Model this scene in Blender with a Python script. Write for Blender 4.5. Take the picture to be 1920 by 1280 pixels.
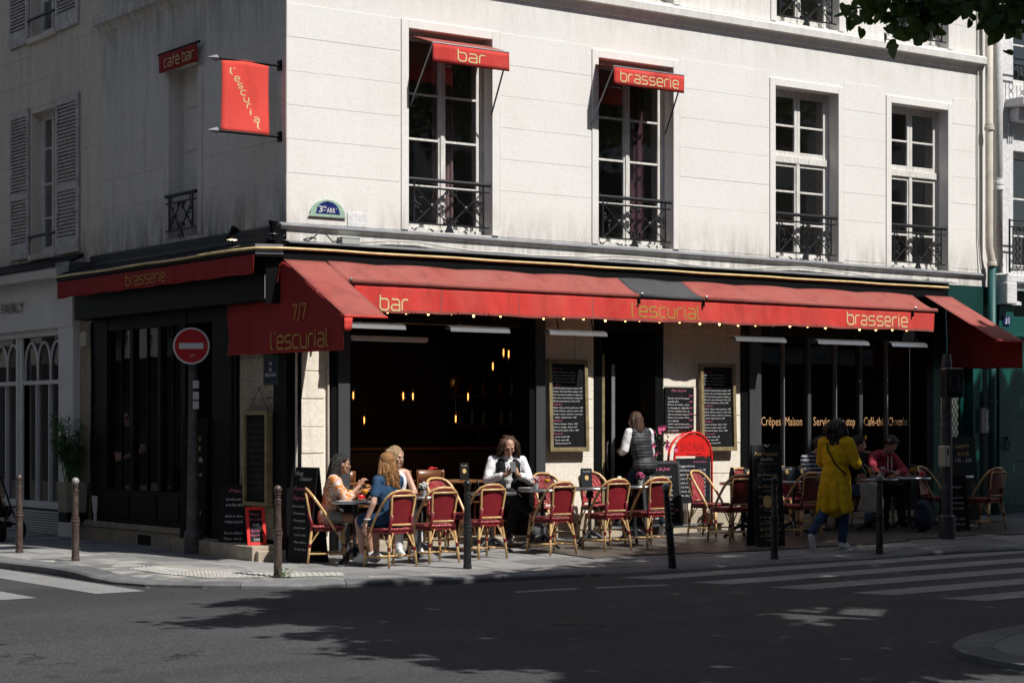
import bpy, bmesh, math, random
from mathutils import Vector, Matrix
random.seed(7)
SC = bpy.context.scene
for o in list(bpy.data.objects): bpy.data.objects.remove(o)
COL = SC.collection

# ------------------------------------------------------------------ camera
ALPHA = math.radians(35.9)
cd = bpy.data.cameras.new('Camera'); cam = bpy.data.objects.new('Camera', cd); COL.objects.link(cam)
cam.location = (-12.01, -21.28, 1.6); cam.rotation_euler = (math.pi/2, 0, -ALPHA)
cd.sensor_width = 36; cd.lens = 70; cd.shift_y = 160/1920; cd.clip_start = .1; cd.clip_end = 600
SC.camera = cam
# ------------------------------------------------------------------ sky, sun, exposure
SUN = Vector((.31, -1.0, 1.35)).normalized()            # towards the sun
w = bpy.data.worlds.new('World'); SC.world = w; w.use_nodes = True
nt = w.node_tree; bg = nt.nodes['Background']
sky = nt.nodes.new('ShaderNodeTexSky'); sky.sky_type = 'NISHITA'; sky.sun_disc = False
sky.sun_elevation = math.asin(SUN.z); sky.sun_rotation = math.atan2(SUN.x, SUN.y)
sky.air_density = 1.0; sky.dust_density = 1.5; sky.ozone_density = 1.0
nt.links.new(sky.outputs[0], bg.inputs[0]); bg.inputs[1].default_value = .06
sd = bpy.data.lights.new('Sun', 'SUN'); sd.energy = 5.0; sd.angle = math.radians(.53); sd.color = (1, .965, .91)
so = bpy.data.objects.new('Sun', sd); COL.objects.link(so); so.location = (10, -30, 40)
so.rotation_euler = (-SUN).to_track_quat('-Z', 'Y').to_euler()
SC.view_settings.view_transform = 'Standard'; SC.view_settings.look = 'None'
SC.view_settings.gamma = 1.0; SC.view_settings.use_curve_mapping = False
SC.view_settings.exposure = .20
SC.cycles.max_bounces = 5; SC.cycles.diffuse_bounces = 3; SC.cycles.glossy_bounces = 3; SC.cycles.transmission_bounces = 4; SC.cycles.transparent_max_bounces = 12
SC.cycles.caustics_reflective = False; SC.cycles.caustics_refractive = False; SC.cycles.use_adaptive_sampling = True; SC.cycles.adaptive_threshold = .02

# ------------------------------------------------------------------ helpers
def ss(a, b, x):
    t = min(1, max(0, (x-a)/(b-a))); return t*t*(3-2*t)
def segd(x, y, ax, ay, bx, by):
    dx, dy = bx-ax, by-ay; t = max(0, min(1, ((x-ax)*dx+(y-ay)*dy)/(dx*dx+dy*dy))); return math.hypot(x-ax-t*dx, y-ay-t*dy)
def G(x, y):                    # pavement height: gentle rise to the right, cross-fall to the kerb, two dropped kerbs
    g = .010*x+.032*(min(y, .5)+3.3)*ss(-.5, 2.5, x)-.03*ss(-2, 0, x)
    d = segd(x, y, -2.85, -1.0, -1.4, -2.8); g -= .05*math.exp(-d*d/.4)
    g -= .052*ss(1.6, 2.4, x)*(1-ss(6, 7.4, x))*math.exp(-((y+3.75)/.7)**2)
    return g
def RD(x, y): return .010*max(-30, min(30, x))-.10
PI = math.pi
def TR(u, n, z): return (u, -n, z)          # right facade: u along X, n outwards
def TL(u, n, z): return (-n, u, z)          # left facade: u along Y, n outwards
def ID(x, y, z): return (x, y, z)

class MB:
    def __init__(s, T=ID): s.v = []; s.f = []; s.T = T
    def pt(s, p): s.v.append(s.T(*p)); return len(s.v)-1
    def face(s, *ps): s.f.append([s.pt(p) for p in ps]); return s
    def box(s, x0, x1, y0, y1, z0, z1):
        i = len(s.v)
        for z in (z0, z1):
            for x, y in ((x0, y0), (x1, y0), (x1, y1), (x0, y1)): s.pt((x, y, z))
        for f in ((3,2,1,0), (4,5,6,7), (0,1,5,4), (1,2,6,5), (2,3,7,6), (3,0,4,7)): s.f.append([i+k for k in f])
        return s
    def hexa(s, b, t):                      # bottom 4 pts, top 4 pts
        i = len(s.v)
        for p in list(b)+list(t): s.pt(p)
        for f in ((3,2,1,0), (4,5,6,7), (0,1,5,4), (1,2,6,5), (2,3,7,6), (3,0,4,7)): s.f.append([i+k for k in f])
        return s
    def prism(s, poly, a, b, fn):           # fn(p, q, t) -> xyz ; poly list of (p, q)
        i = len(s.v); n = len(poly)
        for t in (a, b):
            for p, q in poly: s.pt(fn(p, q, t))
        s.f.append([i+k for k in range(n)][::-1]); s.f.append([i+n+k for k in range(n)])
        for k in range(n): s.f.append([i+k, i+(k+1) % n, i+n+(k+1) % n, i+n+k])
        return s
    def tube(s, pts, r, n=8, closed=False, cap=True):
        P = [Vector(p) for p in pts]; m = len(P)
        R = r if isinstance(r, (list, tuple)) else [r]*m
        i0 = len(s.v); up = None
        for k in range(m):
            if closed: d = P[(k+1) % m]-P[k-1]
            else: d = P[min(k+1, m-1)]-P[max(k-1, 0)]
            if d.length < 1e-9: d = Vector((0, 0, 1))
            d.normalize()
            if up is None:
                up = Vector((0, 0, 1)) if abs(d.z) < .9 else Vector((1, 0, 0))
            a = up - d*up.dot(d)
            if a.length < 1e-6: a = d.orthogonal()
            a.normalize(); up = a; b = d.cross(a)
            for j in range(n):
                t = 2*PI*j/n; q = P[k]+(a*math.cos(t)+b*math.sin(t))*R[k]; s.pt(tuple(q))
        for k in range(m if closed else m-1):
            for j in range(n):
                A = i0+k*n; B = i0+((k+1) % m)*n
                s.f.append([A+j, A+(j+1) % n, B+(j+1) % n, B+j])
        if cap and not closed:
            s.f.append([i0+j for j in range(n)][::-1]); s.f.append([i0+(m-1)*n+j for j in range(n)])
        return s
    def lathe(s, prof, c=(0, 0, 0), n=16, cap=True):
        i0 = len(s.v)
        for r, z in prof:
            for j in range(n):
                t = 2*PI*j/n; s.pt((c[0]+r*math.cos(t), c[1]+r*math.sin(t), c[2]+z))
        for k in range(len(prof)-1):
            for j in range(n):
                A = i0+k*n; B = A+n; s.f.append([A+j, A+(j+1) % n, B+(j+1) % n, B+j])
        if cap:
            s.f.append([i0+j for j in range(n)][::-1]); s.f.append([i0+(len(prof)-1)*n+j for j in range(n)])
        return s
    def ball(s, c, r, nu=10, nv=6, M=None):
        R = r if isinstance(r, (list, tuple)) else (r, r, r); i0 = len(s.v); c = Vector(c)
        def q(a, b):
            p = Vector((R[0]*math.cos(a)*math.cos(b), R[1]*math.sin(a)*math.cos(b), R[2]*math.sin(b)))
            return tuple(c+(M @ p if M else p))
        s.pt(q(0, -PI/2))
        for k in range(1, nv):
            for j in range(nu): s.pt(q(2*PI*j/nu, -PI/2+PI*k/nv))
        s.pt(q(0, PI/2)); e = len(s.v)-1
        for j in range(nu): s.f.append([i0, i0+1+(j+1) % nu, i0+1+j])
        for k in range(nv-2):
            for j in range(nu):
                A = i0+1+k*nu; B = A+nu; s.f.append([A+j, A+(j+1) % nu, B+(j+1) % nu, B+j])
        A = i0+1+(nv-2)*nu
        for j in range(nu): s.f.append([A+j, A+(j+1) % nu, e])
        return s
    def cone(s, p0, r0, p1, r1, n=10, h=3):  # round cone (tapered capsule)
        a = Vector(p0); b = Vector(p1); d = (b-a)
        if d.length < 1e-6: return s.ball(p0, max(r0, r1), n, 2*h)
        d.normalize(); pts = []; rs = []
        for k in range(h):
            t = PI/2*(k+.35)/(h+.35); pts.append(a-d*r0*math.cos(t)); rs.append(r0*math.sin(t))
        pts.append(a); rs.append(r0); pts.append(b); rs.append(r1)
        for k in range(h-1, -1, -1):
            t = PI/2*(k+.35)/(h+.35); pts.append(b+d*r1*math.cos(t)); rs.append(r1*math.sin(t))
        return s.tube([tuple(p) for p in pts], rs, n)
    def grid(s, fn, nu, nv):
        i0 = len(s.v)
        for a in range(nu+1):
            for b in range(nv+1): s.pt(fn(a/nu, b/nv))
        for a in range(nu):
            for b in range(nv):
                A = i0+a*(nv+1)+b; s.f.append([A, A+nv+1, A+nv+2, A+1])
        return s
    def mesh(s, name, m=None, smooth=False, fix=True):
        me = bpy.data.meshes.new(name); me.from_pydata(s.v, [], s.f)
        if fix:
            b = bmesh.new(); b.from_mesh(me); bmesh.ops.recalc_face_normals(b, faces=b.faces); b.to_mesh(me); b.free()
        if smooth:
            for p in me.polygons: p.use_smooth = True
        if m: me.materials.append(m)
        return me
    def build(s, name, m, parent=None, smooth=False, bevel=0, fix=True, auto=False):
        me = s.mesh(name, m, smooth, fix); o = bpy.data.objects.new(name, me); COL.objects.link(o)
        if parent: o.parent = parent
        if bevel:
            md = o.modifiers.new('Bevel', 'BEVEL'); md.width = bevel; md.segments = 2; md.limit_method = 'ANGLE'
        if auto:
            me.shade_smooth() if hasattr(me, 'shade_smooth') else None
        return o
def tag(o, label=None, cat=None, group=None, kind=None):
    if label: o['label'] = label
    if cat: o['category'] = cat
    if group: o['group'] = group
    if kind: o['kind'] = kind
    return o
def thing(name, label, cat, loc=(0, 0, 0), rz=0, group=None):
    o = bpy.data.objects.new(name, None); COL.objects.link(o); o.empty_display_size = .1
    o.location = loc; o.rotation_euler = (0, 0, rz); return tag(o, label, cat, group)
def copy_tree(o, parent=None):
    c = o.copy(); COL.objects.link(c); c.parent = parent
    for ch in list(o.children): copy_tree(ch, c)
    return c
def place(root, first, loc, rz, label):
    o = root if first else copy_tree(root)
    o.location = loc; o.rotation_euler = (0, 0, rz); o['label'] = label; return o

# ------------------------------------------------------------------ materials
MT = {}
def nodes(name):
    m = bpy.data.materials.new(name); m.use_nodes = True; t = m.node_tree; b = t.nodes['Principled BSDF']; MT[name] = m
    return m, t, b
def N(t, typ, **k):
    n = t.nodes.new(typ)
    for a, v in k.items():
        if a in n.inputs: n.inputs[a].default_value = v
        else: setattr(n, a, v)
    return n
def L(t, a, b): t.links.new(a, b)
def rgb(c): return (c[0], c[1], c[2], 1)
def coords(t, kind='Object', scale=(1, 1, 1)):
    if kind == 'World':
        g = N(t, 'ShaderNodeNewGeometry'); out = g.outputs['Position']
    else:
        g = N(t, 'ShaderNodeTexCoord'); out = g.outputs[kind]
    mp = N(t, 'ShaderNodeMapping'); mp.inputs['Scale'].default_value = scale; L(t, out, mp.inputs[0]); return mp.outputs[0]
def mixc(t, a, b, fac, blend='MIX'):
    m = N(t, 'ShaderNodeMix', data_type='RGBA', blend_type=blend)
    for sock, v in ((m.inputs[6], a), (m.inputs[7], b), (m.inputs[0], fac)):
        if hasattr(v, 'is_output'): L(t, v, sock)
        elif isinstance(v, (tuple, list)): sock.default_value = rgb(v)
        else: sock.default_value = v
    return m.outputs[2]
def ramp(t, inp, stops):
    r = N(t, 'ShaderNodeValToRGB'); L(t, inp, r.inputs[0]); e = r.color_ramp.elements
    while len(e) < len(stops): e.new(.5)
    for k, (p, c) in enumerate(stops):
        e[k].position = p; e[k].color = rgb(c) if isinstance(c, (tuple, list)) else (c, c, c, 1)
    return r.outputs[0]
def noi(t, vec, scale, detail=4, rough=.55, dist=0):
    n = N(t, 'ShaderNodeTexNoise'); L(t, vec, n.inputs['Vector'])
    n.inputs['Scale'].default_value = scale; n.inputs['Detail'].default_value = detail
    n.inputs['Roughness'].default_value = rough; n.inputs['Distortion'].default_value = dist; return n.outputs[0]
def bumpn(t, b, h, strength=.3, dist=.01):
    n = N(t, 'ShaderNodeBump'); n.inputs['Strength'].default_value = strength; n.inputs['Distance'].default_value = dist
    L(t, h, n.inputs['Height']); L(t, n.outputs[0], b.inputs['Normal']); return n
def mat(name, col, rough=.6, metal=0., var=.15, scale=6., bump=0., bscale=80., spec=.4, kind='World', dark=None, dd=.01, stretch=(1, 1, 1), coat=0):
    if name in MT: return MT[name]
    m, t, b = nodes(name)
    b.inputs['Roughness'].default_value = rough; b.inputs['Metallic'].default_value = metal
    b.inputs['Specular IOR Level'].default_value = spec
    if coat: b.inputs['Coat Weight'].default_value = coat; b.inputs['Coat Roughness'].default_value = .15
    v = coords(t, kind, stretch)
    if var > 0:
        f = ramp(t, noi(t, v, scale, 3, .6), [(.3, 0.), (.72, 1.)])
        d = dark if dark else tuple(c*(1-var) for c in col)
        L(t, mixc(t, d, col, f), b.inputs['Base Color'])
    else: b.inputs['Base Color'].default_value = rgb(col)
    if bump: bumpn(t, b, noi(t, v, bscale, 4), bump, dd)
    return m
def emis(name, col, s):
    m, t, b = nodes(name); b.inputs['Base Color'].default_value = rgb(col)
    b.inputs['Emission Color'].default_value = rgb(col); b.inputs['Emission Strength'].default_value = s; m.cycles.emission_sampling = 'NONE'; return m
def plaster(name, col, dirt, amt=.5, seed=0., fine=.25, bands=(), band_col=None):
    m, t, b = nodes(name); v = coords(t, 'World'); b.inputs['Roughness'].default_value = .85; b.inputs['Specular IOR Level'].default_value = .2
    mp = N(t, 'ShaderNodeVectorMath', operation='ADD'); L(t, v, mp.inputs[0]); mp.inputs[1].default_value = (seed, seed*2, seed*.7); v = mp.outputs[0]
    big = ramp(t, noi(t, v, .9, 4, .62), [(.42, 0.), (.75, 1.)])
    c1 = mixc(t, col, tuple(.86*x+.14*y for x, y in zip(col, dirt)), big)
    sv = N(t, 'ShaderNodeMapping'); L(t, v, sv.inputs[0]); sv.inputs['Scale'].default_value = (3, 3, .6)
    st = ramp(t, noi(t, sv.outputs[0], 1.6, 5, .6), [(.50, 0.), (.78, amt)])
    c2 = mixc(t, c1, dirt, st)
    fi = ramp(t, noi(t, v, 26, 4, .7), [(.35, 1-fine), (.6, 1.)])
    c3 = mixc(t, c2, fi, 1., 'MULTIPLY')
    g0 = N(t, 'ShaderNodeNewGeometry'); sz = N(t, 'ShaderNodeSeparateXYZ'); L(t, g0.outputs['Position'], sz.inputs[0])
    for za, zb, am in bands:                      # darker band by height, ragged edge; on the walls, grime at ledges and mouldings
        mr = N(t, 'ShaderNodeMapRange'); L(t, sz.outputs[2], mr.inputs[0]); mr.inputs[1].default_value = za; mr.inputs[2].default_value = zb; mr.inputs[3].default_value = 1.; mr.inputs[4].default_value = 0.
        nz = N(t, 'ShaderNodeMath', operation='MULTIPLY', use_clamp=True); L(t, mr.outputs[0], nz.inputs[0]); L(t, ramp(t, noi(t, sv.outputs[0], 1.7, 5, .72, .9), [(.38, 0.), (.68, 1.)]), nz.inputs[1])
        m2 = N(t, 'ShaderNodeMath', operation='MULTIPLY'); L(t, nz.outputs[0], m2.inputs[0]); m2.inputs[1].default_value = am
        c3 = mixc(t, c3, band_col or dirt, m2.outputs[0])
    L(t, c3, b.inputs['Base Color'])
    h = N(t, 'ShaderNodeMath', operation='ADD'); L(t, noi(t, v, 9, 4), h.inputs[0]); L(t, noi(t, v, 120, 4), h.inputs[1])
    bumpn(t, b, h.outputs[0], .25, .012); return m
def canvas(name, col, faded, rough=.8, w=.5, sc=1.4):
    m, t, b = nodes(name); v = coords(t, 'World'); b.inputs['Roughness'].default_value = rough
    b.inputs['Specular IOR Level'].default_value = .25
    f = ramp(t, noi(t, v, sc, 6, .65, .4), [(.35, 0.), (.75, w)])
    c = mixc(t, col, faded, f)
    sv = N(t, 'ShaderNodeMapping'); L(t, v, sv.inputs[0]); sv.inputs['Scale'].default_value = (3, 3, .8)
    d = ramp(t, noi(t, sv.outputs[0], 1.3, 6, .65), [(.50, 0.), (.8, .6)])
    c = mixc(t, c, tuple(x*.30 for x in col), d); L(t, c, b.inputs['Base Color'])
    h = N(t, 'ShaderNodeMath', operation='ADD'); L(t, noi(t, v, 5, 3), h.inputs[0]); L(t, noi(t, v, 300, 2), h.inputs[1])
    bumpn(t, b, h.outputs[0], .25, .015)
    return m
def glass(name, tint=(.9, .92, .92), refl=1.0, rough=.02, dark=0.):
    m, t, b = nodes(name); t.nodes.remove(b); out = t.nodes['Material Output']
    tr = N(t, 'ShaderNodeBsdfTransparent'); tr.inputs[0].default_value = rgb(tint)
    gl = N(t, 'ShaderNodeBsdfGlossy'); gl.inputs['Roughness'].default_value = rough; gl.inputs[0].default_value = (1, 1, 1, 1)
    g = N(t, 'ShaderNodeNewGeometry'); bn = N(t, 'ShaderNodeBump'); bn.inputs['Strength'].default_value = .03; bn.inputs['Distance'].default_value = .02
    L(t, noi(t, g.outputs['Position'], 2.2, 2), bn.inputs['Height']); L(t, bn.outputs[0], gl.inputs['Normal'])
    dt = N(t, 'ShaderNodeVectorMath', operation='DOT_PRODUCT'); L(t, g.outputs['Normal'], dt.inputs[0]); L(t, g.outputs['Incoming'], dt.inputs[1])
    ab = N(t, 'ShaderNodeMath', operation='ABSOLUTE'); L(t, dt.outputs['Value'], ab.inputs[0])
    om = N(t, 'ShaderNodeMath', operation='SUBTRACT'); om.inputs[0].default_value = 1.; L(t, ab.outputs[0], om.inputs[1])
    pw = N(t, 'ShaderNodeMath', operation='POWER'); L(t, om.outputs[0], pw.inputs[0]); pw.inputs[1].default_value = 5.
    mu = N(t, 'ShaderNodeMath', operation='MULTIPLY_ADD', use_clamp=True); L(t, pw.outputs[0], mu.inputs[0]); mu.inputs[1].default_value = refl; mu.inputs[2].default_value = .075*refl
    mx = N(t, 'ShaderNodeMixShader'); L(t, mu.outputs[0], mx.inputs[0]); L(t, tr.outputs[0], mx.inputs[1]); L(t, gl.outputs[0], mx.inputs[2])
    L(t, mx.outputs[0], out.inputs[0]); return m

plaster('plaster_right', (.775, .762, .735), (.50, .45, .40), .10, fine=.08, bands=((4.05, 4.55, .62), (7.20, 6.70, .30), (3.80, 4.02, .7)), band_col=(.30, .27, .24))
plaster('plaster_left', (.735, .705, .655), (.36, .34, .32), .42, 3.1, .14, bands=((3.95, 4.75, .95), (7.05, 6.3, .5)), band_col=(.07, .065, .06))
plaster('plaster_neighbour', (.76, .70, .605), (.36, .32, .27), .45, 6.2, .16, bands=((3.95, 4.5, .95),), band_col=(.09, .08, .07))
plaster('plaster_white', (.74, .74, .75), (.45, .45, .44), .3, 9.5)
plaster('stone_pier', (.85, .79, .68), (.50, .41, .29), .42, 12.5, .16, bands=((.05, .75, .6), (3.3, 2.1, .5)), band_col=(.34, .28, .21))  # piers darker near the foot and again towards the top
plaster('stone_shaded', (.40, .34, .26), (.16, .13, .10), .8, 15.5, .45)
plaster('opposite', (.62, .59, .54), (.45, .40, .34), .4, 20.)
mat('black_paint', (.0055, .0058, .0064), .5, var=.3, scale=4, spec=.14)
mat('grey_paint', (.055, .058, .064), .5, var=.2, scale=3, stretch=(4, 4, .4))
mat('shop_grey', (.72, .71, .695), .55, var=.12, scale=2, dark=(.62, .61, .60))
mat('white_wood', (.78, .77, .75), .45, var=.3, scale=9, dark=(.52, .50, .46), stretch=(3, 3, .5))
mat('shutter', (.66, .65, .63), .6, var=.5, scale=9, dark=(.36, .34, .31))
mat('iron', (.018, .019, .022), .45, .3, var=.4, scale=20, dark=(.03, .03, .035))
mat('bollard_brown', (.045, .025, .02), .42, .2, var=.8, scale=14, dark=(.11, .085, .075), bump=.2, bscale=90, coat=.3)
mat('bollard_black', (.012, .012, .013), .4, .2, var=.5, scale=16, dark=(.03, .03, .032), coat=.3)
mat('ball_white', (.42, .42, .41), .4, .1, var=.6, scale=30)
mat('pole_dark', (.035, .034, .036), .55, .3, var=.7, scale=9, dark=(.10, .10, .105), bump=.3, bscale=60)
mat('steel', (.5, .5, .51), .28, .9, var=.15, scale=12)
mat('zinc', (.30, .31, .33), .5, .5, var=.3, scale=5)
mat('cream_pipe', (.62, .57, .49), .6, var=.25, scale=4)
mat('pipe_green', (.02, .10, .10), .5, var=.3, scale=5)
mat('green_paint', (.006, .085, .070), .4, var=.35, scale=2.2, dark=(.004, .055, .047), spec=.4)
mat('green_dark', (.006, .045, .04), .4, var=.3, scale=2.5)
mat('gold_tube', (.80, .64, .33), .35, 0, var=.35, scale=7, dark=(.55, .41, .20))
mat('letter_gold', (.72, .58, .30), .6, var=.2, scale=20)
mat('letter_brown', (.44, .27, .055), .6, var=.2, scale=20)
mat('letter_sign', (.58, .33, .16), .4, var=.15, scale=20)
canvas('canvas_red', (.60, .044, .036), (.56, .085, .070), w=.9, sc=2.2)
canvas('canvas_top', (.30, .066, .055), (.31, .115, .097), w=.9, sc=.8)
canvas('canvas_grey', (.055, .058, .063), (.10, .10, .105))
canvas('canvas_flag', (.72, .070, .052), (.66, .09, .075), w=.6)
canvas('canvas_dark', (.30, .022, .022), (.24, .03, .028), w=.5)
glass('glass_window', (.80, .82, .82), 2.0)
glass('glass_shop', (.72, .74, .74), .75)
glass('glass_clear', (.96, .97, .97), .8)
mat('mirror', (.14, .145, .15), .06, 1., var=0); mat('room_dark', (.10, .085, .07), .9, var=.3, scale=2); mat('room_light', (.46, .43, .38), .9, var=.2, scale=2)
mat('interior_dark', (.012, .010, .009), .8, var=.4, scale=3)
mat('wood', (.22, .085, .03), .42, var=.5, scale=7, dark=(.12, .04, .014), stretch=(6, 1, 6), kind='Object', coat=.2)
mat('wood_dark', (.06, .025, .012), .4, var=.4, scale=7, kind='Object')
mat('curtain', (.42, .27, .27), .9, var=.3, scale=3, stretch=(9, 9, .5))
mat('curtain_purple', (.15, .06, .085), .9, var=.3, scale=3, stretch=(9, 9, .5))
mat('curtain_white', (.5, .5, .5), .9, var=.25, scale=3, stretch=(9, 9, .4))
mat('board_black', (.006, .006, .007), .65, var=.5, scale=5, dark=(.012, .012, .013), spec=.15)
mat('board_slate', (.016, .019, .024), .55, var=.4, scale=4, spec=.25)
mat('board_frame', (.36, .29, .16), .45, .25, var=.35, scale=9, dark=(.20, .15, .075))
mat('chalk_white', (.78, .78, .78), .9, var=.25, scale=40)
mat('chalk_pink', (.70, .16, .30), .9, var=.2, scale=40)
mat('chalk_gold', (.75, .50, .20), .8, var=.2, scale=40)
mat('red_paint', (.72, .022, .018), .35, var=.12, scale=5)
mat('sign_red', (.40, .008, .014), .35, var=.15, scale=6)
mat('sign_white', (.55, .55, .56), .35, var=.1, scale=6)
mat('plaque_navy', (.008, .011, .04), .3, var=.2, scale=9); mat('plaque_blue', (.018, .028, .16), .25, var=.2, scale=9, coat=.5)
mat('plaque_green', (.36, .52, .41), .4, var=.3, scale=20)
mat('plaque_dkgreen', (.012, .06, .03), .3, var=.2, scale=9)
mat('white_print', (.78, .78, .77), .5, var=.05)
mat('plastic_beige', (.50, .47, .38), .5, var=.15, scale=9)
mat('plastic_grey', (.40, .42, .40), .5, var=.15, scale=9)
mat('cable_white', (.62, .60, .56), .5, var=.2, scale=9)
mat('cable_black', (.015, .015, .015), .5, var=0)
mat('step_stone', (.47, .40, .30), .7, var=.3, scale=5, bump=.2, bscale=60)
mat('mat_rubber', (.095, .080, .068), .8, var=.3, scale=4)
mat('copper_letter', (.05, .04, .038), .4, .3, var=0)
mat('copper_face', (.55, .36, .28), .35, .4, var=0)
emis('bulb_warm', (1., .55, .18), 7.0); emis('filament', (1., .36, .08), 3.0); emis('lamp_glow', (1., .82, .6), 2.2)
mat('bulb_cap', (.02, .02, .02), .5, var=0)

def asphalt(name, col, spec, sc=1.):
    m, t, b = nodes(name); v = coords(t, 'World'); b.inputs['Roughness'].default_value = .85; b.inputs['Specular IOR Level'].default_value = .3
    big = ramp(t, noi(t, v, .35, 5, .6, .5), [(.35, .82), (.7, 1.12)])
    vo = N(t, 'ShaderNodeTexVoronoi', feature='F1'); L(t, v, vo.inputs['Vector']); vo.inputs['Scale'].default_value = 95*sc
    gr = ramp(t, vo.outputs['Color'], [(.15, .5), (.55, 1.), (.95, 2.0)])
    c = mixc(t, col, big, 1., 'MULTIPLY'); c = mixc(t, c, gr, .85, 'MULTIPLY')
    g2 = ramp(t, noi(t, v, 42, 3, .7), [(.30, .66), (.5, 1.), (.72, 1.4)]); c = mixc(t, c, g2, .9, 'MULTIPLY')
    sp = ramp(t, noi(t, v, 210, 2), [(.66, 0.), (.74, .35)]); c = mixc(t, c, spec, sp)
    st = ramp(t, noi(t, v, 1.3, 6, .7, 1.), [(.62, 0.), (.7, .4)]); c = mixc(t, c, tuple(x*.5 for x in col), st)
    wv = N(t, 'ShaderNodeMapping'); L(t, v, wv.inputs[0]); wv.inputs['Scale'].default_value = (.10, 1., 1.)
    band = ramp(t, noi(t, wv.outputs[0], .9, 3, .5), [(.38, .86), (.62, 1.12)]); c = mixc(t, c, band, 1., 'MULTIPLY')
    dv = N(t, 'ShaderNodeVectorMath', operation='ADD'); nd = N(t, 'ShaderNodeTexNoise'); L(t, v, nd.inputs['Vector']); nd.inputs['Scale'].default_value = 1.7; nd.inputs['Detail'].default_value = 5; L(t, v, dv.inputs[0]); L(t, nd.outputs['Color'], dv.inputs[1])
    ce = N(t, 'ShaderNodeTexVoronoi', feature='DISTANCE_TO_EDGE'); L(t, dv.outputs[0], ce.inputs['Vector']); ce.inputs['Scale'].default_value = .42
    ck = ramp(t, ce.outputs['Distance'], [(.0, 1.), (.010, 0.)]); mk = ramp(t, noi(t, v, .45, 3), [(.52, 0.), (.60, 1.)]); cm = N(t, 'ShaderNodeMath', operation='MULTIPLY'); L(t, ck, cm.inputs[0]); L(t, mk, cm.inputs[1]); c = mixc(t, c, (.012, .012, .012), cm.outputs[0])
    oil = ramp(t, noi(t, v, 2.3, 2, .4), [(.70, 0.), (.76, .55)]); c = mixc(t, c, tuple(x*.45 for x in col), oil)
    L(t, c, b.inputs['Base Color'])
    bumpn(t, b, vo.outputs['Distance'], .5, .006); return m
asphalt('asphalt', (.050, .050, .053), (.22, .22, .22))
def stone(name, col, dirt, scale=2.5, b_=.35):
    m, t, b = nodes(name); v = coords(t, 'World'); b.inputs['Roughness'].default_value = .8; b.inputs['Specular IOR Level'].default_value = .3
    oi = N(t, 'ShaderNodeObjectInfo')
    a = ramp(t, noi(t, v, scale, 6, .65, .6), [(.3, 0.), (.7, 1.)])
    c = mixc(t, dirt, col, a)
    gr = ramp(t, noi(t, v, 140, 4, .7), [(.3, .72), (.7, 1.2)]); c = mixc(t, c, gr, .8, 'MULTIPLY')
    rn = N(t, 'ShaderNodeMapRange'); L(t, oi.outputs['Random'], rn.inputs[0]); rn.inputs['To Min'].default_value = .68; rn.inputs['To Max'].default_value = 1.25
    c = mixc(t, c, rn.outputs[0], 1., 'MULTIPLY'); 
    bl = ramp(t, noi(t, v, 5.5, 4, .7), [(.66, 0.), (.72, .5)]); c = mixc(t, c, tuple(x*.45 for x in col), bl)
    L(t, c, b.inputs['Base Color']); bumpn(t, b, noi(t, v, 60, 5), b_, .008); return m
stone('granite', (.275, .272, .268), (.19, .188, .184))
stone('granite_kerb', (.185, .19, .195), (.12, .123, .127), 4)
stone('joint_sand', (.36, .345, .32), (.20, .19, .18), 2)
def paint_white(name, col):
    m, t, b = nodes(name); v = coords(t, 'World'); b.inputs['Roughness'].default_value = .7
    wv = ramp(t, noi(t, v, 30, 5, .75), [(.40, 0.), (.56, 1.)]); w2 = ramp(t, noi(t, v, 1.2, 4), [(.3, .78), (.7, 1.)])
    c = mixc(t, (.10, .10, .10), col, wv); c = mixc(t, col, c, .45); c = mixc(t, c, w2, 1., 'MULTIPLY')
    L(t, c, b.inputs['Base Color']); bumpn(t, b, noi(t, v, 110, 3), .4, .005); return m
paint_white('road_paint', (.28, .28, .28))
def weave(name, c1, c2, sc, thr, kind='Object'):
    m, t, b = nodes(name); b.inputs['Roughness'].default_value = .45; v = coords(t, kind)
    rot = N(t, 'ShaderNodeMapping'); L(t, v, rot.inputs[0]); rot.inputs['Rotation'].default_value = (.785, .785, .785)
    ck = N(t, 'ShaderNodeTexVoronoi', feature='F1'); L(t, rot.outputs[0], ck.inputs['Vector']); ck.inputs['Scale'].default_value = sc; ck.inputs['Randomness'].default_value = .15
    f = ramp(t, ck.outputs['Distance'], [(thr, 1.), (thr+.1, 0.)])
    n = ramp(t, noi(t, v, 5, 3), [(.3, .75), (.7, 1.1)])
    c = mixc(t, c1, c2, f); c = mixc(t, c, n, 1., 'MULTIPLY'); L(t, c, b.inputs['Base Color'])
    bumpn(t, b, ck.outputs['Distance'], .5, .004); return m
weave('weave_red', (.30, .020, .027), (.66, .40, .37), 46, .24)
weave('weave_back', (.20, .012, .018), (.10, .006, .010), 62, .30)
weave('mat_grid', (.115, .098, .084), (.03, .026, .022), 26, .24, 'World')
mat('bamboo', (.70, .48, .23), .38, var=.55, scale=9, dark=(.48, .28, .11), kind='Object', coat=.3)
mat('binding_red', (.17, .010, .016), .45, var=.2, scale=20, kind='Object')
mat('table_top', (.10, .098, .095), .3, var=.4, scale=5, coat=.2)

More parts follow.
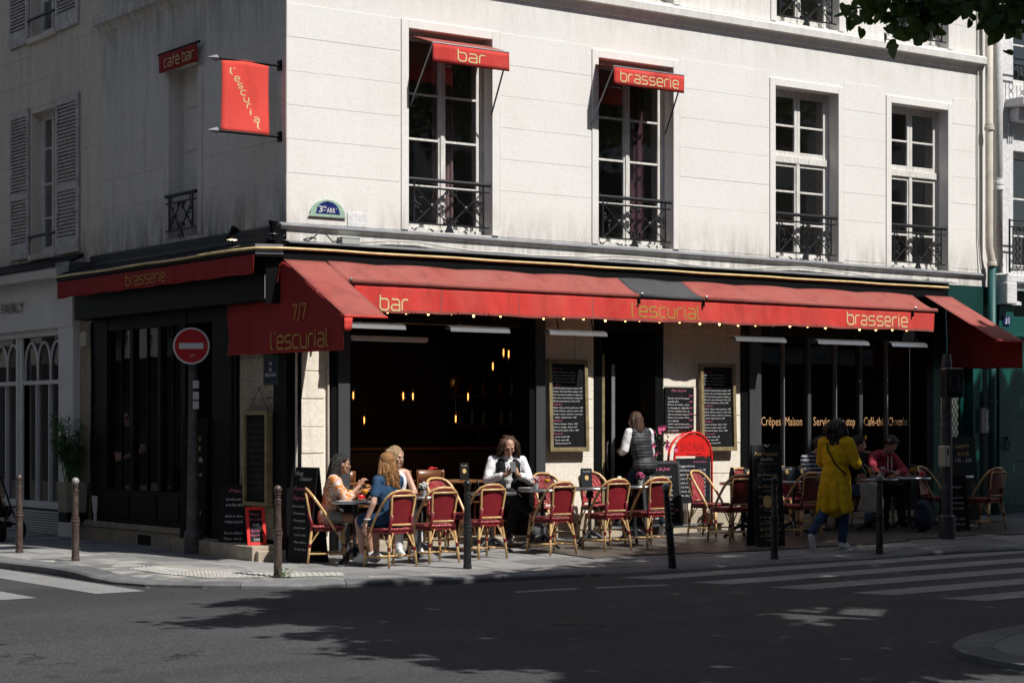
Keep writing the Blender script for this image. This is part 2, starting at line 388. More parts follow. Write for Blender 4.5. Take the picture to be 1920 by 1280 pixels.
def vary(name, lo, hi):
    m = MT[name]; t = m.node_tree; b = t.nodes['Principled BSDF']; lk = b.inputs['Base Color'].links[0]; src = lk.from_socket; oi = N(t, 'ShaderNodeObjectInfo')
    mr = N(t, 'ShaderNodeMapRange'); L(t, oi.outputs['Random'], mr.inputs[0]); mr.inputs['To Min'].default_value = lo; mr.inputs['To Max'].default_value = hi; L(t, mixc(t, src, mr.outputs[0], 1., 'MULTIPLY'), b.inputs['Base Color'])
vary('bamboo', .78, 1.15); vary('weave_red', .72, 1.2); vary('weave_back', .7, 1.25)
# ------------------------------------------------------------------ lettering helpers
GLY = {
 'b': ([[(0,1.5),(0,.22),(.2,0),(.8,0),(1,.2),(1,.8),(.8,1),(0,1)]], 1.0),
 'a': ([[(.05,1),(.8,1),(1,.8),(1,0),(.2,0),(0,.16),(0,.34),(.2,.5),(1,.5)]], 1.0),
 'r': ([[(0,0),(0,.78),(.2,1),(.72,1)]], .7),
 's': ([[(.98,1),(.2,1),(0,.84),(0,.66),(.2,.5),(.8,.5),(1,.34),(1,.16),(.8,0),(.02,0)]], 1.0),
 'e': ([[(0,.5),(1,.5),(1,.8),(.8,1),(.2,1),(0,.8),(0,.2),(.2,0),(1,0)]], 1.0),
 'c': ([[(.95,1),(.2,1),(0,.8),(0,.2),(.2,0),(.95,0)]], .95),
 'u': ([[(0,1),(0,.2),(.2,0),(1,0),(1,1)]], 1.0),
 'i': ([[(0,0),(0,1)], [(0,1.25),(0,1.45)]], .12),
 'l': ([[(0,1.5),(0,.2),(.16,0),(.32,0)]], .3),
 "'": ([[(.06,1.5),(0,1.15)]], .1),
 'f': ([[(.6,1.5),(.35,1.5),(.18,1.32),(.18,0)], [(-.05,1),(.55,1)]], .55),
 'é': ([[(0,.5),(1,.5),(1,.8),(.8,1),(.2,1),(0,.8),(0,.2),(.2,0),(1,0)], [(.35,1.2),(.7,1.5)]], 1.0),
 '7': ([[(0,1.4),(.8,1.4),(.25,0)]], .8), '/': ([[(0,-.2),(.45,1.6)]], .45), ' ': ([], .5)}
def stroke2d(pl, w):
    P = [Vector(p) for p in pl]; n = len(P); Lf = []; Rt = []
    for k in range(n):
        d0 = (P[k]-P[k-1]).normalized() if k else (P[1]-P[0]).normalized()
        d1 = (P[k+1]-P[k]).normalized() if k < n-1 else d0
        n0 = Vector((-d0.y, d0.x)); n1 = Vector((-d1.y, d1.x)); m = (n0+n1)
        m = m.normalized() if m.length > 1e-5 else n0
        q = w/2/max(.5, m.dot(n1)); Lf.append(P[k]+m*q); Rt.append(P[k]-m*q)
    return Lf, Rt
def letters(txt, width, xh, fn, mb=None, wt=.155, gap=.34):
    """techno lettering: fills width, x-height xh; fn(u, v) -> world point"""
    mb = mb or MB(); adv = 0; lay = []
    for ch in txt:
        g = GLY[ch]; lay.append((adv, g[0])); adv += g[1]+gap
    tot = max(adv-gap, .01); sx = width/tot
    for x0, strokes in lay:
        for pl in strokes:
            Lf, Rt = stroke2d([(x0+p[0], p[1] if p[1] <= 1 else 1+(p[1]-1)*.74) for p in pl], wt)
            # subdivide long segments so the print follows the cloth
            for k in range(len(Lf)-1):
                m = max(1, int((Lf[k+1]-Lf[k]).length/.3))
                for j in range(m):
                    a0 = Lf[k].lerp(Lf[k+1], j/m); a1 = Lf[k].lerp(Lf[k+1], (j+1)/m)
                    b0 = Rt[k].lerp(Rt[k+1], j/m); b1 = Rt[k].lerp(Rt[k+1], (j+1)/m)
                    mb.face(*[fn(p.x*sx, p.y*xh) for p in (a0, a1, b1, b0)])
    return mb
def letter_parts(txt, width, xh, fn, m, parent, wt=.155, gap=.34):
    """the same lettering, each letter a part of its own"""
    adv = 0; lay = []
    for ch in txt: lay.append((adv, ch)); adv += GLY[ch][1]+gap
    sx = width/(adv-gap)
    for x0, ch in lay:
        if GLY[ch][0]: letters(ch, GLY[ch][1]*sx, xh, lambda u, v: fn(x0*sx+u, v), wt=wt).build('letter', MT[m], parent, fix=False)
def text2d(body, size, shear=0., align='LEFT', spacing=1., line=1.0, res=1):
    cu = bpy.data.curves.new('t', 'FONT'); cu.body = body; cu.size = size; cu.shear = shear; cu.align_x = align
    cu.space_character = spacing; cu.space_line = line; cu.resolution_u = res
    o = bpy.data.objects.new('t', cu); me = o.to_mesh()
    vs = [tuple(v.co) for v in me.vertices]; fs = [tuple(p.vertices) for p in me.polygons]
    o.to_mesh_clear(); bpy.data.objects.remove(o); bpy.data.curves.remove(cu); return vs, fs
def add_text(mb, body, size, fn, **k):
    vs, fs = text2d(body, size, **k); i = len(mb.v)
    fw = k.pop('fit', None)
    for v in vs: mb.v.append(mb.T(*fn(v[0], v[1])))
    for f in fs: mb.f.append([i+a for a in f])
    return mb
def fit_text(mb, body, width, height, fn, **k):
    vs, fs = text2d(body, 1., **k); i = len(mb.v)
    if not vs: return mb
    x0 = min(v[0] for v in vs); x1 = max(v[0] for v in vs); y0 = min(v[1] for v in vs); y1 = max(v[1] for v in vs)
    for v in vs: mb.v.append(mb.T(*fn((v[0]-x0)/(x1-x0)*width, (v[1]-y0)/(y1-y0)*height)))
    for f in fs: mb.f.append([i+a for a in f])
    return mb

# ------------------------------------------------------------------ road, zebra stripes, pavement
def sheet(name, xs, ys, zf, m):
    mb = MB()
    for j in range(len(ys)):
        for i in range(len(xs)): mb.v.append((xs[i], ys[j], zf(xs[i], ys[j])))
    n = len(xs)
    for j in range(len(ys)-1):
        for i in range(n-1): mb.f.append([j*n+i, j*n+i+1, (j+1)*n+i+1, (j+1)*n+i])
    return mb.build(name, m)
xs = [-300, -120, -60, -30]+[-20+2*k for k in range(26)]+[40, 60, 120, 300]
ys = [-300, -120, -60, -40]+[-30+2*k for k in range(46)]+[80, 120, 300]
road = tag(sheet('road', xs, ys, RD, MT['asphalt']), kind='structure')
def stripe(pts, name='zebra_stripe'):
    mb = MB(); n = len(pts)
    for k in range(n-1):
        (a, b), (c, d) = pts[k], pts[k+1]
        mb.face(*[(p[0], p[1], RD(*p)+.004) for p in (a, c, d, b)])
    return mb.build(name, MT['road_paint'], road)
for k in range(6):                                   # crossing in front of the terrace, stripes along the traffic
    y = -4.02-k*1.0; x0 = 1.95+.19*k
    stripe([((x0+i*2, y), (x0+i*2+(.16 if i == 0 else 0), y-.46)) for i in range(8)])
for k in range(5):                                   # crossing over the side street on the left
    x = -3.12-1.2*k; y0 = -2.0
    stripe([((x-.27, y0+i*1.6), (x+.27, y0+i*1.6-(.05 if i == 0 else 0))) for i in range(4)])
mb = MB()                                             # worn remains of an old broken line
for a, b in (((.0, -4.78), (.75, -4.86)), ((.95, -4.93), (1.75, -5.15))):
    mb.face((a[0], a[1], RD(*a)+.003), (b[0], b[1], RD(*b)+.003), (b[0]+.03, b[1]+.16, RD(*b)+.003), (a[0]+.05, a[1]+.14, RD(*a)+.003))
mb.build('worn_marking', MT['road_paint'], road)
# manhole-like dark patch in the road
mb = MB(); mb.lathe([(.0001, .0), (.16, .0)], (-1.4, -7.5, RD(-1.4, -7.5)+.003), 18, cap=False); mb.build('water_key_cover', MT['board_black'], road)

KERB = [(-2.9, 40), (-2.86, 12), (-2.81, 2.1), (-2.72, .87), (-2.74, .2), (-2.78, -.5), (-2.74, -1.0), (-2.62, -1.55), (-2.24, -2.15), (-1.93, -2.43), (-1.42, -2.78), (-.97, -3.01),
        (-.3, -3.3), (.42, -3.5), (1.37, -3.62), (2.2, -3.63), (3.04, -3.62), (3.8, -3.63), (4.63, -3.67), (5.84, -3.78), (6.73, -3.85), (7.2, -3.9), (7.85, -4.05), (8.5, -4.15), (12, -4.2), (40, -4.3)]
def resample(P, step):
    out = []
    for k in range(len(P)-1):
        a = Vector(P[k]); b = Vector(P[k+1]); m = max(1, int((b-a).length/step))
        for j in range(m): out.append(a.lerp(b, j/m))
    out.append(Vector(P[-1])); return out
KP = resample(KERB, .3)
def offset(P, d):
    out = []
    for k in range(len(P)):
        t = (P[min(k+1, len(P)-1)]-P[max(k-1, 0)]).normalized(); out.append(P[k]+Vector((-t.y, t.x))*d)
    return out
KI = offset(KP, .30)
# pavement base sheet (bedding between the slabs)
mb = MB(); n = len(KP)
def inner(p):   # anchor inside the block
    return Vector((max(p.x, .6), max(p.y, .6)))
for k in range(n):
    a = KI[k]; b = inner(a)
    for j in range(25):
        q = a.lerp(b, j/24); mb.v.append((q.x, q.y, G(q.x, q.y)-.0015))
for k in range(n-1):
    for j in range(24): A = k*25+j; mb.f.append([A, A+25, A+26, A+1])
pavement = tag(mb.build('pavement', MT['joint_sand']), kind='structure')
# slabs in rows along X
def inside(x, y):
    if x > .45 and y > .3: return False
    best = 1e9; side = 0
    for k in range(len(KI)-1):
        a = KI[k]; b = KI[k+1]; ab = b-a; t = max(0, min(1, (Vector((x, y))-a).dot(ab)/ab.length_squared)); q = a+ab*t
        d = (Vector((x, y))-q).length
        if d < best: best = d; side = ab.x*(y-q.y)-ab.y*(x-q.x)
    return side > 0
random.seed(11); y = -4.2; row = 0
while y < 15:
    h = random.choice((.42, .5, .58)); x = -3.4+random.uniform(0, .5)
    while x < 15:
        wd = random.uniform(.62, 1.15); c = [(x, y), (x+wd, y), (x+wd, y+h), (x, y+h)]
        if y > 0 and x+wd > .3 and x < .3: wd = .3-x; c = [(x, y), (x+wd, y), (x+wd, y+h), (x, y+h)]
        ins = [inside(*p) for p in c]
        if y > .0 and x > .25: break
        if any(ins):
            if not all(ins):     # pull corners in along the row towards the slab's inside end
                cen = Vector((x+wd/2, y+h/2)); good = [Vector(p) for p, i in zip(c, ins) if i]; g = sum(good, Vector((0, 0)))/len(good)
                cc = []
                for p, i in zip(c, ins):
                    p = Vector(p)
                    if not i:
                        lo, hi = 0., 1.
                        for _ in range(12):
                            m_ = (lo+hi)/2
                            if inside(*(g.lerp(p, m_))): lo = m_
                            else: hi = m_
                        p = g.lerp(p, lo)
                    cc.append(tuple(p))
                c = cc
            gq = .012; dz = random.uniform(.0, .003); cx = sum(p[0] for p in c)/4; cy = sum(p[1] for p in c)/4
            bt = []; tp = []
            for p in c:
                d = Vector((cx-p[0], cy-p[1])); q = Vector(p)+(d.normalized()*gq*1.4 if d.length > .03 else d*0)
                bt.append((q.x, q.y, G(q.x, q.y)-.03)); tp.append((q.x, q.y, G(q.x, q.y)+dz))
            MB().hexa(bt, tp).build('paving_slab', MT['granite'], pavement)
        x += wd
    y += h; row += 1
kerb = tag(bpy.data.objects.new('kerb', None), kind='structure'); COL.objects.link(kerb)
k = 0; KH = offset(KP, .012)
random.seed(5)
while k < n-1:
    m_ = random.choice((2, 3, 3, 4)); e = min(n-1, k+m_); mb = MB()
    i0 = 0; sec = []
    for j in range(k, e+1):
        o_, i_ = KP[j].copy(), KI[j].copy()
        if j == k: t = (KP[min(j+1, n-1)]-KP[j]).normalized()*.004; o_ += t; i_ += t
        if j == e: t = (KP[j]-KP[j-1]).normalized()*-.004; o_ += t; i_ += t
        zt = G(i_.x, i_.y); zo = G(o_.x, o_.y)
        for q in ((i_.x, i_.y, zt-.05), (i_.x, i_.y, zt+.002), (o_.x*.9+i_.x*.1, o_.y*.9+i_.y*.1, zo-.002), (o_.x, o_.y, zo-.025), (o_.x, o_.y, RD(o_.x, o_.y)-.03)): mb.v.append(q)
    c = e-k+1
    for j in range(c-1):
        for q in range(4): A = j*5+q; mb.f.append([A, A+5, A+6, A+1])
    mb.f.append([0, 1, 2, 3, 4]); mb.f.append([(c-1)*5+q for q in (4, 3, 2, 1, 0)])
    mb.build('kerb_stone', MT['granite_kerb'], kerb); k = e
# tactile strip at the dropped kerb: a pale studded band
mb = MB(); TP = resample([(-2.2, -.25), (-2.13, -.95), (-1.9, -1.65), (-1.35, -2.1), (-.65, -2.45)], .12); TI = offset(TP, .40)
for j in range(len(TP)-1):
    a, b, c, d = TP[j], TP[j+1], TI[j+1], TI[j]
    mb.face(*[(p.x, p.y, G(p.x, p.y)+.006) for p in (a, b, c, d)])
mat('tactile', (.50, .49, .46), .7, var=.35, scale=8, dark=(.33, .32, .29))
ts = mb.build('tactile_strip', MT['tactile'], pavement)
mb = MB()
for j in range(len(TP)-1):
    for q in range(7):
        for h_ in (0, .5):
            p = TP[j].lerp(TI[j], (q+.5)/7)+(TP[j+1]-TP[j])*h_
            mb.lathe([(.018, 0), (.012, .006)], (p.x, p.y, G(p.x, p.y)+.006), 5)
tag(mb.build('stud', MT['tactile'], ts), kind='stuff')
# near-side pavement corner, bottom right of the view
NK = [(-1.0, -25), (-1.0, -13.2), (-.97, -12.4), (-.88, -11.8), (-.72, -11.35), (-.45, -11.0), (-.1, -10.75), (.3, -10.55), (.8, -10.4), (1.4, -10.27), (3, -10.15), (30, -10.1)]
NP = resample(NK, .4); NI = offset(NP, -.3); mb = MB()
for j, p in enumerate(NI):
    b = Vector((max(p.x, 3), min(p.y, -13)))
    for q in range(5): r_ = p.lerp(b, q/4); mb.v.append((r_.x, r_.y, RD(r_.x, r_.y)+.045))
for j in range(len(NI)-1):
    for q in range(4): A = j*5+q; mb.f.append([A, A+5, A+6, A+1])
near_pav = tag(mb.build('near_pavement', MT['granite']), kind='structure')
j = 0
while j < len(NP)-1:
    e = min(len(NP)-1, j+2); mb = MB()
    for q in range(j, e+1):
        a, b = NP[q], NI[q]; z = RD(a.x, a.y)
        for p in ((b.x, b.y, z+.01), (b.x, b.y, z+.049), (a.x, a.y, z+.042), (a.x, a.y, z-.03)): mb.v.append(p)
    for q in range(e-j):
        for r_ in range(3): A = q*4+r_; mb.f.append([A, A+4, A+5, A+1])
    mb.build('kerb_stone', MT['granite_kerb'], near_pav); j = e
# ribbed mats under the terrace
MATS = [(2.75, 4.4, -2.55, -.42), (4.42, 6.2, -2.75, -.42), (6.22, 8.0, -2.8, -.42), (8.02, 9.9, -2.6, -.42), (9.92, 11.6, -2.75, -.42)]
for k, (x0, x1, y0, y1) in enumerate(MATS):
    mb = MB(); nx = 4; ny = 4; top = []
    for zz in (.004, .016):
        for i in range(nx+1):
            for j in range(ny+1):
                x = x0+(x1-x0)*i/nx; y = y0+(y1-y0)*j/ny+(.05*math.sin(i*1.3+k) if j == 0 else 0); mb.v.append((x, y, G(x, y)+zz))
    Q = (nx+1)*(ny+1)
    for i in range(nx):
        for j in range(ny):
            A = i*(ny+1)+j; mb.f.append([Q+A, Q+A+ny+1, Q+A+ny+2, Q+A+1])
    per = [i*(ny+1) for i in range(nx+1)]+[nx*(ny+1)+j for j in range(1, ny+1)]+[i*(ny+1)+ny for i in range(nx-1, -1, -1)]+[j for j in range(ny-1, 0, -1)]
    for a in range(len(per)): b = per[(a+1) % len(per)]; mb.f.append([per[a], b, Q+b, Q+per[a]])
    lab = ['brown ribbed terrace mat at the sunny end under the empty chairs', 'ribbed terrace mat in front of the café door', 'ribbed terrace mat under the breakfast menu stand', 'ribbed terrace mat under the table of the person in red', 'ribbed terrace mat nearest the green door'][k]
    tag(mb.build('terrace_mat', MT['mat_grid']), lab, 'floor mat', 'mats under the terrace')
# weed at the foot of a bollard is built with the bollards

rs = random.Random(41); lt = MB()                        # a little litter and dry leaves in the gutter
for k in range(60):
    a_ = KP[rs.randrange(len(KP)-1)]
    if a_.y > 6 or a_.x > 9: continue
    p = a_+Vector((rs.gauss(0, .08), -.05-abs(rs.gauss(0, .10)))); z = RD(p.x, p.y)+.004; r_ = rs.uniform(.012, .035); a0 = rs.uniform(0, 6.28)
    lt.face(*[(p.x+r_*math.cos(a0+t_)*(1 if i % 2 else .55), p.y+r_*math.sin(a0+t_)*(1 if i % 2 else .55), z+rs.uniform(0, .008)) for i, t_ in enumerate((0, 1.6, 3.1, 4.7))])
mat('litter', (.42, .36, .26), .8, var=.6, scale=30, dark=(.16, .10, .05))
lo_ = lt.build('gutter_litter', MT['litter'], fix=False); tag(lo_, 'scattered dry leaves and scraps in the gutter along the kerb', 'litter', kind='stuff')
# ------------------------------------------------------------------ building helpers
def wall_grid(mb, u0, u1, z0, z1, openings, n=0., depth=.24):
    """front face at n with holes; reveals go inwards by depth. openings: (ua, ub, za, zb)"""
    us = sorted(set([u0, u1]+[o[0] for o in openings]+[o[1] for o in openings])); zs = sorted(set([z0, z1]+[o[2] for o in openings]+[o[3] for o in openings]))
    us = [u for u in us if u0 <= u <= u1]; zs = [z for z in zs if z0 <= z <= z1]
    for a, b in zip(us, us[1:]):
        for c, d in zip(zs, zs[1:]):
            mu, mz = (a+b)/2, (c+d)/2
            if any(o[0] < mu < o[1] and o[2] < mz < o[3] for o in openings): continue
            mb.face((a, n, c), (b, n, c), (b, n, d), (a, n, d))
    for a, b, c, d in openings:
        d = min(d, z1); c = max(c, z0)
        mb.face((a, n, c), (a, n-depth, c), (a, n-depth, d), (a, n, d)); mb.face((b, n, c), (b, n-depth, c), (b, n-depth, d), (b, n, d))
        mb.face((a, n, d), (b, n, d), (b, n-depth, d), (a, n-depth, d)); mb.face((a, n, c), (b, n, c), (b, n-depth, c), (a, n-depth, c))
    return mb
def panels(T, parent, m, cols, zs, n0=0., p=.004, j=.004):
    """rendered ashlar courses, each its own slightly proud piece"""
    for a, b in cols:
        for c, d in zip(zs, zs[1:]):
            e = random.uniform(-.0012, .0012); mb = MB(T)
            mb.box(a+.004, b-.004, n0-.002, n0+p+e, c+j*.5, d-j*.5); mb.build('ashlar_course', m, parent, bevel=.0025)
def architrave(T, parent, m, a, b, c, d, n=0., w=.11, p=.018):
    mb = MB(T); mb.box(a-w, a, n-.002, n+p, c, d+w); mb.box(b, b+w, n-.002, n+p, c, d+w); mb.box(a, b, n-.002, n+p-.001, d, d+w)
    return mb.build('architrave', m, parent, bevel=.006)
def window(T, parent, a, b, c, d, nd, rails, trans=None, fm='white_wood', gm='glass_window', curtain=None, st=.055, cx=(0., 1.)):
    """casement pair; nd = outward position of the frame front; rails = heights of glazing bars"""
    F = MB(T); F.box(a, a+.05, nd-.05, nd, c, d); F.box(b-.05, b, nd-.05, nd, c, d); F.box(a+.05, b-.05, nd-.05, nd-.002, d-.05, d); F.box(a+.05, b-.05, nd-.06, nd+.025, c, c+.06)
    if trans: F.box(a+.05, b-.05, nd-.05, nd+.015, trans[0], trans[1])
    fr = F.build('window', MT[fm], parent, bevel=.005)
    levels = [(c+.06, trans[0] if trans else d-.05)]+([(trans[1], d-.05)] if trans else [])
    mid = (a+b)/2
    for (z0, z1) in levels:
        for (x0, x1) in ((a+.052, mid-.002), (mid+.002, b-.052)):
            S = MB(T); q = nd-.012
            S.box(x0, x0+st, q-.04, q, z0, z1); S.box(x1-st, x1, q-.04, q, z0, z1); S.box(x0+st, x1-st, q-.04, q-.002, z0, z0+st*1.3); S.box(x0+st, x1-st, q-.04, q-.002, z1-st, z1)
            rr = [r for r in rails if z0+.1 < r < z1-.1]
            for r in rr: S.box(x0+st, x1-st, q-.035, q-.004, r-.015, r+.015)
            S.build('sash', MT[fm], fr, bevel=.004)
            ed = [z0+st*1.3]+rr+[z1-st]
            for e0, e1 in zip(ed, ed[1:]):
                tl = random.uniform(-.003, .003)
                MB(T).face((x0+st, q-.022, e0+.015), (x1-st, q-.022+tl, e0+.015), (x1-st, q-.022, e1-.015), (x0+st, q-.022-tl, e1-.015)).build('pane', MT[gm], fr, fix=False)
    S = MB(T); S.box(mid-.03, mid+.03, nd-.03, nd+.008, c+.06, trans[0] if trans else d-.05); S.build('meeting_stile', MT[fm], fr, bevel=.004)
    # room behind
    R = MB(T); x0, x1, y0, y1, z0, z1 = a-.6, b+.6, nd-2.2, nd-.10, c-.1, d+.15
    R.face((x0, y0, z0), (x1, y0, z0), (x1, y0, z1), (x0, y0, z1)); R.face((x0, y0, z0), (x0, y1, z0), (x0, y1, z1), (x0, y0, z1)); R.face((x1, y0, z0), (x1, y1, z0), (x1, y1, z1), (x1, y0, z1))
    R.face((x0, y0, z0), (x1, y0, z0), (x1, y1, z0), (x0, y1, z0)); R.face((x0, y0, z1), (x1, y0, z1), (x1, y1, z1), (x0, y1, z1))
    R.face((x0, y1, z0), (a, y1, z0), (a, y1, z1), (x0, y1, z1)); R.face((x1, y1, z0), (b, y1, z0), (b, y1, z1), (x1, y1, z1))
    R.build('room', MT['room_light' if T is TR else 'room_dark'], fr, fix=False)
    if curtain:
        for cm, (f0, f1) in curtain:
            k = 24; C = MB(T); w_ = b-a
            def fn(u, v): return (a+w_*(f0+(f1-f0)*u), nd-.2+.035*math.sin(u*k*(f1-f0)*2.6)+.012*math.sin(u*57), c+.03+(d-c-.08)*v)
            C.grid(fn, 40, 1); C.build('curtain', MT[cm], fr, smooth=True, fix=False)
    return fr
def balustrade(T, parent, a, b, z0, z1, n):
    B = MB(T); w = b-a
    def bar(p, q, r=.011, k=6): B.tube([p, q], r, k)
    B.tube([(a-.01, n, z1), (b+.01, n, z1)], .026, 8)
    zr = z1-.10; zb = z0+.10
    bar((a, n, zr), (b, n, zr), .012); bar((a, n, zb), (b, n, zb), .012)
    for u in (a+.09, b-.09):
        bar((u, n, zb), (u, n, z1), .013)
    for u in (a+.16, b-.16): bar((u, n, zr), (u, n, z1), .008)
    u0, u1 = a+.10, b-.10; m = (u0+u1)/2; zm = (zr+zb)/2; q = (u1-u0)/3
    bar((u0, n, zr), (m, n, zb), .009); bar((m, n, zr), (u1, n, zb), .009); bar((u0, n, zb), (m, n, zr), .009); bar((m, n, zb), (u1, n, zr), .009)
    for u in ((u0+m)/2, (u1+m)/2): B.ball((u, n, zm), (.038, .022, .038), 8, 5)
    rs = random.Random(int(a*100))
    for (u, z, su, sz) in ((m, zr-.05, .11, .05), (m, zb+.05, .11, .05), (u0+.06, zm, .06, .11), (u1-.06, zm, .06, .11)):
        for k in range(11):
            B.ball((u+rs.uniform(-su, su), n+rs.uniform(-.012, .012), z+rs.uniform(-sz, sz)), (.022, .014, .022), 6, 4)
    B.prism([(-.07, 0), (.07, 0), (.02, .10), (-.02, .10)], -.012, .012, lambda p, q_, t: (m+p, n+t, z0+q_))
    return B.build('balustrade', MT['iron'], parent)

# ------------------------------------------------------------------ café building
bld = thing('corner_building', 'cream corner building, sunlit front with four tall windows above the café', 'building')
ZC = [4.09, 4.70, 5.115, 5.53, 5.945, 6.36, 6.775]
WR = [(1.765, 3.066, 4.10, 6.665), (4.84, 6.177, 4.085, 6.625), (8.13, 9.415, 4.06, 6.575), (10.55, 11.82, 4.04, 6.555)]
UP = [(1.77, 3.07, 7.52, 9.9), (4.84, 6.18, 7.52, 9.9), (8.15, 9.43, 7.52, 9.9), (10.56, 11.83, 7.52, 9.9)]
mb = MB(TR); wall_grid(mb, 0, 12.62, 3.83, 10.6, WR+UP, 0., .24); mb.box(12.62, 12.87, -.4, -.03, 3.83, 10.6); mb.build('front_wall', MT['plaster_right'], bld, fix=False)
mb = MB(TL); BL = (2.34, 3.19, 4.13, 6.43)
wall_grid(mb, 0, 5.36, 3.83, 10.6, [BL], 0., .22); mb.build('side_wall', MT['plaster_left'], bld, fix=False)
MB().box(0, 12.6, 0, 5.36, 10.6, 10.9).build('roof_slab', MT['zinc'], bld)
random.seed(21)
panels(TR, bld, MT['plaster_right'], [(.0, 1.64), (3.19, 4.72), (6.30, 8.01), (9.535, 10.43), (11.94, 12.55)], ZC)
panels(TR, bld, MT['plaster_right'], [(.0, 1.65), (3.2, 4.72), (6.30, 8.03), (9.55, 10.44), (11.95, 12.55)], [7.50, 7.92, 8.34, 8.76, 9.2])
panels(TL, bld, MT['plaster_left'], [(.0, 2.2), (3.44, 5.34)], ZC)
panels(TL, bld, MT['plaster_left'], [(.0, 5.34)], [7.50, 7.92, 8.34, 8.76, 9.2])
for k, (a, b, c, d) in enumerate(WR): architrave(TR, bld, MT['plaster_right'], a, b, c, d)
for k, (a, b, c, d) in enumerate(UP): architrave(TR, bld, MT['plaster_right'], a, b, c, d-.2)
architrave(TL, bld, MT['plaster_left'], BL[0], BL[1], BL[2], BL[3])
# blind panelled recess on the shaded side
mb = MB(TL); mb.box(BL[0], BL[1], -.25, -.20, BL[2], BL[3]); bw = mb.build('blind_window', MT['plaster_left'], bld)
for z0, z1 in ((4.72, 5.28), (5.31, 5.86), (5.89, 6.42)): MB(TL).box(BL[0]+.12, BL[1]-.12, -.20, -.185, z0, z1).build('panel', MT['plaster_left'], bw, bevel=.01)
# windows
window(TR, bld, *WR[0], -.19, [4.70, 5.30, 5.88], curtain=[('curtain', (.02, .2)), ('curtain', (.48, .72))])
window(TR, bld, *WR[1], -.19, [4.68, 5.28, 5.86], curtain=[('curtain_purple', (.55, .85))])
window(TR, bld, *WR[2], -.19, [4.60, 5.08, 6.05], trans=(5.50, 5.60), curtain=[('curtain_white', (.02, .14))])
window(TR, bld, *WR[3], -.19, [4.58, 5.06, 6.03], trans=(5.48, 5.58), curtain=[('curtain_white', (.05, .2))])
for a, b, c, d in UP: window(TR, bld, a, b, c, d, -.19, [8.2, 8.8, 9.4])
for a, b, c, d in WR: balustrade(TR, bld, a+.02, b-.02, c-.0, c+.66, -.03)
for a, b, c, d in UP: balustrade(TR, bld, a+.02, b-.02, c-.0, c+.66, -.03)
balustrade(TL, bld, BL[0]+.02, BL[1]+.04, BL[2], BL[2]+.57, .03)
for a, b, c, d in WR:
    mb = MB(TR); mb.box(a-.0, b+.0, -.24, -.02, c-.09, c); mb.build('window_sill', MT['plaster_right'], bld, bevel=.01)
# cornice at the second floor: slab with a hollow moulding under it
CP = [(0, 7.22), (.02, 7.24), (.04, 7.29), (.07, 7.335), (.125, 7.345), (.13, 7.44), (.115, 7.46), (0, 7.495)]
mb = MB(TR); mb.prism(CP, -.125, 12.62, lambda p, q, t: (t, p, q)); mb.build('cornice', MT['plaster_right'], bld)
mb = MB(TL); mb.prism([(p*.98, q-.001) for p, q in CP], -.12, 5.42, lambda p, q, t: (t, p, q)); mb.build('cornice', MT['plaster_left'], bld)
# ledge over the shopfront
mb = MB(TR); mb.prism([(0, 4.01), (.02, 4.02), (.035, 4.04), (.035, 4.06), (0, 4.085)], -.08, 12.62, lambda p, q, t: (t, p, q-.004*t)); mb.build('ledge', MT['plaster_right'], bld)
mb = MB(TR); mb.prism([(.03, 4.06), (.052, 4.045), (.052, 4.058), (.01, 4.092)], -.1, 12.62, lambda p, q, t: (t, p, q-.004*t)); mb.build('lead_flashing', MT['zinc'], bld)
# fascia, zinc tray and gold tube
mb = MB(TR); mb.box(-.10, 11.62, -.02, .10, 3.60, 3.83); mb.build('fascia', MT['black_paint'], bld)
mb = MB(TR); mb.prism([(0, 3.86), (.16, 3.832), (.16, 3.845), (0, 3.88)], -.05, 11.86, lambda p, q, t: (t, p, q)); mb.build('zinc_tray', MT['zinc'], bld)
mb = MB(TL); mb.prism([(0, 3.95), (.02, 4.06), (0, 4.08)], .0, 5.75, lambda p, q, t: (t, p, q)); mb.box(0.02, 5.75, .002, .03, 3.83, 3.96); mb.build('flashing', MT['grey_paint'], bld)
mb = MB(TL); mb.prism([(0, 3.93), (.42, 3.80), (.43, 3.72), (.40, 3.68), (0, 3.66)], .02, 6.0, lambda p, q, t: (t, p, q)); mb.build('fascia', MT['black_paint'], bld)
mb = MB(TL); mb.box(.05, 5.75, 0, .26, 3.14, 3.66); mb.build('lower_fascia', MT['black_paint'], bld, bevel=.01)
mb = MB(); mb.prism([(-.42, .02), (-.10, -.10), (0, 0), (-.1, .1)], 3.66, 3.82, lambda p, q, t: (p, q, t)); mb.build('fascia_corner', MT['black_paint'], bld)
mb = MB(); mb.prism([(-.424, .012), (-.108, -.108), (-.106, -.104), (-.42, .018)], 3.69, 3.81, lambda p, q, t: (p, q, t)); mb.build('corner_plate', MT['zinc'], bld)
mb = MB(); mb.prism([(-.26, .05), (-.07, -.04), (0, .06), (0, .2)], 3.10, 3.66, lambda p, q, t: (p, q, t)); mb.build('fascia_return', MT['black_paint'], bld)
mb = MB(); mb.prism([(-.267, .062), (-.200, .032), (-.198, .036), (-.265, .066)], 3.16, 3.44, lambda p, q, t: (p, q, t)); mb.build('torn_notice', MT['sign_white'], bld)
gt = MB()
pts = [(-.445, 6.05, 3.765)]+[(-.445, 6.0-k*.6, 3.763+.006*math.sin(k*1.7)) for k in range(1, 10)]+[(-.44, .0, 3.755), (-.12, -.125, 3.762)]+[(k*.6, -.125, 3.765+.004*math.sin(k*2.1)) for k in range(1, 20)]+[(11.7, -.125, 3.768)]
gt.tube(pts, .017, 8); tag(gt.build('rope_light', MT['gold_tube'], smooth=True), 'long gold tube light running along the black fascia round the corner', 'tube light')

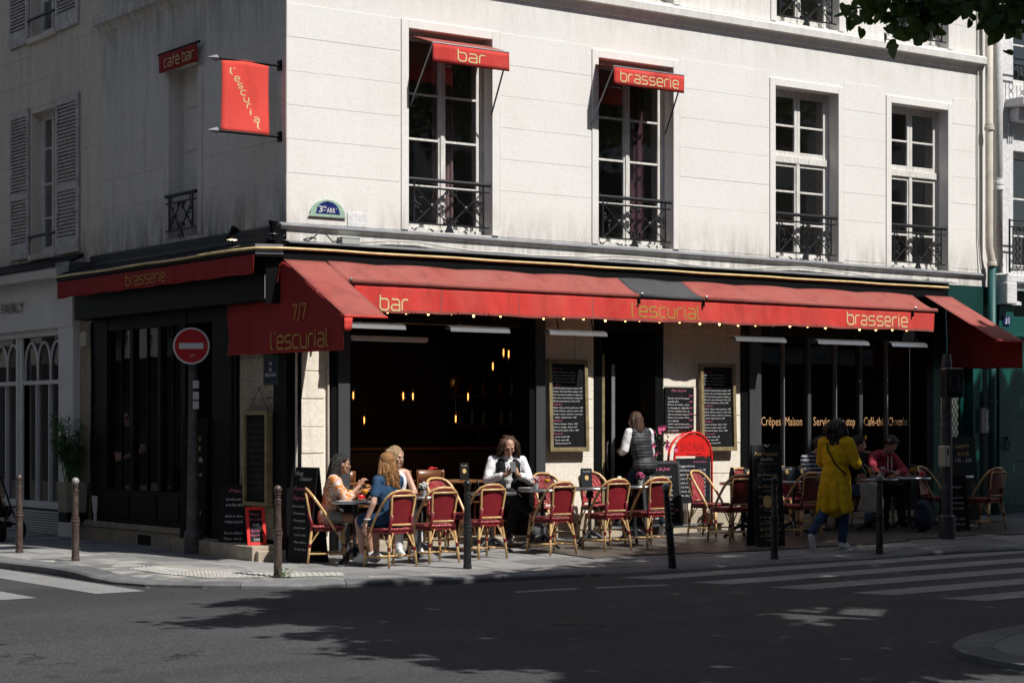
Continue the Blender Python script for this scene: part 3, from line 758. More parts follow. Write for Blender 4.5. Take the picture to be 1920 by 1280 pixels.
# ------------------------------------------------------------------ shopfront, sunny side
mb = MB(TR); mb.box(.0, .60, -.5, -.0, -.1, 3.6); mb.build('corner_pier', MT['stone_pier'], bld)
mb = MB(TR); mb.box(3.91, 4.765, -.4, .0, -.1, 3.6); mb.build('pier', MT['stone_pier'], bld)
mb = MB(TR); mb.box(5.99, 7.45, -.4, .0, -.1, 3.6); mb.build('pier', MT['stone_pier'], bld)
# stones of the piers: uneven courses
random.seed(31)
for a, b in ((3.915, 4.76), (5.995, 7.445), (.20, .53)):
    z = .42
    while z < 3.2:
        h = random.uniform(.30, .52); split = a+(b-a)*random.uniform(.35, .7) if b-a > .6 and random.random() < .6 else None
        for c, d in (((a, split), (split, b)) if split else ((a, b),)):
            p = random.uniform(.006, .016); mb = MB(TR); j = .006
            mb.hexa([(c+j, -.004, z+j), (d-j, -.004, z+j), (d-j, p+random.uniform(-.004, .004), z+j), (c+j, p, z+j)], [(c+j, -.004, z+h-j), (d-j, -.004, z+h-j), (d-j, p, z+h-j), (c+j, p+random.uniform(-.004, .004), z+h-j)])
            mb.build('pier_stone', MT['stone_pier'], bld, bevel=.008)
        z += h
    mb = MB(TR); mb.box(a-.0, b+.0, .0, .03, -.05, .42); mb.build('plinth', MT['step_stone'], bld, bevel=.012)
def post(T, a, b, n0, n1, z0, z1, m='grey_paint', name='post'): return MB(T).box(a, b, n0, n1, z0, z1).build(name, MT[m], bld, bevel=.006)
post(TR, -.02, .19, -.3, .035, -.1, 3.15, 'black_paint'); post(TR, .62, .70, -.3, .03, 0, 3.1, 'black_paint'); post(TR, .70, .87, -.28, .06, 0, 3.1)
post(TR, 3.66, 3.75, -.3, .03, .05, 3.1, 'black_paint'); post(TR, 3.75, 3.905, -.28, .06, .05, 3.1)
post(TR, 7.45, 7.58, -.3, .03, .05, 3.1, 'black_paint'); post(TR, 7.58, 7.81, -.28, .06, .05, 3.1)
post(TR, 11.29, 11.44, -.3, .05, .1, 3.1, 'black_paint')
MB(TR).tube([(.105, .055, .1), (.105, .055, 3.0)], .016, 8).build('conduit', MT['cream_pipe'], bld)
MB(TR).tube([(.575, .03, .3), (.57, .03, 2.4), (.56, .03, 3.0)], .014, 8).build('conduit', MT['cream_pipe'], bld)
for a, b in ((.87, 3.66), (4.765, 5.99), (7.81, 11.29)): MB(TR).box(a, b, -.3, .02, 2.92, 3.6).build('lintel', MT['black_paint'], bld)
MB(TR).box(.87, 3.66, -.4, .12, -.05, .16).build('step', MT['step_stone'], bld, bevel=.012)
MB(TR).box(4.75, 6.9, -.4, .22, -.05, .22).build('step', MT['step_stone'], bld, bevel=.012)
MB(TR).box(4.74, 6.92, .0, .235, .222, .245).build('step_nosing', MT['zinc'], bld)
MB(TR).box(7.81, 11.29, -.3, .05, -.05, .32).build('plinth', MT['step_stone'], bld, bevel=.012)
MB(TR).box(7.81, 11.29, -.2, .03, .32, .80).build('stall_riser', MT['black_paint'], bld)
for k, u in enumerate((7.85, 8.83, 9.82, 10.75)): MB(TR).box(u+.08, min(u+.85, 11.2), .03, .045, .38, .74).build('riser_panel', MT['black_paint'], bld, bevel=.008)
# glazed bays with gilt lettering
MU = [7.81, 8.30, 8.80, 9.37, 9.88, 10.46, 11.29]
for k, u in enumerate(MU):
    if k in (0, 6): continue
    w_ = .018 if k in (1, 3, 5) else .05
    MB(TR).box(u-w_/2, u+w_/2+(.02 if k in (2, 4) else 0), -.06, .02, .80, 2.92).build('mullion', MT['zinc'] if k in (1, 3, 5) else MT['grey_paint'], bld, bevel=.004)
for a, b in zip(MU, MU[1:]): MB(TR).face((a, -.03, .80), (b, -.03, .80), (b, -.03, 2.92), (a, -.03, 2.92)).build('shop_pane', MT['glass_shop'], bld, fix=False)
gm = MB()
for body, u0, u1 in (('Crêpes', 7.88, 8.27), ('Maison', 8.36, 8.70), ('Service', 8.93, 9.33), ('non-stop', 9.42, 9.80), ('Café-thé', 9.99, 10.43), ('Chocolat', 10.52, 10.95)):
    h = .17 if body in ('Crêpes',) else .135
    vs, fs = text2d(body, 1., res=2); x0 = min(v[0] for v in vs); x1 = max(v[0] for v in vs); i = len(gm.v)
    for v in vs: gm.v.append((u0+(v[0]-x0)/(x1-x0)*(u1-u0), .024, 1.62+v[1]*.185))
    for f in fs: gm.f.append([i+q for q in f])
gm.build('gilt_lettering', MT['letter_sign'], bld, fix=False)
# door bay: frame, one leaf folded open, transom
post(TR, 4.765, 4.90, -.3, .02, .24, 2.92, 'black_paint', 'door_frame'); post(TR, 5.84, 5.985, -.3, .02, .24, 2.92, 'black_paint', 'door_frame')
dl = MB(); dl.box(5.06, 5.10, -.02, .62, .25, 2.45); d_ = dl.build('door_leaf', MT['black_paint'], bld, bevel=.006)
MB().box(5.052, 5.108, -.035, -.021, .25, 2.45).build('door_edge', MT['zinc'], d_); MB().tube([(5.04, .03, 1.0), (5.02, .03, 1.05), (5.02, .03, 1.35), (5.04, .03, 1.4)], .012, 8).build('door_handle', MT['steel'], d_)
MB(TR).box(4.90, 4.95, -.02, .01, .25, 2.6).build('door_stile', MT['board_frame'], bld)
# café room
R = MB(); x0, x1, y0, y1, z0, z1 = .21, 11.29, .30, 6.4, .155, 3.35
R.face((x0, y0, z0), (x1, y0, z0), (x1, y1, z0), (x0, y1, z0)); R.build('café_floor'.replace('é', 'e'), MT['wood_dark'], bld, fix=False)
R = MB()
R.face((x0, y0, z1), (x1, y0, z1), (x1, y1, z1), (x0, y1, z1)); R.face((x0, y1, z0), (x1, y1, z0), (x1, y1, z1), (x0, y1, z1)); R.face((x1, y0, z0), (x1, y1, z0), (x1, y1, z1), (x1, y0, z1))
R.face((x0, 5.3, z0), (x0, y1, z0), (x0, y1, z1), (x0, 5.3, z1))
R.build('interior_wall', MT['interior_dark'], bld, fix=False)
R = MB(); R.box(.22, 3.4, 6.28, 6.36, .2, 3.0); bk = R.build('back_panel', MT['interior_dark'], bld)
bar = thing('bar_counter', 'dim wooden bar with shelves of bottles deep inside the café', 'bar', (6.0, 5.1, .155))
MB().box(-2.2, 2.6, -.3, .3, 0, 1.08).build('counter', MT['wood_dark'], bar); MB().box(-2.28, 2.68, -.38, .36, 1.08, 1.13).build('counter_top', MT['wood'], bar, bevel=.01)
rs = random.Random(17); mat('bottle_green', (.02, .06, .025), .15, var=0, coat=.4); mat('bottle_amber', (.20, .07, .01), .15, var=0, coat=.4); mat('bottle_clear', (.25, .26, .26), .12, var=0, coat=.4)
for z in (1.45, 1.95):
    sh_ = MB().box(-2.0, 2.4, .78, 1.02, z, z+.03).build('shelf', MT['wood'], bar)
    for k in range(15):
        x_ = -1.9+k*.28+rs.uniform(-.05, .05); h_ = rs.uniform(.22, .32); MB().lathe([(.036, 0), (.036, h_*.6), (.013, h_*.75), (.013, h_), (.001, h_)], (x_, .88, z+.031), 8).build('bottle', MT[rs.choice(('bottle_green', 'bottle_amber', 'bottle_clear'))], sh_, smooth=True)
for k, u in enumerate((4.6, 5.45, 6.3, 7.15, 8.0)):
    MB().box(u, u+.72, 6.2, 6.26, 1.75, 2.45).build('mirror', MT['mirror'], bld, bevel=.01)
mb = MB(); fit_text(mb, 'CAFÉ', 1.7, .34, lambda u, v: (5.7+u, 6.13, 1.30+v)); 
mat('sign_faint', (.12, .03, .02), .7, var=0); mb.build('wall_sign_lettering', MT['sign_faint'], bld, fix=False)

# ------------------------------------------------------------------ shopfront, shaded side
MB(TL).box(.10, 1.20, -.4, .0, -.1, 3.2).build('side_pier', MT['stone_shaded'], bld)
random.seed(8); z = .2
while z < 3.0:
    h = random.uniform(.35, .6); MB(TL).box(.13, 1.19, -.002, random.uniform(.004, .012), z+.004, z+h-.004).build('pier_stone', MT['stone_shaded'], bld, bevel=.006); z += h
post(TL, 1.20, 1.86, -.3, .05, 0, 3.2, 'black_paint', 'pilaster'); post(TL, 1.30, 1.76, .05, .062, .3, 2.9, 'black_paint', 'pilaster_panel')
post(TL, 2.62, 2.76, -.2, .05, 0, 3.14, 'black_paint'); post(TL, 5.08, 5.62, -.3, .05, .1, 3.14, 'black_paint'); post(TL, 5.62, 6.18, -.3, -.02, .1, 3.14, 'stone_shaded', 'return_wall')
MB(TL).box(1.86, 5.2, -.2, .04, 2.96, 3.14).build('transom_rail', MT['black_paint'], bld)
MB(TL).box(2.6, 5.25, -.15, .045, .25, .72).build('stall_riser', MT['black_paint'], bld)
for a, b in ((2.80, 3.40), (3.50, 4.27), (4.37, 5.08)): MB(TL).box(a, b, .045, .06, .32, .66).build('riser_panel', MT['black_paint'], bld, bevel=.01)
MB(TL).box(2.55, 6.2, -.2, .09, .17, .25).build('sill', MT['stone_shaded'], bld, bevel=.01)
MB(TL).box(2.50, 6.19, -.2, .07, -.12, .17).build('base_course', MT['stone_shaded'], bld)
MB(TL).box(3.62, 4.02, .072, .08, -.02, .12).build('air_vent', MT['black_paint'], bld)
ML = [2.76, 3.45, 4.32, 5.10]
for u in ML[1:3]: MB(TL).box(u-.05, u+.05, -.06, .03, .72, 2.96).build('mullion', MT['black_paint'], bld, bevel=.005)
for a, b in zip(ML, ML[1:]):
    MB(TL).box((a+b)/2-.012, (a+b)/2+.012, -.03, .0, .72, 2.96).build('glazing_bar', MT['black_paint'], bld)
    for c, d in ((a, (a+b)/2), ((a+b)/2, b)):
        t = random.uniform(-.006, .006); MB(TL).face((c, -.02, .72), (d, -.02+t, .72), (d, -.02, 2.96), (c, -.02-t, 2.96)).build('shop_pane', MT['glass_shop'], bld, fix=False)
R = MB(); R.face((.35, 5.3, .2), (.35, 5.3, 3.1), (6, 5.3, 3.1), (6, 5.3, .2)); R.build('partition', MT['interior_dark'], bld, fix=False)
# entrance steps at the corner
MB().box(-.36, -.02, 1.18, 2.5, -.12, .16).build('side_step', MT['stone_shaded'], bld, bevel=.01)
MB().box(-.44, -.02, .06, 1.17, -.12, .155).build('corner_step', MT['step_stone'], bld, bevel=.012)
MB().box(-.40, .55, -.02, .05, -.12, .10).build('corner_plinth', MT['step_stone'], bld, bevel=.01)
# ------------------------------------------------------------------ left neighbour: pale shop with arched glazing
nb = thing('shop_building', 'pale neighbouring building with shuttered windows over a grey shopfront lettered FAIRLY', 'building', (0, 0, 0))
LW = [(7.0, 7.95, 4.24, 6.42)]; LU = [(7.0, 7.98, 7.58, 9.8)]
LW2 = [(10.6, 11.55, 4.24, 6.42)]; LU2 = [(10.6, 11.58, 7.58, 9.8)]
mb = MB(TL); wall_grid(mb, 5.36, 22, 3.83, 10.6, LW+LU+LW2+LU2, -.005, .2); mb.build('wall', MT['plaster_neighbour'], nb, fix=False)
random.seed(3)
panels(TL, nb, MT['plaster_neighbour'], [(5.38, 6.98), (7.97, 10.55), (11.6, 14)], [4.15, 4.42, 4.83, 5.25, 5.66, 6.08, 6.50, 6.9, 7.32, 7.74, 8.16, 8.6, 9.0], n0=-.005, p=.005)
panels(TL, nb, MT['plaster_neighbour'], [(6.98, 7.97)], [6.50, 6.9, 7.32], n0=-.005, p=.005)
for a, b, c, d in LW+LU+LW2+LU2:
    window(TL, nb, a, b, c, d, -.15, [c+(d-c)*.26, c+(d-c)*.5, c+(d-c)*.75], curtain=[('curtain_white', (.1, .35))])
    mb = MB(TL); mb.box(a-.03, b+.03, -.005, .06, c-.09, c); mb.build('window_sill', MT['plaster_neighbour'], nb, bevel=.01)
    mb = MB(TL); mb.tube([(a-.02, .03, c+.28), (b+.1, .03, c+.28)], .022, 8); mb.build('guard_rail', MT['iron'], nb)
def shutter(a, b, c, d, n):
    S = MB(TL); w = .055
    S.box(a, a+w, n, n+.04, c, d); S.box(b-w, b, n, n+.04, c, d); S.box(a+w, b-w, n, n+.038, c, c+.22); S.box(a+w, b-w, n, n+.038, d-.12, d); m = c+(d-c)*.42; S.box(a+w, b-w, n, n+.038, m-.05, m+.05)
    s = S.build('shutter', MT['shutter'], nb, bevel=.004)
    for z0, z1 in ((c+.22, m-.05), (m+.05, d-.12)):
        k = int((z1-z0)/.052)
        for j in range(k):
            z = z0+(j+.5)*(z1-z0)/k; t = random.uniform(-.004, .004)
            S = MB(TL); S.hexa([(a+w, n+.004, z-.006+.018), (b-w, n+.004, z-.006+.018), (b-w, n+.034, z-.026), (a+w, n+.034, z-.026+t)], [(a+w, n+.006, z+.004+.018), (b-w, n+.006, z+.004+.018), (b-w, n+.036, z-.016), (a+w, n+.036, z-.016+t)])
            S.build('slat', MT['shutter'], s)
shutter(8.0, 8.72, 4.20, 6.52, .012); shutter(6.12, 6.92, 4.17, 6.52, .012); shutter(8.03, 8.75, 7.52, 9.8, .012); shutter(6.15, 6.93, 7.52, 9.8, .012)
# dark gutter line and stall cornice
mb = MB(TL); mb.prism([(0, 3.86), (.30, 3.80), (.34, 3.90), (.30, 3.95), (0, 4.12)], 6.02, 22, lambda p, q, t: (t, p, q)); mb.build('cornice', MT['shop_grey'], nb)
mb = MB(TL); mb.prism([(0, 4.09), (.31, 3.955), (.35, 3.965), (0, 4.14)], 6.0, 22, lambda p, q, t: (t, p, q)); mb.build('lead_flashing', MT['black_paint'], nb)
MB(TL).box(6.18, 22, -.2, .10, 3.08, 3.86).build('fascia', MT['shop_grey'], nb)
MB(TL).box(6.18, 6.72, -.2, .09, -.12, 3.08).build('pilaster', MT['shop_grey'], nb, bevel=.008)
MB(TL).box(11.6, 12.2, -.2, .09, -.12, 3.08).build('pilaster', MT['shop_grey'], nb, bevel=.008)
MB(TL).box(6.72, 11.6, -.2, .03, .36, .46).build('sill', MT['shop_grey'], nb, bevel=.008)
MB(TL).box(6.72, 11.6, -.2, -.03, -.12, .36).build('vent_back', MT['black_paint'], nb)
for j in range(9): MB(TL).hexa([(6.74, -.03, .005+j*.038), (11.6, -.03, .005+j*.038), (11.6, .02, -.005+j*.038), (6.74, .02, -.005+j*.038)], [(6.74, -.03, .022+j*.038), (11.6, -.03, .022+j*.038), (11.6, .02, .012+j*.038), (6.74, .02, .012+j*.038)]).build('vent_slat', MT['shop_grey'], nb)
MB(TL).box(6.72, 11.6, -.2, .03, 2.98, 3.08).build('window_head', MT['shop_grey'], nb); MB(TL).box(6.72, 11.6, -.12, .0, 2.25, 2.31).build('transom', MT['shop_grey'], nb)
for u in (6.72, 8.30, 8.45, 10.0): MB(TL).box(u, u+.10, -.14, .015, .46, 2.98).build('window_post', MT['shop_grey'], nb, bevel=.005)
for b0, b1 in ((6.82, 8.30), (8.55, 10.0)):
    k = 3; wd = (b1-b0)/k
    for j in range(1, k): MB(TL).box(b0+wd*j-.016, b0+wd*j+.016, -.08, -.01, .46, 2.25).build('glazing_bar', MT['shop_grey'], nb)
    for j in range(k):
        A = MB(TL); c = b0+wd*(j+.5); r = wd/2-.005; pts = [(c-r, -.045, 2.31)]+[(c-r*math.cos(t*PI/10), -.045, 2.52+r*1.55*math.sin(t*PI/10)) for t in range(11)]+[(c+r, -.045, 2.31)]
        A.tube(pts, .020, 6); A.build('glazing_arch', MT['shop_grey'], nb)
        MB(TL).face((b0+wd*j, -.06, .46), (b0+wd*(j+1), -.06, .46), (b0+wd*(j+1), -.06, 2.98), (b0+wd*j, -.06, 2.98)).build('shop_pane', MT['glass_shop'], nb, fix=False)
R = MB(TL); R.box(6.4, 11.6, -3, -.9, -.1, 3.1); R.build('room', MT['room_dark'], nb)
MB(TL).box(8.30, 8.55, -.12, -.02, .46, 2.98).build('window_post', MT['shop_grey'], nb)
mb = MB(); fit_text(mb, 'FAIRLY', .92, .155, lambda u, v: (-.125, 8.90-u, 3.375+v)); mb.build('shop_letters', MT['copper_letter'], nb, fix=False)
mb = MB(); fit_text(mb, 'FAIRLY', .92, .155, lambda u, v: (-.108, 8.885-u, 3.368+v)); mb.build('letter_backs', MT['copper_face'], nb, fix=False)
mb = MB(TL); mb.box(5.72, 5.92, .0, .09, 2.78, 2.98); mb.box(5.78, 5.86, .09, .10, 2.82, 2.90); mb.build('alarm_box', MT['plastic_beige'], nb, bevel=.008)
mb = MB(TL); mb.tube([(5.60, .06, 3.1), (5.57, .065, 2.2), (5.6, .065, 1.2), (5.58, .06, .3)], .014, 6); mb.build('wall_cable', MT['black_paint'], nb)
MB(TL).prism([(5.72, 3.99), (6.25, 3.99), (6.2, 3.84), (5.78, 3.84)], .0, .34, lambda p, q, t: (p, t, q)).build('gutter_box', MT['zinc'], nb)

# ------------------------------------------------------------------ right neighbour: green doors, white wall, balcony
rb = thing('green_door_building', 'white neighbouring building with green panelled entrance and iron balconies at the right edge', 'building')
mb = MB(TR); wall_grid(mb, 12.86, 26, 3.83, 10.6, [(13.35, 14.5, 4.1, 6.05), (13.35, 14.5, 7.1, 9.4)], .02, .2); mb.build('wall', MT['plaster_white'], rb, fix=False)
MB(TR).box(15.2, 26, -.4, .02, -.1, 3.83).build('ground_floor_wall', MT['plaster_white'], rb); MB(TR).box(12.87, 15.2, -.4, -.31, 3.38, 3.83).build('door_head_wall', MT['green_dark'], rb); window(TR, rb, 13.35, 14.5, 4.1, 6.05, -.12, [4.7, 5.3]); window(TR, rb, 13.35, 14.5, 7.1, 9.4, -.12, [7.8, 8.5])
mb = MB(TR); mb.box(13.15, 15.2, .02, .40, 6.72, 6.86); mb.box(13.25, 15.2, .02, .22, 6.5, 6.72); mb.build('balcony_slab', MT['plaster_white'], rb, bevel=.02)
mb = MB(TR); mb.box(12.9, 15.2, .02, .28, 3.90, 4.03); mb.build('balcony_slab', MT['plaster_white'], rb, bevel=.02)
MB(TR).box(12.88, 13.12, .0, .3, 3.55, 3.90).build('bracket', MT['plaster_white'], rb, bevel=.02)
for z in (6.2, 6.3, 6.4): pass
for k in range(3): MB(TR).box(13.20+k*.05, 13.225+k*.05, .02, .05, 6.18, 6.48).build('bracket_flute', MT['plaster_white'], rb, bevel=.006)
for (z0, z1, u0) in ((4.05, 4.90, 12.93), (6.88, 7.75, 13.2)):
    B = MB(TR); n = .30 if z0 < 5 else .38; u1 = 15
    for z in (z0+.05, z1-.02, z1-.12): B.tube([(u0, n, z), (u1, n, z)], .012, 6)
    B.tube([(u0, n, z0), (u0, n, z1)], .016, 6)
    k = 0; u = u0+.08
    while u < u1-.2:
        B.tube([(u, n, z0+.05), (u, n, z1-.12)], .009, 6); c = u+.13; h = (z1-.12)-(z0+.05)
        for q in range(5):
            zc = z0+.05+h*(q+.5)/5; B.tube([(c+.055*math.cos(t), n, zc+h*.09*math.sin(t)) for t in [j*PI/4 for j in range(8)]], .008, 5, closed=True)
            if q < 4: B.tube([(c-.05, n, zc+.02), (c+.05, n, zc+h/5-.02)], .006, 5); B.tube([(c+.05, n, zc+.02), (c-.05, n, zc+h/5-.02)], .006, 5)
        u += .27
    B.build('balcony_railing', MT['iron'], rb)
# green entrance of the café building: panelled door with a lattice
gd = thing('green_door', 'dark green door with a diamond lattice, right of the terrace', 'door', (0, 0, 0))
GB = MB(TR)
GB.box(11.44, 12.84, -.4, .01, 2.66, 3.83); GB.build('overdoor_panel', MT['green_dark'], gd)
for a, b, p in ((11.44, 11.62, .05), (12.36, 12.52, .05)): MB(TR).box(a, b, -.25, p, .12, 2.66).build('door_jamb', MT['green_paint'], gd, bevel=.008)
MB(TR).box(11.62, 12.36, -.25, .05, 2.52, 2.66).build('door_head', MT['green_paint'], gd, bevel=.008)
MB(TR).box(12.52, 12.86, -.3, .0, -.05, 2.66).build('wall_strip', MT['green_dark'], gd)
D = MB(TR); a, b, c, d = 11.62, 12.36, .15, 2.52
D.box(a, a+.12, -.16, -.10, c, d); D.box(b-.12, b, -.16, -.10, c, d); D.box(a+.12, b-.12, -.16, -.101, d-.14, d); D.box(a+.12, b-.12, -.16, -.101, c, c+.75); D.build('door_frame', MT['green_paint'], gd, bevel=.008)
MB(TR).box(a+.18, b-.18, -.10, -.085, c+.14, c+.64).build('door_panel', MT['green_paint'], gd, bevel=.012)
MB(TR).face((a+.12, -.145, c+.75), (b-.12, -.145, c+.75), (b-.12, -.145, d-.14), (a+.12, -.145, d-.14)).build('door_glass', MT['glass_shop'], gd, fix=False)
Lt = MB(TR); z0, z1, u0, u1 = c+.75, d-.14, a+.12, b-.12; st = .075
k = -30
while k < 40:
    for s in (1, -1):
        # line u = uc + s*(z - z0)*.55
        P = []
        for z in (z0, z1): P.append((u0+k*st+s*(z-z0)*.55, z))
        (ua, za), (ub, zb) = P
        def cl(ua, za, ub, zb):
            pts = []
            for t in [i/60 for i in range(61)]:
                u = ua+(ub-ua)*t
                if u0 <= u <= u1: pts.append((u, za+(zb-za)*t))
            return pts
        q = cl(ua, za, ub, zb)
        if len(q) > 1: Lt.tube([(q[0][0], -.125, q[0][1]), (q[-1][0], -.125, q[-1][1])], .008, 4)
    k += 1
Lt.build('lattice', MT['green_paint'], gd)
MB(TR).box(a+.04, a+.085, -.10, -.085, 1.18, 1.36).build('lock_plate', MT['steel'], gd); MB(TR).ball((a+.06, -.07, 1.62), .022).build('door_knob', MT['gold_tube'], gd)
MB(TR).box(11.40, 12.9, -.3, .12, -.05, .15).build('door_step', MT['granite'], gd, bevel=.01)
# big double door beyond
MB(TR).box(12.92, 13.27, -.3, .10, .05, 3.55).build('pilaster', MT['green_paint'], rb, bevel=.01)
MB(TR).prism([(12.86, 3.55), (13.36, 3.55), (13.36, 3.60), (12.9, 3.66)], -.1, .18, lambda p, q, t: (p, t, q)).build('pilaster_cap', MT['plaster_white'], rb)
MB(TR).box(13.27, 15.2, -.3, -.02, .05, 3.05).build('carriage_door', MT['green_paint'], rb)
MB(TR).box(13.27, 15.2, -.3, .03, 3.05, 3.12).build('door_rail', MT['green_paint'], rb, bevel=.01); MB(TR).box(13.27, 15.2, -.3, .0, 3.12, 3.38).build('frieze', MT['green_paint'], rb, bevel=.01)
for z0, z1 in ((1.75, 2.25), (1.05, 1.62), (.32, .92), (2.36, 2.9)): MB(TR).box(13.33, 13.62, -.02, .0, z0, z1).build('door_panel', MT['green_paint'], rb, bevel=.014); MB(TR).box(13.72, 14.2, -.02, .0, z0, z1).build('door_panel', MT['green_paint'], rb, bevel=.014)
MB(TR).box(12.95, 13.20, .10, .12, .35, .85).build('pilaster_panel', MT['green_paint'], rb, bevel=.012)
kn = MB(TR); kn.tube([(13.08+.055*math.cos(t*PI/8), .135, 1.30+.075*math.sin(t*PI/8)) for t in range(16)], .012, 6, closed=True); kn.ball((13.08, .125, 1.42), .03, 8, 5); kn.build('door_knocker', MT['iron'], rb, smooth=True)
MB(TR).box(12.86, 15.2, -.3, .14, -.05, .10).build('door_step', MT['granite'], rb, bevel=.01)
np_ = thing('house_number', 'small dark blue plate with the number 31 on the green pilaster', 'sign', (13.08, -.115, 3.30))
MB().box(-.075, .075, -.012, .012, -.07, .07).build('plate', MT['plaque_blue'], np_, bevel=.006)
mb = MB(); fit_text(mb, '31', .095, .105, lambda u, v: (-.048+u, -.0145, -.052+v), res=2); mb.build('numerals', MT['white_print'], np_, fix=False)
ic = thing('intercom', 'grey metal entry phone box on the wall by the green door', 'intercom', (12.62, -.02, 1.50))
MB().box(-.13, .13, -.09, .02, 0, .40).build('case', MT['zinc'], ic, bevel=.012); MB().box(-.02, .10, -.096, -.09, .05, .36).build('panel', MT['steel'], ic)
for k in range(4): MB().lathe([(.012, 0), (.010, .006)], (0, 0, 0), 8).build('button', MT['iron'], ic).matrix_local = Matrix.Translation((.02+.045*(k % 2), -.096, .12+.10*(k//2))) @ Matrix.Rotation(PI/2, 4, 'X')
# downpipes
def pipe(name, pts, r, m, label, rings=()):
    t = thing(name, label, 'pipe'); MB().tube(pts, r, 14).build('pipe_run', MT[m], t, smooth=True)
    for p in rings: MB().lathe([(r+.004, -.05), (r+.018, -.045), (r+.018, .0), (r+.010, .01), (r+.010, .05)], p, 14).build('pipe_collar', MT[m], t, smooth=False)
    return t
pipe('downpipe', [(12.66, -.12, 10.4), (12.66, -.12, 4.55), (12.66, -.12, 4.45), (12.72, -.12, 4.22), (12.725, -.12, 4.18)], .062, 'cream_pipe', 'cream downpipe with a kinked foot at the right end of the café building', [(12.66, -.12, 6.35), (12.725, -.12, 4.2)])
pipe('downpipe', [(12.90, -.10, 10.4), (12.90, -.10, 4.05)], .068, 'plaster_white', 'white downpipe on the neighbouring white wall', [(12.90, -.10, 5.5), (12.90, -.10, 5.42)])
pipe('downpipe', [(12.735, -.12, 4.15), (12.735, -.12, .2)], .058, 'pipe_green', 'green painted lower downpipe beside the green door', [(12.735, -.12, 2.0)])
MB(TR).tube([(12.50, .03, 10.2), (12.50, .03, 7.4), (12.49, .03, 5.8), (12.50, .03, 4.6), (12.53, .04, 4.3), (12.55, .05, 4.1)], .012, 6).build('cable', MT['cable_white'], bld)

# ------------------------------------------------------------------ awnings
def quadcloth(name, m, parent, P, nu=30, nv=6, wob=0., ax=(0, -1, 0), k=9.):
    """P = four corners (00, 10, 11, 01); wob = ripple amplitude growing towards v=1"""
    a, b, c, d = [Vector(p) for p in P]; ax = Vector(ax); ln = (b-a).length
    def fn(u, v):
        p = (a*(1-u)+b*u)*(1-v)+(d*(1-u)+c*u)*v
        w_ = wob*v*(math.sin(u*ln*k)+.6*math.sin(u*ln*k*2.3+1.7)+.5*math.sin(u*ln*k*.37+.5))
        return tuple(p+ax*w_)
    o = MB().grid(fn, nu, nv).build(name, MT[m], parent, smooth=True, fix=False)
    sd = o.modifiers.new('Solidify', 'SOLIDIFY'); sd.thickness = .003; sd.offset = 0; return fn
aw = thing('terrace_awning', 'long red awning with grey patch and gold lettering over the terrace', 'awning')
YB, ZB, YF, ZF = -.12, 3.615, -.56, 3.375
# roof cloth in three pieces: red, grey mended strip, red, slightly scalloped at the wall edge
def roofcloth(x0, x1, m):
    def fn(u, v):
        x = x0+(x1-x0)*u; s = .022*abs(math.sin(x*2.6))*(1-v)-.014*math.sin(PI*v)*(1+.4*math.sin(x*3.1))
        return (x, YB+(YF-YB)*v, ZB+(ZF-ZB)*v+s)
    o = MB().grid(fn, max(6, int((x1-x0)*10)), 8).build('roof_cloth', MT[m], aw, smooth=True, fix=False)
    sd = o.modifiers.new('Solidify', 'SOLIDIFY'); sd.thickness = .004
roofcloth(.50, 5.08, 'canvas_top'); roofcloth(5.08, 6.22, 'canvas_grey'); roofcloth(6.22, 10.9, 'canvas_top')
MB().tube([(.5, YF, ZF-.012), (5.08, YF, ZF-.012)], .034, 12).build('front_roll', MT['canvas_top'], aw, smooth=True)
MB().tube([(5.08, YF, ZF-.012), (6.22, YF, ZF-.012)], .034, 12).build('front_roll', MT['canvas_grey'], aw, smooth=True)
MB().tube([(6.22, YF, ZF-.012), (10.95, YF, ZF-.012)], .034, 12).build('front_roll', MT['canvas_top'], aw, smooth=True)
def valf(x, z):                               # hanging valance surface
    v = (ZF-.04-z)/.36; return (x, YF-.004-.016*v*(math.sin(x*5.1)+.7*math.sin(x*11.7+1)+.5*math.sin(x*2.2)+.35*math.sin(x*27+z*6)), z)
vz0 = lambda x: 3.00+.006*math.sin(x*3.3)+.004*math.sin(x*9.)+.004*x
o = MB().grid(lambda u, v: valf(.62+(10.9-.62)*u, (ZF-.04)*(1-v)+vz0(.62+(10.9-.62)*u)*v), 220, 8).build('valance', MT['canvas_red'], aw, smooth=True, fix=False)
sd_ = o.modifiers.new('Solidify', 'SOLIDIFY'); sd_.thickness = .003; val_ = o
for x in [1.9, 3.1, 4.3, 5.5, 6.7, 7.9, 9.1, 10.3]:
    MB().grid(lambda u, v: (lambda p: (p[0], p[1]-.003, p[2]))(valf(x-.012+.024*u, (ZF-.045)*(1-v)+(vz0(x)+.003)*v)), 1, 6).build('seam', MT['canvas_top'], aw, fix=False)
MB().grid(lambda u, v: (lambda p: (p[0], p[1]-.0035, p[2]))(valf(.63+10.26*u, vz0(.63+10.26*u)+.004+.03*v)), 220, 1).build('hem', MT['canvas_top'], aw, fix=False)
def vl(x0, zb):
    def f(u, v): p = valf(x0+u, zb+v); return (p[0], p[1]-.006, p[2])
    return f
letter_parts('bar', .40, .135, vl(.99, 3.035), 'letter_gold', val_)
letter_parts("l'escurial", 1.20, .135, vl(4.97, 3.085), 'letter_brown', val_)
letter_parts('brasserie', 1.26, .135, vl(9.03, 3.10), 'letter_gold', val_)
for x in (5.13, 6.28, 10.45, .56):
    MB().ball((x, YF-.03, ZF+.012), .022, 8, 5).build('end_knob', MT['steel'], aw); MB().box(x-.06, x-.035, YF-.04, YF-.01, ZF-.12, ZF-.03).build('arm_clip', MT['black_paint'], aw)
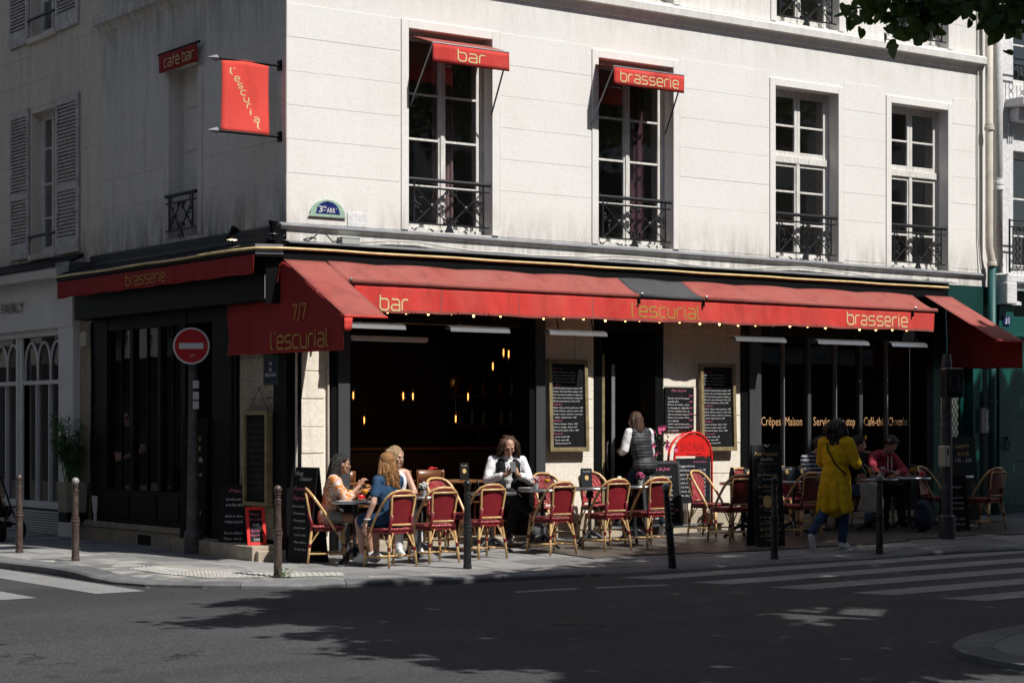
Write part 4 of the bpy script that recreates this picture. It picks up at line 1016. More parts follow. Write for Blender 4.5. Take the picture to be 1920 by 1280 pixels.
for x in (1.6, 5.1, 8.3, 10.4): MB().tube([(x, -.1, 3.1), (x+.25, -.35, 3.22), (x, YF+.04, ZF-.03)], .02, 6).build('folding_arm', MT['black_paint'], aw)
# sloping side wings with hanging cheeks
for nm, x0, x1, lab in (('awning_wing', -.10, .49, 'red awning wing with hanging cheek lettered 7/7 at the corner'), ('awning_wing', 11.17, 11.80, 'red awning wing with hanging cheek beside the green door')):
    wg = thing(nm, lab, 'awning', group='side wings of the awning')
    quadcloth('wing_cloth', 'canvas_top', wg, ((x0, -.10, 3.63), (x1, -.10, 3.63), (x1, -1.52, 2.885), (x0, -1.52, 2.885)), 6, 14, .006, (0, 0, 1), 6)
    MB().tube([(x0, -1.52, 2.88), (x1, -1.52, 2.88)], .014, 8).build('front_bar', MT['canvas_red'], wg)
    xc = x0 if x0 < 0 else x1
    def ck(u, v, xc=xc):       # u from the wall outwards, v downwards
        y = 1.30-(1.30+1.50)*u if xc < 0 else -.02-(1.48)*u
        top = 3.62-.524*max(0, -y-.10) if y < -.10 else (3.60 if y < .06 else 3.16)
        z = top*(1-v)+(2.505-.02*u)*v
        return (xc-.022*math.sin(u*17+1)*(v*(1-u)+.15)-.015*math.sin(v*7+u*5)*(1-u), y, z)
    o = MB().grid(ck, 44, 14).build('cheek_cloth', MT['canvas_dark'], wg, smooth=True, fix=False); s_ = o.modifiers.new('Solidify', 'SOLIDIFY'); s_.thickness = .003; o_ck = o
    quadcloth('cheek_turn', 'canvas_red', wg, ((xc, -1.52, 2.87), (xc+.11, -1.53, 2.86), (xc+.09, -1.53, 2.72), (xc, -1.52, 2.70)), 4, 3, .003)
    if xc < 0:
        quadcloth('torn_flap', 'canvas_red', wg, ((-.11, -.05, 3.60), (-.115, .10, 3.42), (-.16, .16, 3.30), (-.12, -.04, 3.36)), 6, 6, .02, (-1, 0, 0), 20)
        def ckl(y0, zb):
            def f(u, v): return (xc-.045, y0-u, zb+v)
            return f
        letter_parts('7/7', .32, .135, ckl(-.40, 2.885), 'letter_brown', o_ck, gap=.2)
        letter_parts("l'escurial", 1.36, .155, ckl(.13, 2.545), 'letter_brown', o_ck)
# left valance along the fascia
lv = thing('side_valance', 'faded red valance lettered brasserie under the shaded fascia', 'awning')
def lvf(y, z): v = (3.685-z)/.24; return (-.432-.010*v*(math.sin(y*6.3)+.7*math.sin(y*14+1)), y, z)
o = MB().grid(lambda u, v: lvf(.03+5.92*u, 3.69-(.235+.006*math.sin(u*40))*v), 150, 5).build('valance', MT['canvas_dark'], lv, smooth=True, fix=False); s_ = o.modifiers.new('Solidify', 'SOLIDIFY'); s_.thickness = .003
def f_(u, v): p = lvf(3.62-u, 3.505+v); return (p[0]-.007, p[1], p[2])
letter_parts('brasserie', 1.18, .115, f_, 'letter_brown', o)
# small window awnings
def win_awning(x0, x1, zt, proj, drop, txt, tw, label):
    t = thing('window_awning', label, 'awning', group='red window awnings')
    quadcloth('roof_cloth', 'canvas_top', t, ((x0, -.0+.16, zt), (x1, .16, zt), (x1, -proj, zt-drop), (x0, -proj, zt-drop)), 12, 6, .004, (0, 0, 1), 7)
    z1 = zt-drop
    def vf(x, z): return (x, -proj-.004-.006*((z1-z)/.24)*math.sin(x*9), z)
    o = MB().grid(lambda u, v: vf(x0+(x1-x0)*u, z1-.245*v), 24, 4).build('valance', MT['canvas_red'], t, smooth=True, fix=False); s_ = o.modifiers.new('Solidify', 'SOLIDIFY'); s_.thickness = .003
    xs_ = (x0+x1)/2-tw/2
    def lf(u, v): p = vf(xs_+u, z1-.19+v); return (p[0], p[1]-.006, p[2])
    letter_parts(txt, tw, .105, lf, 'letter_gold', o)
    MB().tube([(x0, -proj, z1), (x1, -proj, z1)], .012, 8).build('front_bar', MT['steel'], t)
    for x, xe in ((x0+.01, x0-.06), (x1-.01, x1+.06)): MB().tube([(x, -proj, z1), (xe if x < (x0+x1)/2 else x1+.02, -.0, z1-.75)], .011, 6).build('arm', MT['zinc' if x < (x0+x1)/2 else 'iron'], t)
win_awning(1.86, 3.04, 6.62, .42, .19, 'bar', .42, 'small red window awning lettered bar')
win_awning(4.78, 6.02, 6.56, .42, .12, 'brasserie', 1.02, 'small red window awning lettered brasserie')
t = thing('window_awning', 'small shaded red window awning lettered café bar', 'awning', group='red window awnings')
def vf(y, z): return (-.10-.012*((6.62-z)/.24)*math.sin(y*11), y, z)
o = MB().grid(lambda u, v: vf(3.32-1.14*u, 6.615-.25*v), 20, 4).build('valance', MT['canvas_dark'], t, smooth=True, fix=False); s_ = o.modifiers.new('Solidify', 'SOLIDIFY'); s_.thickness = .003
def lf(u, v): p = vf(3.12-u, 6.42+v); return (p[0]-.014, p[1], p[2])
letter_parts('café bar', .86, .10, lf, 'letter_gold', o)
MB().tube([(-.09, 3.34, 6.62), (-.09, 2.14, 6.62)], .018, 8).build('roller', MT['black_paint'], t)
# flag sign
fg = thing('flag_sign', 'bright red hanging banner lettered l escurial on two black brackets', 'sign')
o = MB().grid(lambda u, v: (-.815+.645*u, .14-.012*math.sin(v*5+u*3), 6.03-.89*v), 10, 14).build('banner', MT['canvas_flag'], fg, smooth=True, fix=False); s_ = o.modifiers.new('Solidify', 'SOLIDIFY'); s_.thickness = .004; ban_ = o
for z in (6.02, 5.15):
    MB().tube([(-.87, .14, z), (.0, .14, z)], .018, 8).build('bracket_bar', MT['black_paint'], fg); MB().box(-.03, .0, .10, .18, z-.06, z+.06).build('bracket_plate', MT['black_paint'], fg)
    mb = MB(); mb.lathe([(.001, -.13), (.045, 0), (.03, .012)], (0, 0, 0), 4); s = mb.build('spear_tip', MT['zinc'], fg); s.matrix_local = Matrix.Translation((-.87, .14, z)) @ Matrix.Rotation(PI/2, 4, 'Y')
x = -.70; z = 5.845
for ch in "l'escurial":
    w_ = {'l': .03, 'i': .012, "'": .012, 'r': .05}.get(ch, .072)
    letters(ch, w_*.9, .056, lambda u, v: (x+u, .14-.012*math.sin((6.03-z-v)/.89*5+(x+u+.815)/.645*3)-.005, z+v), wt=.22).build('letter', MT['letter_gold'], ban_, fix=False)
    if ch == 'l' and z > 5.8: x += .05
    elif ch == "'": x += .01; z -= .078
    else: x += .045; z -= .078
# arrondissement plaque
pq = thing('district_plaque', 'half-round enamel plaque in blue with pale green rim on the sunlit corner', 'sign', (.565, -.012, 4.205))
def arch(w, h, s=1.): return [(-w*s, 0)]+[(-w*.92*s*math.cos(t*PI/12), .03*s+h*s*math.sin(t*PI/12)) for t in range(13)]+[(w*s, 0)]
MB().prism([(p, q-.02) for p, q in arch(.27, .19)], .0, .02, lambda p, q, t: (p, -t, q)).build('rim', MT['plaque_green'], pq, bevel=.004)
MB().prism([(p*.66, q*.70+.022) for p, q in arch(.27, .19)], .0205, .024, lambda p, q, t: (p, -t, q)).build('enamel', MT['plaque_blue'], pq)
mb = MB(); fit_text(mb, '3', .055, .08, lambda u, v: (-.135+u, -.027, .035+v), res=2); fit_text(mb, 'me', .05, .028, lambda u, v: (-.075+u, -.027, .088+v), res=2); fit_text(mb, 'ARR', .12, .062, lambda u, v: (-.02+u, -.027, .035+v), res=2); fit_text(mb, 'T', .016, .022, lambda u, v: (.108+u, -.027, .075+v)); mb.box(-.07, -.035, -.028, -.0265, .06, .066); mb.build('lettering', MT['white_print'], pq, fix=False)
MB().ball((0, -.025, .165), .014, 8, 5).build('screw', MT['iron'], pq)
MB(TR).box(.86, 1.13, .006, .016, 4.09, 4.27).build('mortar_patch', MT['plaster_white'], bld, bevel=.01)
# street-name plate on the shaded pier
sp = thing('street_plate', 'dark blue street-name plate with green border on the shaded stone pier', 'sign', (-.012, .35, 2.12))
MB().box(-.012, .01, -.19, .19, 0, .37).build('border', MT['plaque_dkgreen'], sp); MB().box(-.0145, -.0125, -.16, .16, .03, .34).build('enamel', MT['plaque_navy'], sp)
mb = MB()
for s_, w_, z in (('RUE', .07, .235), ('DES', .07, .165), ('FRANCS-BOURGEOIS', .27, .10)): fit_text(mb, s_, w_, .042, lambda u, v, w_=w_, z=z: (-.0165, w_/2-u, z+v))
mb.build('lettering', MT['white_print'], sp, fix=False)
# fixtures on the fascia: spot lamps, junction box, cables
def spot(loc, tilt, rz, label, lit):
    t = thing('spot_lamp', label, 'lamp', loc, rz)
    MB().box(-.06, .06, -.05, .05, 0, .02).build('base', MT['black_paint'], t); MB().tube([(0, 0, .02), (0, 0, .09)], .012, 8).build('stem', MT['black_paint'], t)
    h = MB().lathe([(.028, -.10), (.035, -.02), (.04, .0), (.058, .06), (.062, .075)], (0, 0, 0), 16).build('head', MT['black_paint'], t, smooth=True); h.matrix_local = Matrix.Translation((0, 0, .16)) @ Matrix.Rotation(tilt, 4, 'Y')
    b = MB().lathe([(.06, .074), (.064, .078), (.055, .082), (.03, .078), (.001, .07)], (0, 0, 0), 16, cap=False).build('reflector', MT['lamp_glow' if lit else 'steel'], t, smooth=True); b.matrix_local = h.matrix_local
spot((-.24, .95, 3.86), math.radians(38), 0, 'lit spot lamp leaning out above the shaded fascia', True)
spot((-.20, -.02, 3.86), math.radians(4), 0, 'upright spot lamp at the corner of the fascia', False)
jb = thing('junction_box', 'pale grey cable box on the ledge below the district plaque', 'box', (.85, -.06, 3.86)); MB().box(-.13, .13, -.06, .05, 0, .075).build('case', MT['plastic_grey'], jb, bevel=.006); MB().box(-.135, .135, -.065, .055, .075, .09).build('lid', MT['plastic_grey'], jb, bevel=.004)
rs = random.Random(2); cp = [(.98, -.05, 3.89)]+[(1.0+k*.45, -.045, 3.90+.035*math.sin(k*.8)+.02*rs.uniform(-1, 1)) for k in range(1, 24)]+[(11.3, -.045, 3.91)]
tag(MB().tube(cp, .011, 6).build('wall_cable', MT['cable_white'], smooth=True), 'white cable sagging along the wall above the awning', 'cable')
tag(MB().tube([(.72, -.08, 3.90), (.6, -.09, 3.88), (.50, -.09, 3.97), (.42, -.09, 4.0), (.34, -.09, 3.93), (.25, -.09, 3.87), (.18, -.09, 3.88), (.30, -.1, 3.92), (.36, -.1, 3.90)], .009, 6).build('wall_cable', MT['cable_black'], smooth=True), 'black looped cable beside the junction box', 'cable')
# heaters under the awning
HS = [(.60, 1.38), (2.05, 2.97), (3.61, 4.57), (6.87, 7.84), (8.47, 9.52), (10.0, 10.77)]
hl = ['leftmost, by the awning wing', 'second from the left, over the open window', 'over the framed menu left of the door', 'over the framed menu right of the door', 'over the lettered shop windows', 'nearest the right awning wing']
for (a, b), l_ in zip(HS, hl):
    t = thing('patio_heater', 'long metal infrared heater under the awning, '+l_, 'heater', ((a+b)/2, -.48, 2.80), 0, 'heaters under the awning'); w_ = (b-a)/2
    pr = [(-.07, .0), (-.055, .05), (.0, .075), (.06, .06), (.075, .03), (.05, .045), (.0, .05), (-.045, .03)]
    MB().prism([(p*1.0, q) for p, q in pr], -w_, w_, lambda p, q, t_: (t_, p, q)).build('reflector_hood', MT['steel'], t); MB().box(-w_+.06, w_-.06, -.02, .03, .015, .035).build('element', MT['black_paint'], t)
    for x in (-w_*.6, w_*.6): MB().tube([(x, .0, .06), (x, .05, .25), (x, .45, .28)], .010, 6).build('bracket', MT['black_paint'], t)
lb = thing('strip_light', 'pale strip light fixed above the open café window', 'lamp', (1.46, -.03, 2.71)); MB().box(-.57, .57, -.03, .02, -.03, .03).build('casing', MT['shop_grey'], lb, bevel=.006); MB().box(-.55, .55, -.02, .01, -.036, -.0305).build('diffuser', MT['white_print'], lb)
# festoon bulbs below the valance
st = thing('string_lights', 'black festoon cable with small warm bulbs along the awning edge', 'string lights')
bx = [1.14, 1.41, 1.74, 2.09, 2.43, 2.85, 3.18, 3.54, 3.87, 4.20, 4.57, 4.91, 5.16, 5.51, 5.87, 6.24, 6.6, 6.95, 7.28, 7.62, 7.95, 8.3, 8.66, 9.0, 9.36, 9.7, 10.05, 10.36]
MB().tube([(x, -.50, 3.06+.004*x+(.012 if i % 2 else 0)) for i, x in enumerate(bx)], .006, 5).build('cable', MT['cable_black'], st)
rs = random.Random(9)
for x in bx:
    z = 3.025+.0035*x+rs.uniform(-.012, .012); hd_ = MB().lathe([(.013, .015), (.013, .05)], (x, -.50, z), 8).build('bulb_holder', MT['bulb_cap'], st)
    MB().ball((x, -.50, z-.012), (.030, .030, .034), 10, 7).build('bulb', MT['glass_clear'], hd_, smooth=True, fix=False); MB().ball((x, -.50, z-.010), (.016, .016, .022), 8, 5).build('filament', MT['bulb_warm'], hd_)
# ------------------------------------------------------------------ bollards
def bollard(mainmat, ballmat):
    t = thing('bollard', '', 'bollard', group='slim iron bollards along the kerb')
    MB().lathe([(.050, -.04), (.050, .03), (.046, .05), (.045, .42), (.050, .43), (.050, .445), (.045, .45), (.052, .465), (.056, .48), (.052, .495), (.044, .50), (.050, .51), (.050, .525), (.043, .53), (.034, .80), (.040, .805), (.040, .82), (.034, .825), (.040, .84), (.040, .855), (.030, .86), (.030, .905), (.038, .91), (.038, .925), (.022, .93)], n=16).build('shaft', MT[mainmat], t, smooth=False)
    MB().ball((0, 0, .965), .046, 12, 8).build('ball', MT[ballmat], t, smooth=True)
    return t
pb = bollard('bollard_brown', 'bollard_brown'); pk = bollard('bollard_black', 'bollard_black'); pw = bollard('bollard_black', 'ball_white'); pbw = bollard('bollard_brown', 'ball_white')
BO = [(pb, -2.11, 3.22, 0, 'rusty brown bollard near the stroller at the left edge'), (pbw, -2.15, 1.36, 0, 'rusty brown bollard with pale worn ball before the potted bamboo'), (None, -1.3, -2.11, 0, 'dark brown bollard with a weed at its foot by the dropped kerb'),
      (pk, .85, -2.65, 0, 'black bollard standing between the empty red chairs'), (pw, 3.19, -3.49, -.16, 'leaning black bollard with a white ball before the café door'), (None, 4.95, -3.35, 0, 'black bollard in front of the breakfast menu stand'), (None, 6.54, -3.59, 0, 'black bollard with pale ball in front of the table with the person in red')]
src = None
for i, (p, x, y, lean, lab) in enumerate(BO):
    if p is None: p2 = copy_tree({2: pb, 5: pk, 6: pw}[i])
    else: p2 = p
    p2.location = (x, y, G(x, y)); p2['label'] = lab
    if lean: p2.rotation_euler = (0, lean, .3)
    if i == 6: p2.rotation_euler = (0, 0, .8)
BO5 = None
# weed
mat('leaf_weed', (.09, .20, .03), .5, var=.4, scale=30)
mb = MB(); rs = random.Random(4)
for k in range(46):
    a = rs.uniform(0, 6.28); r = rs.uniform(.02, .11); h = rs.uniform(.02, .11); p = Vector((-1.27+r*math.cos(a), -2.2+r*math.sin(a), G(-1.27, -2.2)+h)); d = Vector((math.cos(a), math.sin(a), .4))*.035; s = Vector((-math.sin(a), math.cos(a), 0))*.016
    mb.face(tuple(p), tuple(p+d*.5+s), tuple(p+d), tuple(p+d*.5-s)); mb.face(tuple((-1.27, -2.2, G(-1.27, -2.2))), tuple(p+s*.1), tuple(p-s*.1))
tag(mb.build('weed', MT['leaf_weed'], fix=False), 'small green weed at the foot of the corner bollard', 'weed')
# ------------------------------------------------------------------ no-entry sign
x, y = -.38, 1.74
ne = thing('no_entry_sign', 'round red no-entry sign with white bar on a weathered grey pole', 'sign', (x, y, G(x, y)))
MB().lathe([(.115, -.03), (.115, .25), (.105, .30), (.085, .32), (.075, .9), (.062, 1.6), (.055, 2.6), (.05, 2.85), (.02, 2.87)], n=14).build('pole', MT['pole_dark'], ne, smooth=False)
th = math.atan2(.81, .586)
def disc(name, r, n0, n1, m, poly=None, parent=None):
    e = Vector((.80, -.60, 0)); nrm = Vector((-.60, -.80, 0)); c = Vector((-.07, -.09, 2.66))
    pl = poly or [(r*math.cos(k*PI/20), r*math.sin(k*PI/20)) for k in range(40)]
    return MB().prism(pl, n0, n1, lambda p, q, t: tuple(c+e*p+Vector((0, 0, q))+nrm*t)).build(name, MT[m], parent or ne)
disc('plate', .235, -.01, .012, 'zinc'); disc('rim', .234, .012, .0145, 'sign_white'); disc('face', .212, .0145, .017, 'sign_red'); disc('white_bar', 0, .017, .019, 'sign_white', [(-.155, -.037), (.155, -.037), (.155, .037), (-.155, .037)])
st_ = MB(); e = Vector((.80, -.60, 0)); c = Vector((-.07, -.09, 2.66))+Vector((-.60, -.80, 0))*.019
fit_text(st_, 'LAPS', .07, .026, lambda u, v: tuple(c+e*(-.02+u)+Vector((0, 0, -.135+v)))); st_.build('sticker', MT['sign_white'], ne, fix=False)
for k, (z, w_) in enumerate(((1.98, .05), (2.12, .04), (1.86, .03))): MB().hexa([(-.04, -.085, z), (.03, -.10, z), (.03, -.085, z), (-.04, -.07, z)], [(-.04, -.085, z+.10), (.03, -.10, z+.10), (.03, -.085, z+.10), (-.04, -.07, z+.10)]).build('paper_sticker', MT['sign_white'], ne)
# ------------------------------------------------------------------ pedestrian signal pole
x, y = 8.76, -2.72
ps = thing('pedestrian_signal', 'dark pedestrian signal post with push-button box, right of the terrace', 'traffic light', (x, y, G(x, y)))
MB().lathe([(.12, -.03), (.12, .30), (.075, .33), (.07, 2.40), (.06, 2.45), (.055, 2.52)], n=14).build('pole', MT['pole_dark'], ps, smooth=False)
hb = MB().box(-.12, .14, -.30, -.07, 1.92, 2.32).build('signal_head', MT['bollard_black'], ps, bevel=.02); hb.rotation_euler = (0, 0, -.5)
hb2 = MB().box(-.10, .12, -.306, -.30, 1.95, 2.28).build('signal_lens', MT['board_slate'], ps); hb2.rotation_euler = (0, 0, -.5)
mb = MB()
for xx in (-.05, .06):
    mb.ball((xx, -.31, 2.21), (.018, .004, .02), 8, 5); mb.tube([(xx, -.31, 2.18), (xx-.022, -.31, 2.0)], .008, 5); mb.tube([(xx, -.31, 2.18), (xx+.022, -.31, 2.0)], .008, 5)
o = mb.build('walking_figure', MT['grey_paint'], ps); o.rotation_euler = (0, 0, -.5)
pbx = MB().box(-.16, -.05, -.10, .03, .98, 1.27).build('button_box', MT['plastic_beige'], ps, bevel=.02); pbx.rotation_euler = (0, 0, .1); o = MB().box(-.125, -.085, -.106, -.10, 1.14, 1.23).build('button', MT['bollard_black'], ps); o.rotation_euler = (0, 0, .1)

# ------------------------------------------------------------------ rattan chairs
def bistro_chair():
    t = thing('rattan_chair', '', 'chair', group='red woven rattan chairs of the terrace')
    # seat faces +y ; rounded square
    def rr(w, d, r, k=5):
        P = []
        for cx, cy, a0 in ((w-r, d-r, 0), (-w+r, d-r, PI/2), (-w+r, -d+r, PI), (w-r, -d+r, 1.5*PI)):
            for j in range(k+1): a = a0+PI/2*j/k; P.append((cx+r*math.cos(a), cy+r*math.sin(a)))
        return P
    MB().prism(rr(.215, .205, .09), .425, .455, lambda p, q, z: (p*(1.0 if q < 0 else 1.05), q, z)).build('seat', MT['weave_red'], t, bevel=.012)
    MB().prism(rr(.20, .19, .08), .385, .425, lambda p, q, z: (p, q, z)).build('seat_rim', MT['weave_back'], t, bevel=.008)
    for sx in (-1, 1):
        MB().tube([(sx*.185, .17, .43), (sx*.205, .195, .20), (sx*.215, .205, .0)], [.017, .016, .014], 8).build('leg', MT['bamboo'], t, smooth=True)
        MB().tube([(sx*.145, -.235, .60), (sx*.15, -.19, .47), (sx*.165, -.20, .38), (sx*.19, -.225, .18), (sx*.205, -.245, .0)], [.014, .016, .017, .016, .014], 8).build('leg', MT['bamboo'], t, smooth=True)
        MB().tube([(sx*.145, -.232, .60), (sx*.15, -.193, .47), (sx*.165, -.203, .385)], .0195, 8).build('binding', MT['binding_red'], t, smooth=True)
        for (px, py, z) in ((.205, .195, .215), (.187, -.223, .215)): MB().lathe([(.019, -.022), (.0195, .0), (.019, .022)], (sx*px, py, z), 8).build('binding', MT['binding_red'], t)
        MB().tube([(sx*.203, .193, .22), (sx*.12, .17, .40)], .008, 6).build('brace', MT['bamboo'], t); MB().tube([(sx*.185, -.222, .22), (sx*.10, -.19, .40)], .008, 6).build('brace', MT['bamboo'], t)
        MB().tube([(sx*.203, .193, .22), (sx*.19, .08, .40)], .008, 6).build('brace', MT['bamboo'], t); MB().tube([(sx*.185, -.222, .22), (sx*.185, -.10, .40)], .008, 6).build('brace', MT['bamboo'], t)
        MB().tube([(sx*.21, .20, .12), (sx*.197, -.235, .12)], .011, 7).build('stretcher', MT['bamboo'], t)
    MB().tube([(-.205, .0, .12), (.205, .0, .12)], .011, 7).build('stretcher', MT['bamboo'], t)
    # hoop
    P = []
    H_ = [(.225, .075, .40), (.225, .03, .49), (.222, -.04, .60), (.214, -.11, .70), (.195, -.175, .79), (.155, -.225, .85), (.085, -.252, .878), (0, -.258, .884)]
    pts = [(-a, b, c) for a, b, c in H_]+[(a, b, c) for a, b, c in H_[-2::-1]]
    MB().tube(pts, .017, 8).build('hoop', MT['bamboo'], t, smooth=True)
    # woven back: curved shell between the posts, rising to the hoop
    def back(u, v):
        x = -1+2*u; wb = .150+.035*v-.05*max(0, v-.82)/.18; z = .49+.365*v-(.05*abs(x)**3*max(0, v-.55)/.45)
        y = -.195-.055*v+.035*x*x*(.4+.6*v)
        return (x*wb, y, z)
    bp_ = MB().grid(lambda u, v: tuple(Vector(back(u, v))+Vector((0, -.012, 0))), 10, 10).build('back_panel', MT['weave_back'], t, smooth=True, fix=False)
    o = MB().grid(back, 10, 10).build('back_weave', MT['weave_red'], bp_, smooth=True, fix=False)
    # natural cane frame around the panel on the back
    fr = [(-.150, -.207, .505), (-.158, -.232, .65), (-.170, -.258, .80), (-.160, -.268, .825), (.160, -.268, .825), (.170, -.258, .80), (.158, -.232, .65), (.150, -.207, .505), (.135, -.207, .49), (-.135, -.207, .49)]
    MB().tube(fr, .0135, 7, closed=True).build('back_frame', MT['bamboo'], t, smooth=True)
    MB().tube([(-.19, -.21, .795), (-.10, -.262, .855), (0, -.272, .862), (.10, -.262, .855), (.19, -.21, .795)], .009, 6).build('binding', MT['binding_red'], t)
    return t
bc = bistro_chair(); first = True
CH = [ # x, y of seat centre, rotation (0 = faces the building), label
 (.36, -1.78, .10, 'red rattan chair under the woman in the blue dress'),
 (1.00, -1.73, -.04, 'empty red rattan chair between the woman in blue and the black bollard'),
 (1.69, -1.73, -.02, 'empty red rattan chair just behind the black bollard'),
 (2.68, -1.80, .03, 'empty red rattan chair facing the juice glass, outer row'),
 (3.53, -1.82, -.03, 'empty red rattan chair at the table with the menu card, outer row'),
 (4.24, -1.78, -.02, 'red rattan chair behind the leaning bollard'),
 (5.70, -1.72, -.05, 'red rattan chair in shade left of the breakfast menu stand'),
 (6.86, -1.80, .05, 'red rattan chair hidden behind the person in the yellow coat'),
 (10.28, -2.05, .12, 'red rattan chair at the far right end of the terrace'),
 (1.96, -.62, PI+.10, 'red rattan chair facing the street, left of the man in the waistcoat'),
 (3.62, -.60, PI-.05, 'red rattan chair behind the juice glass, against the stone pier'),
 (4.42, -.60, PI+.04, 'red rattan chair behind the menu card, against the stone pier'),
 (5.98, -1.02, PI+.32, 'empty red rattan chair beside the red arched menu board'),
 (6.95, -.78, PI+.05, 'red rattan chair lit by the sun, against the grey window post'),
 (7.75, -.75, PI, 'red rattan chair half hidden behind the breakfast menu stand'),
 (9.28, -.85, PI+.05, 'red rattan chair under the person in the red hoodie'),
 (9.85, -1.55, PI+.35, 'empty red rattan chair beside the signal post'),
 (.12, -.78, math.radians(-118), 'red rattan chair under the woman in the orange shirt'),
 (8.15, -.80, PI-.1, 'red rattan chair behind the yellow coat, under the striped sleeve'),
]
for x, y, r, lab in CH:
    place(bc, first, (x, y, G(x, y)+(.016 if x > 2.75 else .002)), r, lab); first = False
# ------------------------------------------------------------------ bistro tables
def bistro_table():
    t = thing('bistro_table', '', 'table', group='round bistro tables of the terrace')
    tp_ = MB().lathe([(.001, .705), (.28, .705), (.30, .71), (.30, .735), (.001, .738)], n=32, cap=False).build('table_top', MT['table_top'], t)
    MB().lathe([(.298, .703), (.309, .705), (.311, .72), (.309, .737), (.298, .740)], n=32, cap=False).build('rim', MT['steel'], tp_, smooth=True)
    MB().lathe([(.05, .60), (.045, .70)], n=12).build('top_plate', MT['iron'], t)
    MB().lathe([(.028, .08), (.024, .14), (.022, .40), (.026, .42), (.022, .44), (.022, .64)], n=10).build('column', MT['iron'], t)
    for k in range(3):
        a = k*2*PI/3+.4; c, s = math.cos(a), math.sin(a)
        MB().tube([(.02*c, .02*s, .16), (.10*c, .10*s, .13), (.19*c, .19*s, .055), (.25*c, .25*s, .02), (.275*c, .275*s, .012)], [.028, .026, .022, .022, .018], 8).build('foot', MT['iron'], t, smooth=True)
    return t
bt = bistro_table(); first = True
TB = [(.33, -1.05, 'round table with juice and red cup between the three women'), (1.22, -1.10, 'round table with white flowers behind the woman in blue'), (2.20, -1.22, 'round table with an ashtray beside the man in the waistcoat'), (2.98, -1.22, 'round table with pink flower and orange juice'),
      (3.74, -1.22, 'round table with a standing menu card before the pier'), (4.50, -1.20, 'round table with pink flowers in front of the café door'), (6.30, -1.30, 'round table with two dark menu cards beside the sunny pier'), (7.25, -1.30, 'round table with a dark menu rack behind the breakfast stand'),
      (8.75, -1.42, 'round table laid for breakfast before the person in red'), (9.42, -1.42, 'round table with plates and a second juice, pushed against the breakfast table'), (10.35, -1.40, 'round table with red flower by the signal post')]
TT = []
for x, y, lab in TB:
    z = G(x, y)+(.016 if x > 2.75 else .002); place(bt, first, (x, y, z), random.uniform(0, 2), lab); first = False; TT.append((x, y, z+.740))
# ------------------------------------------------------------------ things on the tables
mat('juice', (.90, .34, .01), .3, var=0); mat('cup_red', (.60, .02, .02), .2, var=0, coat=.5); mat('china', (.72, .72, .70), .25, var=0, coat=.3); mat('paper', (.70, .70, .69), .7, var=.1, scale=20)
mat('petal_red', (.60, .02, .03), .6, var=.3, scale=60, kind='Object'); mat('petal_white', (.75, .75, .72), .6, var=.2, scale=60, kind='Object'); mat('petal_pink', (.62, .09, .24), .6, var=.4, scale=60, kind='Object')
mat('petal_pale', (.70, .42, .46), .6, var=.3, scale=60, kind='Object'); mat('leaf_small', (.05, .10, .03), .5, var=.4, scale=40, kind='Object'); mat('pot_glass', (.35, .36, .36), .2, var=.1); mat('croissant', (.45, .20, .06), .6, var=.5, scale=30, kind='Object')
def juice_glass(p, label, full=.5):
    t = thing('juice_glass', label, 'glass', p, group='glasses of orange juice')
    MB().lathe([(.03, 0), (.032, .004), (.006, .010), (.005, .05), (.03, .065), (.042, .10), (.043, .14), (.038, .175)], n=16, cap=False).build('goblet', MT['glass_clear'], t, smooth=True, fix=False)
    MB().lathe([(.006, .058), (.029, .067), (.040, .10), (.041, .10+.05*full), (.001, .10+.05*full)], n=16, cap=False).build('juice', MT['juice'], t, smooth=True)
def tumbler(p, label):
    t = thing('tumbler', label, 'glass', p); MB().lathe([(.001, .002), (.030, .002), (.034, .09)], n=14, cap=False).build('glass_wall', MT['glass_clear'], t, smooth=True, fix=False); MB().lathe([(.001, .05), (.029, .05), (.028, .004), (.001, .004)], n=14, cap=False).build('water', MT['glass_clear'], t, fix=False)
def menu_card(p, rz, label, m='board_slate', w=.14, h=.22, art='chalk_gold', tilt=.0):
    t = thing('menu_card', label, 'menu', p, rz, group='menu cards on the tables')
    for s in (-1, 1): MB().hexa([(-w/2, s*.035, 0), (w/2, s*.035, 0), (w/2, s*.035-s*.004, 0), (-w/2, s*.035-s*.004, 0)], [(-w/2, s*.004, h), (w/2, s*.004, h), (w/2, 0, h), (-w/2, 0, h)]).build('cover', MT[m], t)
    c = MB(); 
    for s in (-1,):
        f = lambda p_, q_: (p_, -.0375+.031*q_/h-.001, q_)
        c.prism([(.026*math.cos(k*PI/8), .12+.032*math.sin(k*PI/8)) for k in range(16)], 0, .0015, lambda p_, q_, t_: tuple(Vector(f(p_, q_))-Vector((0, t_, 0)))) if h > .15 else None
    if c.v: c.build('emblem', MT[art], t)
    mb = MB(); fit_text(mb, "l'escurial", w*.6, .018, lambda u, v: (-w*.3+u, -.0375+.031*(h*.8+v)/h-.002, h*.8+v)); mb.build('lettering', MT['chalk_white'], t, fix=False)
    return t
